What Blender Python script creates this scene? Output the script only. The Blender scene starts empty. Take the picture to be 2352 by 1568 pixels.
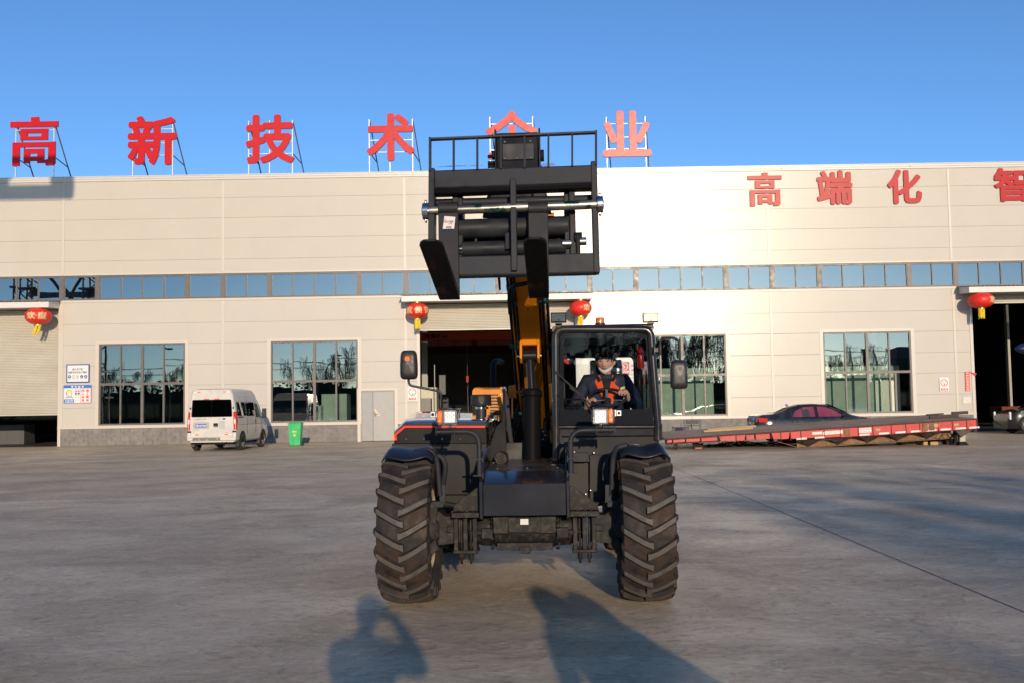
import bpy, bmesh, math, random
from mathutils import Vector, Matrix, Euler
random.seed(7)
R = math.radians
PI = math.pi
SC = bpy.context.scene
COL = SC.collection

# ------------------------------------------------------------------ camera
CAM_H = 1.57
cam_data = bpy.data.cameras.new("camera")
cam = bpy.data.objects.new("camera", cam_data)
COL.objects.link(cam)
cam_data.sensor_width = 36.0
cam_data.lens = 35.97
cam_data.clip_start = 0.02
cam_data.clip_end = 2000.0
CAM_ROT = Matrix.Rotation(R(90 + 3.555), 3, 'X') @ Matrix.Rotation(R(-0.92), 3, 'Z')
cam.matrix_world = Matrix.Translation((0, 0, CAM_H)) @ CAM_ROT.to_4x4()
SC.camera = cam

# ------------------------------------------------------------------ world and sun
SUN_EL, SUN_AZ = 10.9, 7.43          # elevation; degrees right of straight behind the camera
w = bpy.data.worlds.new("World")
SC.world = w
w.use_nodes = True
wn = w.node_tree
sky = wn.nodes.new('ShaderNodeTexSky')
sky.sky_type = 'NISHITA'
sky.sun_disc = False
sky.sun_elevation = R(SUN_EL)
sky.sun_rotation = R(180 - SUN_AZ)
sky.altitude = 300
sky.air_density = 0.75
sky.dust_density = 0.35
sky.ozone_density = 3.2
bg = wn.nodes['Background']
tint = wn.nodes.new('ShaderNodeMix'); tint.data_type = 'RGBA'; tint.blend_type = 'MULTIPLY'; tint.inputs[0].default_value = 1
tint.inputs[7].default_value = (.80, .97, 1.09, 1)
wn.links.new(sky.outputs[0], tint.inputs[6]); wn.links.new(tint.outputs[2], bg.inputs[0])
bg.inputs[1].default_value = 0.15
sun_dir = Vector((math.sin(R(SUN_AZ)) * math.cos(R(SUN_EL)), -math.cos(R(SUN_AZ)) * math.cos(R(SUN_EL)), math.sin(R(SUN_EL))))
sd = bpy.data.lights.new("sun", 'SUN')
sd.energy = 3.4
sd.angle = R(0.5)
sd.color = (1.0, 0.82, 0.61)
sun = bpy.data.objects.new("sun", sd)
COL.objects.link(sun)
sun.rotation_euler = sun_dir.to_track_quat('Z', 'Y').to_euler()
sun.location = (0, -20, 30)
SC.view_settings.view_transform = 'Standard'
SC.view_settings.look = 'None'
SC.view_settings.gamma = 1.0
SC.view_settings.exposure = 0.22
SC.cycles.max_bounces = 8
SC.cycles.transparent_max_bounces = 12

# ------------------------------------------------------------------ measuring helpers
def ray(px, py):
    """direction through a point of the 2352 x 1568 photograph"""
    return CAM_ROT @ Vector(((px - 1176) / 2350.0, (784 - py) / 2350.0, -1.0))
def P(px, py, Y):
    d = ray(px, py)
    return Vector((0, 0, CAM_H)) + d * (Y / d.y)
def G(px, py, z=0.0):
    d = ray(px, py)
    return Vector((0, 0, CAM_H)) + d * ((z - CAM_H) / d.z)

# ------------------------------------------------------------------ mesh builder
class MB:
    def __init__(s):
        s.v = []; s.f = []; s.m = []; s.mi = 0
    def add(s, vs, fs):
        b = len(s.v)
        s.v += [Vector(v) for v in vs]
        for f in fs:
            s.f.append([b + i for i in f]); s.m.append(s.mi)
        return s
    def mat(s, i): s.mi = i; return s
    def box(s, a, b, M=None):
        x0, y0, z0 = a; x1, y1, z1 = b
        if x0 > x1: x0, x1 = x1, x0
        if y0 > y1: y0, y1 = y1, y0
        if z0 > z1: z0, z1 = z1, z0
        vs = [(x0,y0,z0),(x1,y0,z0),(x1,y1,z0),(x0,y1,z0),(x0,y0,z1),(x1,y0,z1),(x1,y1,z1),(x0,y1,z1)]
        vs = [Vector(v) for v in vs]
        if M: vs = [M @ v for v in vs]
        return s.add(vs, [(0,3,2,1),(4,5,6,7),(0,1,5,4),(1,2,6,5),(2,3,7,6),(3,0,4,7)])
    def cbox(s, c, d, M=None):
        c = Vector(c); d = Vector(d) / 2
        if M: return s.box(-d, d, Matrix.Translation(c) @ M.to_4x4())
        return s.box(c - d, c + d)
    def beam(s, p, q, w, h, up=(0,0,1)):
        p = Vector(p); q = Vector(q); d = (q - p).normalized()
        u = Vector(up)
        if abs(d.dot(u)) > .98: u = Vector((0,1,0))
        sx = d.cross(u).normalized() * w / 2; sz = sx.cross(d).normalized() * h / 2
        vs = []
        for c in (p, q):
            vs += [c - sx - sz, c + sx - sz, c + sx + sz, c - sx + sz]
        return s.add(vs, [(0,3,2,1),(4,5,6,7),(0,1,5,4),(1,2,6,5),(2,3,7,6),(3,0,4,7)])
    def prism(s, pts, d):
        """closed polygon (3D points) pushed along vector d"""
        n = len(pts); d = Vector(d)
        vs = [Vector(p) for p in pts] + [Vector(p) + d for p in pts]
        return s.add(vs, [tuple(range(n))[::-1], tuple(range(n, 2*n))] + [(i, (i+1) % n, n + (i+1) % n, n + i) for i in range(n)])
    def cyl(s, p, q, r, r2=None, n=16, cap=True):
        return s.tube([p, q], [r, r if r2 is None else r2], n, cap)
    def tube(s, pts, r, n=10, cap=True):
        pts = [Vector(p) for p in pts]
        rs = r if isinstance(r, (list, tuple)) else [r] * len(pts)
        rings = []; prev = None
        for i, p in enumerate(pts):
            if i == 0: d = pts[1] - p
            elif i == len(pts) - 1: d = p - pts[-2]
            else: d = (pts[i+1] - p).normalized() + (p - pts[i-1]).normalized()
            d = d.normalized() if d.length > 1e-9 else Vector((0,0,1))
            if prev is None:
                a = Vector((0,0,1)) if abs(d.z) < .9 else Vector((1,0,0))
                u = d.cross(a).normalized()
            else:
                u = (prev - d * prev.dot(d)).normalized()
            prev = u; v = d.cross(u)
            rings.append([p + (u * math.cos(2*PI*k/n) + v * math.sin(2*PI*k/n)) * rs[i] for k in range(n)])
        vs = [x for rg in rings for x in rg]; fs = []
        for i in range(len(pts) - 1):
            for k in range(n):
                a = i*n + k; b = i*n + (k+1) % n
                fs.append((a, b, b + n, a + n))
        if cap:
            fs.append(tuple(range(n))[::-1]); fs.append(tuple(range((len(pts)-1)*n, len(pts)*n)))
        return s.add(vs, fs)
    def lathe(s, prof, c=(0,0,0), axis='Z', n=32, a0=0, a1=2*PI):
        """prof: list of (radius, height along axis)"""
        full = abs(a1 - a0 - 2*PI) < 1e-6
        m = n if full else n + 1
        vs = []; fs = []
        for r_, h in prof:
            for k in range(m):
                a = a0 + (a1 - a0) * k / n
                x, y = r_ * math.cos(a), r_ * math.sin(a)
                if axis == 'Z': q = (x, y, h)
                elif axis == 'X': q = (h, x, y)
                else: q = (y, h, x)
                vs.append(Vector(q) + Vector(c))
        for i in range(len(prof) - 1):
            for k in range(n):
                a = i*m + k; b = i*m + (k+1) % m
                fs.append((a, b, b + m, a + m))
        return s.add(vs, fs)
    def sph(s, c, r, n=12, k=8):
        rx, ry, rz = (r, r, r) if not isinstance(r, (tuple, list)) else r
        vs = []; fs = []
        for i in range(k + 1):
            t = PI * i / k
            for j in range(n):
                a = 2*PI*j/n
                vs.append((c[0] + rx*math.sin(t)*math.cos(a), c[1] + ry*math.sin(t)*math.sin(a), c[2] + rz*math.cos(t)))
        for i in range(k):
            for j in range(n):
                a = i*n + j; b = i*n + (j+1) % n
                fs.append((a, a + n, b + n, b))
        return s.add(vs, fs)
    def grid(s, nu, nv, fn):
        vs = [fn(i / nu, j / nv) for j in range(nv + 1) for i in range(nu + 1)]
        fs = [(j*(nu+1)+i, j*(nu+1)+i+1, (j+1)*(nu+1)+i+1, (j+1)*(nu+1)+i) for j in range(nv) for i in range(nu)]
        return s.add(vs, fs)
    def merge(s, o, M=None):
        b = len(s.v)
        s.v += [(M @ v) if M else v.copy() for v in o.v]
        s.f += [[b + i for i in f] for f in o.f]; s.m += list(o.m)
        return s
    def xf(s, M):
        s.v = [M @ v for v in s.v]; return s
    def build(s, name, mats, parent=None, bevel=0, seg=2, smooth=35, weld=False, loc=None):
        me = bpy.data.meshes.new(name)
        me.from_pydata(s.v, [], s.f)
        if not isinstance(mats, (list, tuple)): mats = [mats]
        for m_ in mats: me.materials.append(m_)
        me.polygons.foreach_set('material_index', s.m)
        bm = bmesh.new(); bm.from_mesh(me)
        if weld: bmesh.ops.remove_doubles(bm, verts=bm.verts, dist=1e-5)
        bmesh.ops.recalc_face_normals(bm, faces=bm.faces)
        bm.to_mesh(me); bm.free()
        if smooth:
            me.polygons.foreach_set('use_smooth', [True] * len(me.polygons))
            me.set_sharp_from_angle(angle=R(smooth))
        me.update()
        o = bpy.data.objects.new(name, me)
        COL.objects.link(o)
        if parent: o.parent = parent
        if loc: o.location = loc
        if bevel:
            b = o.modifiers.new('bevel', 'BEVEL'); b.width = bevel; b.segments = seg
            b.limit_method = 'ANGLE'; b.angle_limit = R(40); b.harden_normals = False
        return o

def thing(name, label, cat, loc=(0,0,0), rz=0, group=None):
    o = bpy.data.objects.new(name, None)
    COL.objects.link(o); o.empty_display_size = .2
    o.location = loc; o.rotation_euler = (0, 0, rz)
    return tag(o, label, cat, group)
def tag(o, label, cat, group=None):
    o['label'] = label; o['category'] = cat
    if group: o['group'] = group
    return o
def kind(o, k): o['kind'] = k; return o
def children_of(o): return list(o.children)
def copy_tree(o, parent=None):
    c = o.copy(); COL.objects.link(c)
    if parent: c.parent = parent
    for ch in children_of(o): copy_tree(ch, c)
    return c

# ------------------------------------------------------------------ materials
def pmat(name, col, rough=.5, metal=0, spec=.5, coat=0, emis=None, es=0, var=0, vscale=4, bump=0, bscale=60, trans=0, dirt=None, rv=True, dscale=2.5, damt=.5, dlow=.45, dhigh=.62, stretch=(1,1,1)):
    m = bpy.data.materials.new(name); m.use_nodes = True
    nt = m.node_tree; N = nt.nodes; Lk = nt.links
    b = N['Principled BSDF']
    b.inputs['Base Color'].default_value = (*col, 1); b.inputs['Roughness'].default_value = rough
    b.inputs['Metallic'].default_value = metal; b.inputs['Specular IOR Level'].default_value = spec
    b.inputs['Coat Weight'].default_value = coat; b.inputs['Coat Roughness'].default_value = .08
    b.inputs['Transmission Weight'].default_value = trans
    if emis:
        b.inputs['Emission Color'].default_value = (*emis, 1); b.inputs['Emission Strength'].default_value = es
    tc = N.new('ShaderNodeTexCoord'); mp = N.new('ShaderNodeMapping')
    mp.inputs['Scale'].default_value = stretch
    Lk.new(tc.outputs['Object'], mp.inputs[0])
    src = None
    if var:
        n = N.new('ShaderNodeTexNoise'); n.inputs['Scale'].default_value = vscale; n.inputs['Detail'].default_value = 6
        Lk.new(mp.outputs[0], n.inputs[0])
        mr = N.new('ShaderNodeMapRange'); mr.inputs[3].default_value = 1 - var; mr.inputs[4].default_value = 1 + var
        mr.inputs[1].default_value = .3; mr.inputs[2].default_value = .7
        Lk.new(n.outputs[0], mr.inputs[0])
        hv = N.new('ShaderNodeHueSaturation'); hv.inputs['Color'].default_value = (*col, 1)
        Lk.new(mr.outputs[0], hv.inputs['Value']); Lk.new(hv.outputs[0], b.inputs['Base Color']); src = hv.outputs[0]
        mr2 = N.new('ShaderNodeMapRange'); mr2.inputs[1].default_value = .3; mr2.inputs[2].default_value = .7
        mr2.inputs[3].default_value = max(.02, rough * .75); mr2.inputs[4].default_value = min(1, rough * 1.3)
        Lk.new(n.outputs[0], mr2.inputs[0])
        if rv: Lk.new(mr2.outputs[0], b.inputs['Roughness'])
    if dirt:
        n2 = N.new('ShaderNodeTexNoise'); n2.inputs['Scale'].default_value = dscale; n2.inputs['Detail'].default_value = 8; n2.inputs['Roughness'].default_value = .65
        Lk.new(mp.outputs[0], n2.inputs[0])
        m3 = N.new('ShaderNodeMapRange'); m3.inputs[1].default_value = dlow; m3.inputs[2].default_value = dhigh; m3.inputs[4].default_value = damt
        Lk.new(n2.outputs[0], m3.inputs[0])
        mx = N.new('ShaderNodeMix'); mx.data_type = 'RGBA'
        mx.inputs[6].default_value = (*col, 1); mx.inputs[7].default_value = (*dirt, 1)
        if src: Lk.new(src, mx.inputs[6])
        Lk.new(m3.outputs[0], mx.inputs[0]); Lk.new(mx.outputs[2], b.inputs['Base Color'])
    if bump:
        n4 = N.new('ShaderNodeTexNoise'); n4.inputs['Scale'].default_value = bscale; n4.inputs['Detail'].default_value = 4
        Lk.new(mp.outputs[0], n4.inputs[0])
        bp = N.new('ShaderNodeBump'); bp.inputs['Strength'].default_value = bump; bp.inputs['Distance'].default_value = .01
        Lk.new(n4.outputs[0], bp.inputs['Height']); Lk.new(bp.outputs[0], b.inputs['Normal'])
    return m

def glassmat(name, tint, refl, rough=.0, wave=0.0, wscale=1.2):
    """window glass: mirrors part of the light, lets the rest through"""
    m = bpy.data.materials.new(name); m.use_nodes = True
    nt = m.node_tree; N = nt.nodes; Lk = nt.links
    N.remove(N['Principled BSDF']); out = N['Material Output']
    t = N.new('ShaderNodeBsdfTransparent'); t.inputs[0].default_value = (*tint, 1)
    g = N.new('ShaderNodeBsdfGlossy'); g.inputs['Roughness'].default_value = rough
    g.inputs[0].default_value = (.84, .87, .84, 1)
    fr = N.new('ShaderNodeFresnel'); fr.inputs[0].default_value = 1.5
    ad = N.new('ShaderNodeMath'); ad.operation = 'ADD'; ad.use_clamp = True; ad.inputs[1].default_value = refl
    mx = N.new('ShaderNodeMixShader')
    Lk.new(fr.outputs[0], ad.inputs[0]); Lk.new(ad.outputs[0], mx.inputs[0])
    Lk.new(t.outputs[0], mx.inputs[1]); Lk.new(g.outputs[0], mx.inputs[2]); Lk.new(mx.outputs[0], out.inputs[0])
    if wave:
        tc = N.new('ShaderNodeTexCoord'); n = N.new('ShaderNodeTexNoise'); n.inputs['Scale'].default_value = wscale; n.inputs['Detail'].default_value = 1
        bp = N.new('ShaderNodeBump'); bp.inputs['Strength'].default_value = wave; bp.inputs['Distance'].default_value = .02
        Lk.new(tc.outputs['Object'], n.inputs[0]); Lk.new(n.outputs[0], bp.inputs['Height']); Lk.new(bp.outputs[0], g.inputs['Normal'])
    return m

M = {}
M['steel'] = pmat('dark_grey_paint', (.022,.0235,.028), .5, spec=.22, var=.25, vscale=7, dirt=(.05,.045,.04), dscale=5, damt=.25, dlow=.5, dhigh=.75, bump=.05, bscale=90)
M['steel_gloss'] = pmat('dark_grey_gloss', (.016,.017,.022), .15, spec=.3, coat=.3, var=.15, vscale=5, dirt=(.06,.05,.04), dscale=4, damt=.2, dlow=.55, dhigh=.8)
M['cast'] = pmat('cast_black', (.015,.014,.013), .5, spec=.2, var=.3, vscale=20, bump=.22, bscale=420, dirt=(.06,.05,.04), dscale=16, damt=.6, dlow=.5, dhigh=.6)
M['black'] = pmat('matte_black', (.008,.008,.009), .55, spec=.15, var=.2)
M['plastic'] = pmat('black_plastic', (.014,.015,.018), .42, spec=.3, var=.2, vscale=9, bump=.08, bscale=200, dirt=(.07,.06,.05), dscale=3, damt=.3)
M['rubber'] = pmat('rubber', (.012,.011,.010), .6, spec=.2, var=.3, vscale=12)
M['yellow'] = pmat('machine_yellow', (.66,.215,.006), .34, spec=.3, coat=.08, var=.06, vscale=3, dirt=(.25,.12,.03), dscale=3, damt=.3, dlow=.55, dhigh=.8)
M['chrome'] = pmat('chrome', (.62,.60,.56), .16, metal=1, var=.1, vscale=20)
M['zinc'] = pmat('zinc_bolt', (.75,.68,.5), .3, metal=1)
M['red'] = pmat('red_paint', (.62,.015,.012), .3, coat=.3)
M['white'] = pmat('white_paint', (.78,.78,.76), .4)
M['amber'] = pmat('amber_lens', (.85,.16,.01), .12, coat=1, bump=.25, bscale=140)
M['orange'] = pmat('orange_reflector', (.9,.17,.02), .25, coat=.6)
M['cream_rim'] = pmat('cream_rim', (.52,.46,.36), .4, dirt=(.2,.13,.08), dscale=6, damt=.6, var=.1)
M['concrete_dark'] = pmat('interior_grey', (.09,.09,.09), .8, var=.2)
M['text_black'] = pmat('text_black', (.02,.02,.022), .5)
M['text_white'] = pmat('text_white', (.82,.82,.8), .5)
M['text_red'] = pmat('text_red', (.65,.02,.02), .5)
M['blue'] = pmat('sign_blue', (.015,.05,.25), .4)
M['blue2'] = pmat('sign_blue_light', (.02,.15,.5), .4)
M['gold'] = pmat('gold_foil', (.75,.5,.17), .35, metal=.4)

def text_mesh(s, rect, y, depth=.01, off=0.0, bold=True, res=3, font_w=None):
    """characters fitted to rect (x0, z0, x1, z1) in the plane facing -y; returns MB"""
    cu = bpy.data.curves.new('t', 'FONT'); cu.body = s; cu.resolution_u = res
    cu.align_x = 'LEFT'; cu.offset = off; cu.extrude = 0.5
    if '\n' in s: cu.space_line = 1.15
    ob = bpy.data.objects.new('t', cu); COL.objects.link(ob)
    dg = bpy.context.evaluated_depsgraph_get()
    me = bpy.data.meshes.new_from_object(ob.evaluated_get(dg))
    mb = MB()
    vs = [v.co.copy() for v in me.vertices]
    fs = [tuple(p.vertices) for p in me.polygons]
    bpy.data.objects.remove(ob); bpy.data.curves.remove(cu); bpy.data.meshes.remove(me)
    if not vs: return mb
    x0, x1 = min(v.x for v in vs), max(v.x for v in vs); z0, z1 = min(v.y for v in vs), max(v.y for v in vs)
    X0, Z0, X1, Z1 = rect
    out = []
    for v in vs:
        out.append((X0 + (v.x - x0) / (x1 - x0) * (X1 - X0), y - (v.z + .5) * depth, Z0 + (v.y - z0) / (z1 - z0) * (Z1 - Z0)))
    return mb.add(out, fs)
# ================================================================== SETTING
def groundmat():
    m = bpy.data.materials.new('concrete_yard'); m.use_nodes = True
    nt = m.node_tree; N = nt.nodes; Lk = nt.links; b = N['Principled BSDF']
    tc = N.new('ShaderNodeTexCoord')
    def noise(scale, det=6, rough=.6, st=(1,1,1), rot=0, dist=0):
        mp = N.new('ShaderNodeMapping'); mp.inputs['Scale'].default_value = st; mp.inputs['Rotation'].default_value = (0,0,rot)
        n = N.new('ShaderNodeTexNoise'); n.inputs['Scale'].default_value = scale; n.inputs['Detail'].default_value = det
        n.inputs['Roughness'].default_value = rough; n.inputs['Distortion'].default_value = dist
        Lk.new(tc.outputs['Object'], mp.inputs[0]); Lk.new(mp.outputs[0], n.inputs[0]); return n.outputs[0]
    def rng(i, a, b_, c, d):
        r = N.new('ShaderNodeMapRange'); r.inputs[1].default_value = a; r.inputs[2].default_value = b_
        r.inputs[3].default_value = c; r.inputs[4].default_value = d; Lk.new(i, r.inputs[0]); return r.outputs[0]
    def mix(f, a, c, bt='MIX'):
        x = N.new('ShaderNodeMix'); x.data_type = 'RGBA'; x.blend_type = bt
        for s_, v in ((0, f), (6, a), (7, c)):
            if isinstance(v, tuple): x.inputs[s_].default_value = (*v, 1)
            elif isinstance(v, float): x.inputs[s_].default_value = v
            else: Lk.new(v, x.inputs[s_])
        return x.outputs[2]
    def mth(op, a, c):
        x = N.new('ShaderNodeMath'); x.operation = op
        for k, v in ((0, a), (1, c)):
            if isinstance(v, float): x.inputs[k].default_value = v
            else: Lk.new(v, x.inputs[k])
        return x.outputs[0]
    big = noise(.09, 5, .55)
    med = noise(.55, 7, .65, dist=.6)
    sweep = noise(2.2, 9, .72, (.9, 1.1, 1), .3, 2.2)      # broom and trowel swirls across the slabs
    sweep2 = noise(4.0, 9, .72, (.85, 1.15, 1), -.4, 2.6)
    fine = noise(18, 8, .8)
    grit = noise(140, 3, .8)
    dust = noise(.28, 7, .66, (1, 1.3, 1), .1, .9)
    c = mix(rng(big, .35, .65, 0, 1), (0.472,0.354,0.224), (0.596,0.452,0.292))
    c = mix(rng(dust, .46, .62, 0, .9), c, (0.764,0.605,0.401))
    c = mix(rng(med, .47, .68, 0, .55), c, (0.334,0.242,0.153))
    c = mix(rng(sweep, .50, .62, 0, .62), c, (0.717,0.550,0.353))
    c = mix(rng(sweep2, .51, .64, 0, .62), c, (0.234,0.171,0.110))
    c = mix(rng(fine, .40, .66, 0, .42), c, (0.247,0.180,0.117))
    scuff = noise(1.6, 9, .75, (.8, 1.3, 1), .15, 3.0)
    c = mix(rng(scuff, .60, .68, 0, .75), c, (0.800,0.687,0.477))
    c = mix(rng(grit, .55, .75, 0, .35), c, (0.742,0.578,0.377))
    # tyre tracks: dark curved bands left by the machines
    wv = N.new('ShaderNodeTexWave'); wv.wave_type = 'RINGS'; wv.inputs['Scale'].default_value = .17; wv.inputs['Distortion'].default_value = 2.0; wv.inputs['Detail'].default_value = 2; wv.inputs['Detail Scale'].default_value = .3
    mp = N.new('ShaderNodeMapping'); mp.inputs['Location'].default_value = (9, -6, 0)
    Lk.new(tc.outputs['Object'], mp.inputs[0]); Lk.new(mp.outputs[0], wv.inputs[0])
    tr = rng(wv.outputs[0], .90, .99, 0, 1)
    trm = mth('MULTIPLY', tr, rng(noise(.35, 4, .6), .54, .64, 0, .28))
    c = mix(trm, c, (.11,.10,.095))
    spots = noise(3.0, 2, .4)
    c = mix(rng(spots, .74, .78, 0, .6), c, (.08,.07,.06))
    Lk.new(c, b.inputs['Base Color'])
    Lk.new(rng(med, .35, .7, .38, .72), b.inputs['Roughness'])
    b.inputs['Specular IOR Level'].default_value = .45
    bp = N.new('ShaderNodeBump'); bp.inputs['Strength'].default_value = .7; bp.inputs['Distance'].default_value = .014
    h = mth('ADD', mth('MULTIPLY', sweep, .9), mth('MULTIPLY', sweep2, .8)); h = mth('ADD', h, mth('MULTIPLY', fine, .30))
    Lk.new(h, bp.inputs['Height']); Lk.new(bp.outputs[0], b.inputs['Normal'])
    return m
g = MB().grid(60, 60, lambda u, v: (-600 + 1200*u, -600 + 1200*v, 0))
ground = kind(g.build('ground', groundmat(), smooth=0), 'structure')

# saw-cut joints in the slab, laid as thin dark strips just proud of it
M['joint'] = pmat('slab_joint', (.10,.092,.085), .8, var=.3)
M['joint_faint'] = pmat('slab_joint_faint', (.42,.33,.25), .8, var=.2)
M['joint_light'] = pmat('slab_joint_light', (.55,.49,.40), .7, var=.3)
jb = MB()
def joint(a, b_, wd=.014, z=.004):
    a = Vector((a[0], a[1], z)); b_ = Vector((b_[0], b_[1], z)); d = (b_ - a).normalized(); n = Vector((-d.y, d.x, 0)) * wd / 2
    n_ = 10
    for i in range(n_):
        p = a.lerp(b_, i / n_); q = a.lerp(b_, (i + 1) / n_)
        jb.add([p - n, p + n, q + n, q - n], [(0, 3, 2, 1)])
j1 = G(0, 1433.5); j2 = G(1540, 1413); dj = (j2 - j1)
jb.mat(1); joint(j1 - dj * .6, j2 + dj * .8, .013)
jb.mat(2)
for_dark = 0
a = G(1618, 1102); b_ = G(2352, 1405)
dd = (b_ - a).normalized(); jb.mat(0); joint(a - dd * 17, b_ + dd * 8, .012); jb.mat(2)
perp = dj.normalized()
for k in range(1, 7):
    o_ = dd * (-6.0 * k); joint(j1 - perp * 22 + o_, j1 + perp * 50 + o_, .012)
for k in (1, 2, 3):
    joint(a - dd * 17 + perp * 5.2 * k, b_ + dd * 8 + perp * 5.2 * k, .012)
kind(jb.build('slab_joints', [M['joint'], M['joint_light'], M['joint_faint']], smooth=0), 'structure')

# ------------------------------------------------------------------ FACTORY
YW = 48.0
def wx(px, py=800): return P(px, py, YW).x
def wz(py, px=1176): return P(px, py, YW).z
def wallmat(name, c):
    m = pmat(name, c, .22, spec=.36, var=.02, vscale=.6, rv=False)
    nt = m.node_tree; N = nt.nodes; Lk = nt.links; b = N['Principled BSDF']
    tc = N.new('ShaderNodeTexCoord')
    wv = N.new('ShaderNodeTexWave'); wv.bands_direction = 'Z'; wv.inputs['Scale'].default_value = 8; wv.inputs['Distortion'].default_value = .4
    wv.inputs['Detail Scale'].default_value = .3
    bp = N.new('ShaderNodeBump'); bp.inputs['Strength'].default_value = .10; bp.inputs['Distance'].default_value = .01
    Lk.new(tc.outputs['Object'], wv.inputs[0]); Lk.new(wv.outputs[0], bp.inputs['Height']); Lk.new(bp.outputs[0], b.inputs['Normal'])
    # a few rusty drips and splashes near the foot
    n = N.new('ShaderNodeTexNoise'); n.inputs['Scale'].default_value = 1.6; n.inputs['Detail'].default_value = 7; n.inputs['Roughness'].default_value = .7
    mp = N.new('ShaderNodeMapping'); mp.inputs['Scale'].default_value = (1, 1, .35); Lk.new(tc.outputs['Object'], mp.inputs[0]); Lk.new(mp.outputs[0], n.inputs[0])
    r = N.new('ShaderNodeMapRange'); r.inputs[1].default_value = .56; r.inputs[2].default_value = .74; r.inputs[4].default_value = .16; Lk.new(n.outputs[0], r.inputs[0])
    mx = N.new('ShaderNodeMix'); mx.data_type = 'RGBA'; mx.inputs[7].default_value = (.40,.33,.25,1)
    src = b.inputs['Base Color'].links[0].from_socket
    Lk.new(src, mx.inputs[6]); Lk.new(r.outputs[0], mx.inputs[0]); Lk.new(mx.outputs[2], b.inputs['Base Color'])
    return m
M['wall'] = wallmat('cream_wall_panel', (.53,.482,.408))
M['wall_hi'] = wallmat('cream_wall_panel_upper', (.53,.472,.392))
M['wall_trim'] = pmat('cream_trim', (.56,.50,.42), .35, spec=.5)
M['groove'] = pmat('panel_groove', (.30,.30,.31), .7)
M['cap'] = pmat('parapet_cap', (.55,.52,.47), .35)
M['frame'] = pmat('bronze_window_frame', (.125,.105,.092), .4, var=.05)
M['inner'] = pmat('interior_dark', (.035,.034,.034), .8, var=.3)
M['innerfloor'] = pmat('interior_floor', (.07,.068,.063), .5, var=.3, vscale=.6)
M['shutter'] = pmat('shutter_slats', (.50,.46,.38), .4, var=.05, vscale=2, dirt=(.42,.36,.28), dscale=1.2, damt=.4, stretch=(.3,1,1))
M['door_grey'] = pmat('door_grey', (.29,.285,.275), .42, var=.06, vscale=3)
M['glass_hi'] = glassmat('strip_glass', (.30,.36,.36), .27, wave=.05, wscale=.9)
M['glass_lo'] = glassmat('window_glass', (.60,.70,.66), .22, wave=.045, wscale=1.1)
FAC = thing('factory_building', 'long cream panelled factory hall with bronze window strip and roller doors', 'factory', (0, YW, 0))
Z_TOP = 12.95; 
Z_TOP = wz(393)
z_strip1 = wz(618.5); z_strip0 = wz(674)
x_end0, x_end1 = -42.0, 34.0
trims = [-44.4, -28.4, wx(143), wx(512), wx(932), wx(1354), wx(1773), wx(2194), wx(2612)]
# openings in the wall: x0, x1, z0, z1
z_doorL = z_strip0 - .42
openings = {
 'stripe': (x_end0, x_end1, z_strip0, z_strip1),
 'doorL': (-30.2, wx(134, 850), 0, z_doorL),
 'doorM': (wx(965, 850), wx(1323, 850), 0, z_doorL),
 'doorR': (wx(2238, 850), 31.5, 0, z_doorL),
 'man': (wx(828, 950), wx(907, 950), 0, wz(896, 867)),
}
wins = []
for (a, b2, t, bt) in [(227, 425, 788, 974), (622, 822, 783, 969), (1468, 1669, 769, 956), (1893, 2095, 761, 947)]:
    mx_ = (a + b2) / 2
    wins.append((wx(a, 860), wx(b2, 860), wz(bt, mx_), wz(t, mx_)))
z_w0 = sum(q[2] for q in wins) / 4; z_w1 = sum(q[3] for q in wins) / 4
wins = [(q[0], q[1], z_w0, z_w1) for q in wins]
for i, q in enumerate(wins): openings['w%d' % i] = q
z_base = z_w0 - .12
up = [wz(p_ , 550) for p_ in (454, 500, 547, 595)]
lo = [wz(p_, 700) for p_ in (737, 784, 832, 879, 928)]
joints = sorted([z_base] + lo + [z_strip0, z_strip1] + up + [Z_TOP])
# reference panels: rectangles minus openings
ops = list(openings.values())
def panel_mesh(z_lo, z_hi):
    mb = MB(); xs0 = sorted([x for x in trims if x_end0 < x < x_end1] + [x_end0, x_end1])
    for zi in range(len(joints) - 1):
        z0, z1 = joints[zi], joints[zi + 1]
        if z0 < z_lo - .01 or z1 > z_hi + .01: continue
        zz0, zz1 = z0 + .009, z1 - .009
        for xi in range(len(xs0) - 1):
            bx0, bx1 = xs0[xi], xs0[xi + 1]
            xsp = sorted({bx0, bx1} | {x for o in ops for x in (o[0], o[1]) if bx0 < x < bx1})
            for k in range(len(xsp) - 1):
                a, c = xsp[k], xsp[k + 1]; mid = (a + c) / 2
                segs = [(zz0, zz1)]
                for o in ops:
                    if o[0] < mid < o[1]:
                        ns = []
                        for s0, s1 in segs:
                            if o[3] <= s0 or o[2] >= s1: ns.append((s0, s1)); continue
                            if o[2] > s0: ns.append((s0, o[2]))
                            if o[3] < s1: ns.append((o[3], s1))
                        segs = ns
                for s0, s1 in segs:
                    if s1 - s0 > .02: mb.box((a, 0, s0), (c, .10, s1))
    return mb
panel_mesh(z_base, z_strip0).build('wall', M['wall'], FAC, smooth=0)
panel_mesh(z_strip1, Z_TOP).build('wall', M['wall_hi'], FAC, smooth=0)
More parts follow.
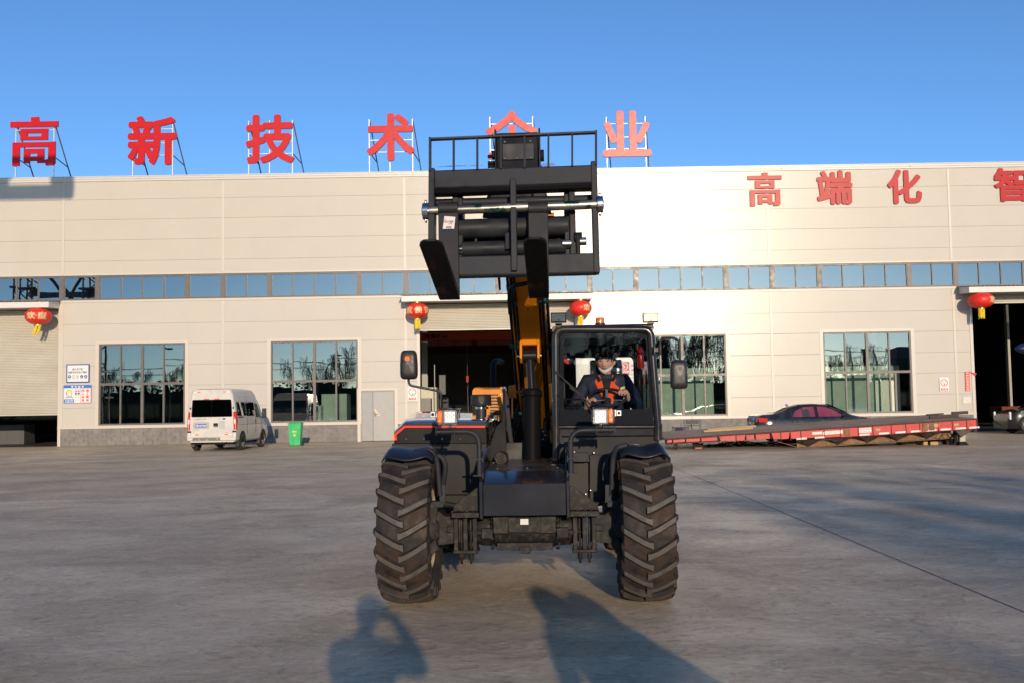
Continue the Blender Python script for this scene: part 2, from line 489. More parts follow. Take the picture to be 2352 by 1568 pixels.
# backing skin behind the grooves
mb = MB()
def holed(mb, xa, xb, za, zb, y0, y1, ops_):
    xs = sorted({xa, xb} | {x for o in ops_ for x in (o[0], o[1]) if xa < x < xb})
    for k in range(len(xs) - 1):
        a, c = xs[k], xs[k + 1]; mid = (a + c) / 2; segs = [(za, zb)]
        for o in ops_:
            if o[0] < mid < o[1]:
                ns = []
                for s0, s1 in segs:
                    if o[3] <= s0 or o[2] >= s1: ns.append((s0, s1)); continue
                    if o[2] > s0: ns.append((s0, o[2]))
                    if o[3] < s1: ns.append((o[3], s1))
                segs = ns
        for s0, s1 in segs: mb.box((a, y0, s0), (c, y1, s1))
holed(mb, x_end0, x_end1, z_base, Z_TOP - .02, .012 + .1, .25, ops)
mb.build('wall_backing', M['groove'], FAC, smooth=0)
for z in joints[1:-1]:      # dark joint filler seen in the grooves
    if abs(z - z_strip0) < .05 or abs(z - z_strip1) < .05: continue
    mb = MB(); holed(mb, x_end0, x_end1, z - .009, z + .009, .012, .11, ops)
    mb.build('panel_joint', M['groove'], FAC, smooth=0)
# vertical cover strips, sills, parapet cap
mb = MB()
for x in trims:
    if x_end0 < x < x_end1:
        mb.box((x - .05, -.022, z_base), (x + .05, .0, z_strip0 - .13)) if not any(o[0] < x < o[1] for k_, o in openings.items() if k_.startswith('door')) else None
        mb.box((x - .05, -.022, z_strip1 + .10), (x + .05, .0, Z_TOP - .25))
for o in wins:
    mb.box((o[0] - .16, -.02, z_base + .003), (o[0] - .003, .0, o[3] + .12)); mb.box((o[1] + .003, -.02, z_base + .003), (o[1] + .16, .0, o[3] + .12))
    mb.box((o[0] - .003, -.02, o[3] + .003), (o[1] + .003, 0, o[3] + .12))
for (a, c) in [(openings['doorL'][1], openings['man'][0]), (openings['man'][1], openings['doorM'][0]), (openings['doorM'][1], openings['doorR'][0])]:
    mb.box((a, -.05, z_base - .02), (c, .06, z_base + .06))
mb.box((x_end0, -.035, z_strip0 - .12), (x_end1, .0, z_strip0 - .02)); mb.box((x_end0, -.03, z_strip1 + .02), (x_end1, .0, z_strip1 + .09))
for k in ('doorL', 'doorM', 'doorR', 'man'):
    o = openings[k]
    mb.box((o[0] - .14, -.03, 0), (o[0], .25, o[3] + .1)); mb.box((o[1], -.03, 0), (o[1] + .14, .25, o[3] + .1)); mb.box((o[0], -.028, o[3]), (o[1], .25, o[3] + .1))
mb.build('trim', M['wall_trim'], FAC, smooth=0)
mb = MB(); mb.box((x_end0 - .1, -.10, Z_TOP), (x_end1 + .1, .30, Z_TOP + .04)); mb.box((x_end0 - .1, -.075, Z_TOP - .10), (x_end1 + .1, -.001, Z_TOP)); mb.box((x_end0 - .1, -.05, Z_TOP - .20), (x_end1 + .1, -.001, Z_TOP - .10))
x = x_end0
while x < x_end1: mb.box((x, -.106, Z_TOP - .11), (x + .05, -.1, Z_TOP + .045)); x += 6.1
mb.build('parapet_cap', M['cap'], FAC, smooth=0)

# block plinth with real blocks
M['block'] = pmat('split_block', (.19,.172,.158), .85, var=.25, vscale=5, bump=.6, bscale=30, dirt=(.30,.27,.24), dscale=1.5, damt=.4)
M['mortar'] = pmat('mortar', (.26,.245,.225), .9)
mb = MB(); bh = z_base / 4; bl = .43
for (a, c) in [(openings['doorL'][1] + .14, openings['man'][0] - .14), (openings['man'][1] + .14, openings['doorM'][0] - .14), (openings['doorM'][1] + .14, openings['doorR'][0] - .14)]:
    mb.mat(1); mb.box((a, .03, 0), (c, .25, z_base - .02)); mb.mat(0)
    for r_ in range(4):
        x = a - (bl / 2 if r_ % 2 else 0)
        while x < c:
            q0, q1 = max(x, a) + .006, min(x + bl, c) - .006
            if q1 - q0 > .03: mb.box((q0, random.uniform(-.004, .008), r_*bh + .006), (q1, .04, (r_+1)*bh - .006 - (.02 if r_ == 3 else 0)))
            x += bl
mb.build('block_plinth', [M['block'], M['mortar']], FAC, smooth=0)

# ---- window strip under the parapet
posts = [142, 224, 430, 512, 619, 824.5, 932, 1143, 1355, 1461, 1668, 1775, 1883, 2089, 2196]
counts = [1, 4, 1, 2, 4, 2, 4, 4, 2, 4, 2, 2, 4, 2]
px_l = wx(142, 660); st = [px_l - 4.3 * i for i in range(5, 0, -1)]
edges = st + [wx(p_, 650) for p_ in posts] + [wx(2196, 650) + 4.3 * i for i in range(1, 4)]
cnts = [4] * 5 + counts + [4] * 3
for i, n in enumerate(cnts):
    a, c = edges[i], edges[i + 1]
    if a < x_end0 or c > x_end1: continue
    mb = MB(); z0, z1 = z_strip0, z_strip1
    if i == 0 or edges[i - 1] < x_end0: mb.box((a - .1, .0, z0), (a + .08, .2, z1))
    f0, f1 = a + .085, c - .085
    mb.box((c - .082, -.004, z0), (c + .082, .2, z1))
    mb.box((f0 - .003, .01, z0), (c - .085, .1, z0 + .07)); mb.box((f0 - .003, .01, z1 - .07), (c - .085, .1, z1))
    mb.box((f0 - .003, .012, z0 + .073), (f0 + .04, .1, z1 - .073)); mb.box((f1 - .04, .012, z0 + .073), (f1, .1, z1 - .073))
    for k in range(1, n):
        xm = f0 + (f1 - f0) * k / n
        mb.box((xm - .03, .014, z0 + .073), (xm + .03, .1, z1 - .073))
    wo = mb.build('window_strip', M['frame'], FAC, smooth=0)
    p_ = MB()
    for k in range(n):
        xa = f0 + (f1 - f0) * k / n; xb = f0 + (f1 - f0) * (k + 1) / n
        t1, t2 = random.uniform(-.003, .003), random.uniform(-.003, .003)
        p_.add([(xa + .02, .06 + t1, z0 + .05), (xb - .02, .06 - t1, z0 + .05), (xb - .02, .06 - t1 + t2, z1 - .05), (xa + .02, .06 + t1 + t2, z1 - .05)], [(0, 1, 2, 3)])
    p_.build('pane', M['glass_hi'], wo, smooth=0)
# ---- lower windows
for wi, o in enumerate(wins):
    mb = MB(); x0, x1, z0, z1 = o; zm = z0 + (z1 - z0) * .505; F = .075
    mb.box((x0, .0, z0), (x0 + F, .14, z1)); mb.box((x1 - F, .0, z0), (x1, .14, z1))
    mb.box((x0 + F, .002, z0), (x1 - F, .14, z0 + F)); mb.box((x0 + F, .002, z1 - F), (x1 - F, .14, z1)); mb.box((x0 + F, .004, zm - .055), (x1 - F, .13, zm + .055))
    for k in (1, 2, 3):
        xm = x0 + (x1 - x0) * k / 4; h_ = .06 if k == 2 else .035
        for (za, zb) in ((z0 + F, zm - .055), (zm + .055, z1 - F)): mb.box((xm - h_, .006, za), (xm + h_, .12, zb))
    if wi == 3:   # the sliding sash pushed aside
        xm = x0 + (x1 - x0) * .80; mb.box((xm, -.006, z0 + F + .003), (xm + .09, .10, zm - .058))
    wo = mb.build('window', M['frame'], FAC, smooth=0)
    p_ = MB()
    for k in range(4):
        for (za, zb) in ((z0, zm), (zm, z1)):
            if wi == 3 and k == 3 and za == z0: continue
            xa = x0 + (x1 - x0) * k / 4; xb = x0 + (x1 - x0) * (k + 1) / 4
            t1, t2 = random.uniform(-.006, .006), random.uniform(-.006, .006)
            p_.add([(xa + .02, .06 + t1, za + .03), (xb - .02, .06 - t1, za + .03), (xb - .02, .06 - t1 + t2, zb - .03), (xa + .02, .06 + t1 + t2, zb - .03)], [(0, 1, 2, 3)])
    p_.build('pane', M['glass_lo'], wo, smooth=0)

# ---- doors
def shutter(o, zb, name='roller_shutter'):
    mb = MB(); z = zb; x0, x1 = o[0] + .002, o[1] - .002
    prof = []
    while z < o[3] - .01:
        prof += [(.13, z), (.10, z + .03), (.13, z + .062)]; z += .075
    vs = []; fs = []
    for (y, zz) in prof: vs += [(x0, y, zz), (x1, y, zz)]
    for i in range(len(prof) - 1): fs.append((2*i, 2*i+1, 2*i+3, 2*i+2))
    mb.add(vs, fs); mb.box((x0, .095, zb - .07), (x1, .15, zb - .002))
    return mb.build(name, M['shutter'], FAC, smooth=0)
shutter(openings['doorL'], wz(950, 60))
shutter(openings['doorM'], wz(755, 1060))
shutter(openings['doorR'], z_doorL - .35)
o = openings['man']; xm = wx(856.5, 950)
dm = MB(); dm.box((o[0], .03, 0), (o[0] + .05, .2, o[3])); dm.box((o[1] - .05, .03, 0), (o[1], .2, o[3])); dm.box((o[0] + .05, .03, o[3] - .05), (o[1] - .05, .2, o[3])); fr_ = dm.build('door_frame', M['door_grey'], FAC, smooth=0)
dl = MB(); dl.box((o[0] + .055, .05, .02), (xm - .006, .1, o[3] - .055)); l1 = dl.build('door', M['door_grey'], FAC, bevel=.006, smooth=0)
dl = MB(); dl.box((xm + .006, .045, .02), (o[1] - .055, .095, o[3] - .055)); l2 = dl.build('door', pmat('door_grey_light', (.34,.325,.305), .42, var=.06, vscale=3), FAC, bevel=.006, smooth=0)
h = MB(); zc = wz(950, 870); h.box((xm + .06, .02, zc - .11), (xm + .13, .044, zc + .11)); h.tube([(xm + .09, .02, zc), (xm + .09, -.03, zc), (xm + .24, -.03, zc)], .012, 8)
h.build('handle', M['chrome'], l2)
for zz in (.35, 1.2, 1.95): h = MB(); h.cyl((o[0] + .052, .04, zz), (o[0] + .052, .04, zz + .14), .012, n=8); h.build('hinge', M['chrome'], l1)
h = MB(); h.add([(xm + .04, .012, zc + .22), (xm + .12, .0, zc + .26), (xm + .3, .015, zc + .02), (xm + .36, .005, zc - .08), (xm + .2, .02, zc - .1), (xm + .16, .0, zc - .02)], [(0, 1, 2, 5), (5, 2, 3, 4)])
tag(h.build('paper_scrap', pmat('paper_bag', (.62,.52,.40), .8, bump=.8, bscale=9)), 'crumpled brown paper scrap stuck on the grey steel door above its handle', 'paper scrap').location = (0, YW, 0)

# ---- canopies over the three doors
M['canopy'] = pmat('canopy_white', (.62,.59,.54), .4)
M['canopy_roof'] = pmat('canopy_roof', (.45,.47,.48), .35, metal=.3)
def canopy(x0, x1, zt):
    D = 1.15
    mb = MB(); mb.prism([(x0, -.036, zt - .33), (x0, -.036, zt), (x0, -D, zt - .12), (x0, -D, zt - .38)], (x1 - x0, 0, 0))
    c = mb.build('canopy', M['canopy'], FAC, smooth=0)
    r = MB(); n = int((x1 - x0 + .2) / .1); prof = []
    for i in range(n + 1):
        xx = x0 - .1 + (x1 - x0 + .2) * i / n
        prof.append((xx, .035 if i % 2 else .0))
    vs = []
    for (xx, hh) in prof: vs += [(xx, -.037, zt + .02 + hh), (xx, -D - .08, zt - .11 + hh)]
    r.add(vs, [(2*i, 2*i+1, 2*i+3, 2*i+2) for i in range(len(prof) - 1)])
    r.build('canopy_roof', M['canopy_roof'], c, smooth=0)
cz = z_strip0 + .02
canopy(-31.0, wx(137, 698), z_strip0 - .05)
canopy(wx(928, 685), wx(1357, 680), z_strip0 - .05)
canopy(wx(2201, 667), 32.2, z_strip0 - .05)

# ---- hall behind the wall
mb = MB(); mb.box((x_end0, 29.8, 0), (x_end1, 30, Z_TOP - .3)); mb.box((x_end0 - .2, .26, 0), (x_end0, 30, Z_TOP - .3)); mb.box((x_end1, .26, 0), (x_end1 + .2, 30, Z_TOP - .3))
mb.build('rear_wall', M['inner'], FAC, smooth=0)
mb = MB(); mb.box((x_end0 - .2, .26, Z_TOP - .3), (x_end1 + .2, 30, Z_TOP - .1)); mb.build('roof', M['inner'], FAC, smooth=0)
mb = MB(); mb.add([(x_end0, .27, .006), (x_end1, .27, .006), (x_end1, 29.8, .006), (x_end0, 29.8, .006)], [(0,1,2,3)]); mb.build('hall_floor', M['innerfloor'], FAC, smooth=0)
# inner steel columns
for x in (wx(2310, 800) + 1.9, -24, -4.9, 3.8, 12, 20.2):
    c = MB(); yy = 9.0; c.box((x - .15, yy, 0), (x + .15, yy + .03, Z_TOP - .4)); c.box((x - .15, yy + .3, 0), (x + .15, yy + .33, Z_TOP - .4)); c.box((x - .015, yy + .03, 0), (x + .015, yy + .3, Z_TOP - .4))
    c.build('column', pmat('column_grey', (.30,.29,.27), .5) if 'col' not in M else M['col'], FAC, smooth=0)
M['craneorange'] = pmat('crane_orange', (.30,.035,.008), .6, spec=.2); M['craneorange_shaded'] = pmat('crane_orange_shaded', (.035,.005,.003), .7, spec=.1)  # far beams' copy is blackened to paint in the hall's shade
# ================================================================== TELEHANDLER
T_LOC = Vector((.11, 8.38, 0)); T_RZ = R(-2.6)
T = thing('telehandler', 'black and orange telescopic handler facing the camera with its fork carriage raised high', 'telehandler', T_LOC, T_RZ)
TM = Matrix.Translation(T_LOC) @ Matrix.Rotation(T_RZ, 4, 'Z'); TMI = TM.inverted()
def L(px, py, y):
    """point of the machine (own axes) at distance y behind its front axle"""
    o = TMI @ Vector((0, 0, CAM_H)); d = TMI.to_3x3() @ ray(px, py)
    return o + d * ((y - o.y) / d.y)
def LX(px, py, y): return L(px, py, y).x
def LZ(px, py, y): return L(px, py, y).z
st, gl, bk = M['steel'], M['steel_gloss'], M['black']

def arc(pts, rad, n=6):
    """round the corners of a polyline"""
    pts = [Vector(p) for p in pts]; out = [pts[0]]
    for i in range(1, len(pts) - 1):
        a, b, c = pts[i-1], pts[i], pts[i+1]
        r_ = min(rad, (a-b).length * .49, (c-b).length * .49)
        p, q = b + (a-b).normalized() * r_, b + (c-b).normalized() * r_
        for k in range(n + 1):
            t = k / n; out.append(p.lerp(b, t).lerp(b.lerp(q, t), t))
    out.append(pts[-1]); return out

# ---------------- tyres with tractor lugs
def dustmat(name, c1, c2, sc=5, lo=.35, hi=.65, rough=.75):
    m = pmat(name, c1, rough, var=.2, vscale=14, dirt=c2, dscale=sc, damt=.9, dlow=lo, dhigh=hi, bump=.25, bscale=60); return m
M['tyre_side'] = dustmat('dusty_tyre_rubber', (.010,.009,.0085), (.042,.023,.013), 5, .42, .62)
M['tyre_lug'] = dustmat('worn_lug_face', (.060,.054,.047), (.095,.080,.064), 10)
M['tyre_flank'] = dustmat('lug_flank', (.013,.011,.010), (.050,.025,.013), 7, .42, .64)
RT, WT = .60, .205
def tread_r(x):
    t = abs(x) / WT
    return RT - .038 - .030 * t ** 2.4
def make_tyre():
    mb = MB(); mb.mat(0)
    prof = [(.30, .13), (.33, .165), (.40, .200), (.47, .208), (.53, .195), (tread_r(.175) - .006, .176)]
    full = [(r_, -h) for r_, h in prof] + [(tread_r(x), x) for x in (-.14, -.09, -.04, 0, .04, .09, .14)] + [(r_, h) for r_, h in prof[::-1]]
    mb.lathe(full, axis='X', n=64)
    NL = 21
    for sd_ in (-1, 1):
        for k in range(NL):
            a0 = 2 * PI * (k + (.5 if sd_ > 0 else 0)) / NL
            path = []
            for (t, x) in ((0, -.022), (.08, .005), (.3, .055), (.6, .115), (.85, .165), (1.0, .196)):
                xx = x; rr = RT - .030 * (max(xx, 0) / WT) ** 2.4; drop = .115 * (t ** 1.15)
                path.append((xx, rr, drop, tread_r(xx) - .01))
            path.append((.206, RT - .055, .135, .52)); path.append((.206, RT - .13, .15, .46))
            rows = []
            for i, (x, rr, dr, rb) in enumerate(path):
                ht = .022 if i else .028; hb = .036
                if i >= 6: rb_ = rr; xo = x + .006; ht = .020; hb = .03
                row = []
                for (w_, r_, xo_) in ((-hb, rb, 0), (-ht, rr, 0), (ht, rr, 0), (hb, rb, 0)):
                    if i >= 6:
                        r2 = rr; xx = x + (.010 if abs(w_) == ht else -.02)
                    else: r2 = r_; xx = x
                    an = a0 + (w_ - dr) / RT
                    row.append((sd_ * xx, r2 * math.cos(an), r2 * math.sin(an)))
                rows.append(row)
            vs = [p_ for row in rows for p_ in row]; fl = []; ft = []
            for i in range(len(rows) - 1):
                b_ = i * 4
                fl += [(b_, b_+1, b_+5, b_+4), (b_+2, b_+3, b_+7, b_+6)]
                (ft if i < 5 else fl).append((b_+1, b_+2, b_+6, b_+5))
            fl += [(0, 1, 2, 3), (len(vs)-4, len(vs)-1, len(vs)-2, len(vs)-3)]
            base = len(mb.v); mb.mat(2).add(vs, fl)
            for f_ in ft: mb.f.append([base + q for q in f_]); mb.m.append(1)
    # raised ring marks on the wall of the tyre
    for sd_ in (-1, 1):
        mb.mat(0).lathe([(.36, sd_ * .178), (.365, sd_ * .188), (.37, sd_ * .186)], axis='X', n=48)
    # flat where the tyre meets the ground
    for v in mb.v:
        if v.z < -(RT - .012): v.z = -(RT - .012)
    return mb
def make_rim(side):
    mb = MB(); s_ = side
    mb.lathe([(.31, -.15), (.325, -.165), (.31, -.14), (.285, -.10), (.285, .10), (.31, .14), (.325, .165), (.31, .15)], axis='X', n=40)
    mb.lathe([(.29, s_*.02), (.22, s_*.06), (.12, s_*.065), (.11, s_*.09), (.0, s_*.09)], axis='X', n=40)
    mb.lathe([(.285, s_*.0), (.22, s_*.04), (.0, s_*.045)], axis='X', n=40)
    for k in range(10):
        a = 2*PI*k/10; mb.cyl((s_*.06, .16*math.cos(a), .16*math.sin(a)), (s_*.10, .16*math.cos(a), .16*math.sin(a)), .014, n=6)
    return mb
TR = .585
xl, xr = -.955, .935
tyre0 = None; rims = {}
def wheel(x, y, side, steer=0, spin=0):
    global tyre0
    e = bpy.data.objects.new('wheel', None); COL.objects.link(e); e.parent = T; e.location = (x, y, RT - .012); e.rotation_euler = (0, 0, steer)
    if tyre0 is None:
        tyre0 = make_tyre().build('tyre', [M['tyre_side'], M['tyre_lug'], M['tyre_flank']], e, smooth=28, bevel=.004, seg=2)
        t = tyre0
    else:
        t = tyre0.copy(); COL.objects.link(t); t.parent = e
    if side not in rims: r_ = make_rim(side).build('rim', M['cream_rim'], e, smooth=30); rims[side] = r_
    else: r_ = rims[side].copy(); COL.objects.link(r_); r_.parent = e
    return e
wheel(xl, 0, -1); wheel(xr, 0, 1); wheel(-.955, 2.86, -1); wheel(.935, 2.86, 1)
tx = (xl + xr) / 2

# ---------------- front axle
mb = MB(); zc = .575; xc = LX(1207, 1215, 0)
mb.lathe([(.0, -.30), (.11, -.30), (.12, -.26), (.15, -.24), (.155, -.14), (.17, -.12), (.17, .12), (.155, .14), (.15, .24), (.12, .26), (.11, .30), (0, .30)], (xc, 0, zc), 'X', 24)
mb.cbox((xc, -.135, zc + .06), (.50, .12, .16)); mb.cbox((xc, -.15, zc + .05), (.26, .13, .12))
mb.cbox((xc, -.12, zc - .12), (.44, .18, .06)); mb.cbox((xc, -.21, zc - .145), (.085, .03, .055))
for s_ in (-1, 1):
    mb.lathe([(.14, s_*.28), (.135, s_*.36), (.10, s_*.44), (.07, s_*.47)], (xc, 0, zc), 'X', 20)
    mb.cyl((xc + s_*.26, -.12, zc - .02), (xc + s_*.41, -.12, zc - .02), .028, n=12); mb.cyl((xc + s_*.41, -.12, zc - .02), (xc + s_*.45, -.12, zc - .02), .012, n=8)
    mb.cbox((xc + s_*.30, -.14, zc - .02), (.09, .07, .08))
    for k in range(7):
        a = -PI/2 + PI * (k - 3) / 8
        mb.cyl((xc + s_*.245, .165*math.sin(a), zc + .165*math.cos(a)), (xc + s_*.275, .165*math.sin(a), zc + .165*math.cos(a)), .012, n=6)
        for dz in (.10, .06, -.10, -.14, .02): mb.cyl((xc + s_*.262, -.17, zc + dz), (xc + s_*.262, -.19, zc + dz), .010, n=6)
    # axle arm and steering knuckle
    mb.prism([(xc + s_*.52, -.10, zc - .10), (xc + s_*.52, -.10, zc + .12), (xc + s_*.64, -.10, zc + .11), (xc + s_*.70, -.10, zc + .16), (xc + s_*.74, -.10, zc + .04), (xc + s_*.70, -.10, zc - .12)], (0, .2, 0))
    mb.cbox((xc + s_*.585, -.115, zc + .01), (.08, .03, .05))
    mb.lathe([(0, s_*.69), (.12, s_*.69), (.15, s_*.74), (.15, s_*.80), (.10, s_*.83)], (xc, 0, zc), 'X', 20)
    mb.prism([(xc + s_*.70, -.13, zc + .18), (xc + s_*.78, -.13, zc + .26), (xc + s_*.80, -.13, zc + .08), (xc + s_*.72, -.13, zc + .02)], (0, .09, 0))
    mb.prism([(xc + s_*.69, -.15, zc - .14), (xc + s_*.76, -.15, zc - .20), (xc + s_*.78, -.15, zc - .12), (xc + s_*.72, -.15, zc - .06)], (0, .09, 0))
    mb.tube([(xc + s_*.42, .16, zc + .14), (xc + s_*.68, .16, zc + .19), (xc + s_*.80, .16, zc + .20)], .022, 8)
mb.build('front_axle', M['cast'], T, bevel=.006, smooth=40)
mb = MB(); mb.box((xc - .032, -.238, zc + .055), (xc + .032, -.235, zc + .10)); ap = mb.build('axle_plate', pmat('data_plate', (.6,.6,.58), .35), T, smooth=0)
for s_ in (-1, 1):      # axle mounting blocks and long bolts
    mb = MB()
    for k in range(3): mb.cbox((xc + s_*(.445 + .075*(k - 1)) + s_*.03, -.06, zc - .01), (.035, .20, .29))
    mb.cbox((xc + s_*.475, -.06, zc + .15), (.22, .24, .03)); mb.cbox((xc + s_*.475, -.06, zc - .165), (.20, .22, .025))
    for k in (-1, 1):
        mb.cyl((xc + s_*(.475) + k*.038, -.09, zc - .27), (xc + s_*(.475) + k*.038, -.09, zc + .14), .011, n=8)
        mb.cyl((xc + s_*(.475) + k*.038, -.09, zc - .235), (xc + s_*(.475) + k*.038, -.09, zc - .18), .024, n=6)
    mb.build('axle_mount', M['cast'], T, bevel=.004)

# ---------------- chassis nose
yF = -.34
xa, xb = LX(1110, 1150, yF), LX(1300, 1150, yF)
zb, zt = LZ(1205, 1183, yF), LZ(1205, 1110, yF)
z2 = LZ(1205, 1080, -.10)
mb = MB()
mb.box((xa, yF, zb), (xb, yF + .02, zt)); mb.prism([(xa, yF, zt), (xa, yF + .02, zt), (xa, -.10, z2), (xa, -.115, z2 + .0)], (xb - xa, 0, 0)) 
mb.build('nose_plate', M['steel_gloss'], T, bevel=.006)
mb = MB()
y3 = .75; z3 = LZ(1205, 1052, y3)
mb.prism([(xa, -.10, z2), (xb, -.10, z2), (xb, y3, z3), (xa, y3, z3)], (0, 0, -.012))
n_ = MB()
mb.build('nose_deck', pmat('deck_dusty', (.02,.019,.018), .3, spec=.3, var=.3, vscale=8, dirt=(.14,.10,.07), dscale=5, damt=.7, dlow=.4, dhigh=.65, bump=.2, bscale=30), T, bevel=.003)
mb = MB()
for (px, py, yy) in [(1136, 1103, -.26), (1207, 1102.5, -.26), (1279, 1101.5, -.26), (1142, 1075, -.02), (1211, 1074, -.02), (1281, 1073, -.02)] + [(1133, 1062, .1), (1139, 1054, .3), (1143, 1050, .38), (1150, 1043, .5), (1154, 1039, .6)]:
    p_ = L(px, py, yy); mb.sph(p_, (.010, .010, .008), 8, 5)
mb.build('bolt', M['zinc'], T)
# side plates of the nose
mb = MB()
for (x0, x1) in ((xa - .03, xa - .003), (xb + .003, xb + .03)):
    pts = [(x0, yF - .015, zb - .02), (x0, yF - .02, zt + .02), (x0, -.12, z2 + .06), (x0, .15, z2 + .16), (x0, 1.0, z2 + .22), (x0, 1.0, .55), (x0, .1, .62)]
    mb.prism(pts, (x1 - x0, 0, 0))
mb.build('chassis_side', gl, T, bevel=.006)
for s_, x0 in ((-1, xa - .03), (1, xb + .03)):   # gussets over the axle mounts
    mb = MB()
    ty = -.20; x1 = x0 + s_*.22; zz = LZ(1205, 1172, ty)
    mb.prism([(x0, ty, zz), (x0, ty, zz + .19), (x0 + s_*.03, ty, zz + .19), (x1, ty, zz + .045), (x1, ty, zz)], (0, .012, 0))
    mb.box((x0, ty - .06, zz - .045), (x1 + s_*.01, .10, zz - .003))
    for k in range(3): mb.cyl((x0 + s_*(.06 + .05*k), ty - .03, zz - .003), (x0 + s_*(.06 + .05*k), ty - .03, zz + .012), .014, n=6)
    mb.build('gusset', M['cast'], T, bevel=.004)
# dark central well and inner frame
mb = MB()
mb.box((xa - .02, .9, .55), (xb + .02, 3.4, .78)); mb.box((xa - .045, .2, .7), (xa - .035, 3.2, 1.15)); mb.box((xb + .035, 1.0, .7), (xb + .05, 3.2, 1.2))
mb.box((xa + .02, 3.3, .6), (xb - .02, 3.45, 1.3))
mb.box((xa + .1, .80, 1.0), (xa + .40, .86, z3 + .14))
mb.build('chassis', pmat('chassis_black', (.010,.010,.011), .6, var=.4, dirt=(.04,.03,.025), dscale=5, damt=.5), T, bevel=.004)
mb = MB(); c0 = L(1152, 1050, .55)
mb.lathe([(0, -.16), (.055, -.16), (.055, .16), (0, .16)], c0, 'Y', 20)
mb.build('deck_bracket', M['cast'], T, bevel=.004)

# ---------------- boom: outer section from the rear pivot up to the head
A = Vector((LX(1207, 625, -.15), -.15, LZ(1207, 625, -.15)))
Bp = Vector((LX(1236, 1000, 2.75), 2.75, LZ(1236, 1000, 2.75)))
axis_ = (A - Bp).normalized(); Bb = Bp - axis_ * .75
side_ = Vector((1, 0, 0)); side_ = (side_ - axis_ * side_.dot(axis_)).normalized(); up_ = side_.cross(axis_); up_ = up_ if up_.z > 0 else -up_
def BP(t, s_, u): return Bp + axis_ * t + side_ * s_ + up_ * u      # along, across, above the underside
BL = (A - Bp).length
def boom_box(t0, t1, w0, w1, u0a, u1a, u0b, u1b, mb):
    vs = []
    for t, w_, ua, ub in ((t0, w0, u0a, u1a), (t1, w1, u0b, u1b)):
        vs += [BP(t, -w_, ua), BP(t, w_, ua), BP(t, w_, ub), BP(t, -w_, ub)]
    mb.add(vs, [(0,3,2,1),(4,5,6,7),(0,1,5,4),(1,2,6,5),(2,3,7,6),(3,0,4,7)])
mb = MB(); hw = .144
boom_box(-.75, BL - .05, hw, hw, 0, .36, 0, .36, mb)
boom_box(-.8, 1.15, hw + .02, hw + .02, .02, .30, .02, .38, mb)
boom_box(1.15, 2.25, hw + .02, hw + .012, .03, .30, .03, .30, mb)
mb.build('boom', M['yellow'], T, bevel=.018)
mb = MB()        # V-edged doubler plate and clevis on the underside
def Bpx(px, py, u=0):
    """point of the underside plane seen at px,py"""
    o = TMI @ Vector((0, 0, CAM_H)); d = TMI.to_3x3() @ ray(px, py); n_ = up_
    q = o + d * ((Bp + up_ * u - o).dot(n_) / d.dot(n_)); r_ = q - Bp
    return r_.dot(axis_), r_.dot(side_)
tV, _ = Bpx(1210, 700); tC0, _ = Bpx(1216, 776); tC1, _ = Bpx(1216, 815)
pts = [BP(tV + .02, -hw + .012, -.002), BP(tV + .0, -.05, -.002), BP(tV - .10, 0, -.002), BP(tV, .05, -.002), BP(tV + .02, hw - .012, -.002), BP(-.3, hw - .012, -.002), BP(-.3, -hw + .012, -.002)]
mb.prism(pts, up_ * -.012)
dbl = mb.build('doubler_plate', M['yellow'], T, bevel=.003)
mb = MB()
pin = L(1217, 816, .87); pt = (pin - Bp).dot(axis_); pu = (pin - Bp).dot(up_)
psx = (pin - Bp).dot(side_)
for s_ in (-1, 1):
    w0 = psx + s_ * .068
    mb.prism([BP(tC0, w0, -.012), BP(tC0 - .04, w0, -.05), BP(pt + .05, w0, pu - .05), BP(pt - .04, w0, pu - .055), BP(pt - .12, w0, pu + .02), BP(pt - .22, w0, -.012)], side_ * (s_ * .022))
mb.prism([BP(tC0 + .005, psx - .068, -.014), BP(tC0 - .03, psx - .068, -.05), BP(tC0 - .05, psx - .068, -.05), BP(tC0 - .03, psx - .068, -.014)], side_ * .136)
mb.build('cylinder_clevis', M['yellow'], T, bevel=.005)
mb = MB()
c0 = BP(pt, psx, pu)
mb.cyl(c0 - side_ * .062, c0 + side_ * .062, .058, n=24)
mb.cyl(c0, L(1222, 905, .80), .038, n=20)
mb.build('cylinder_rod', pmat('rod_black', (.012,.012,.013), .25, metal=.1, spec=.3), T, bevel=.004)
mb = MB(); mb.cyl(c0 - side_ * .12, c0 - side_ * .09, .016, n=10); mb.cyl(c0 + side_ * .09, c0 + side_ * .105, .03, n=16)
mb.build('clevis_pin', M['chrome'], T)
mb = MB()
q0 = L(1222, 893, .80); q1 = L(1222, 1052, .72)
q1 = q0 + (q1 - q0) * 1.05
mb.tube([q0, q0 + (q1-q0)*.03, q0 + (q1-q0)*.10, q0 + (q1-q0)*.11, q1], [.075, .092, .092, .080, .080], 28)
mb.cbox(q0 + Vector((-.10, -.02, -.02)), (.09, .03, .03))
mb.build('lift_cylinder', pmat('cylinder_black', (.006,.006,.007), .5, spec=.04), T, bevel=.004)
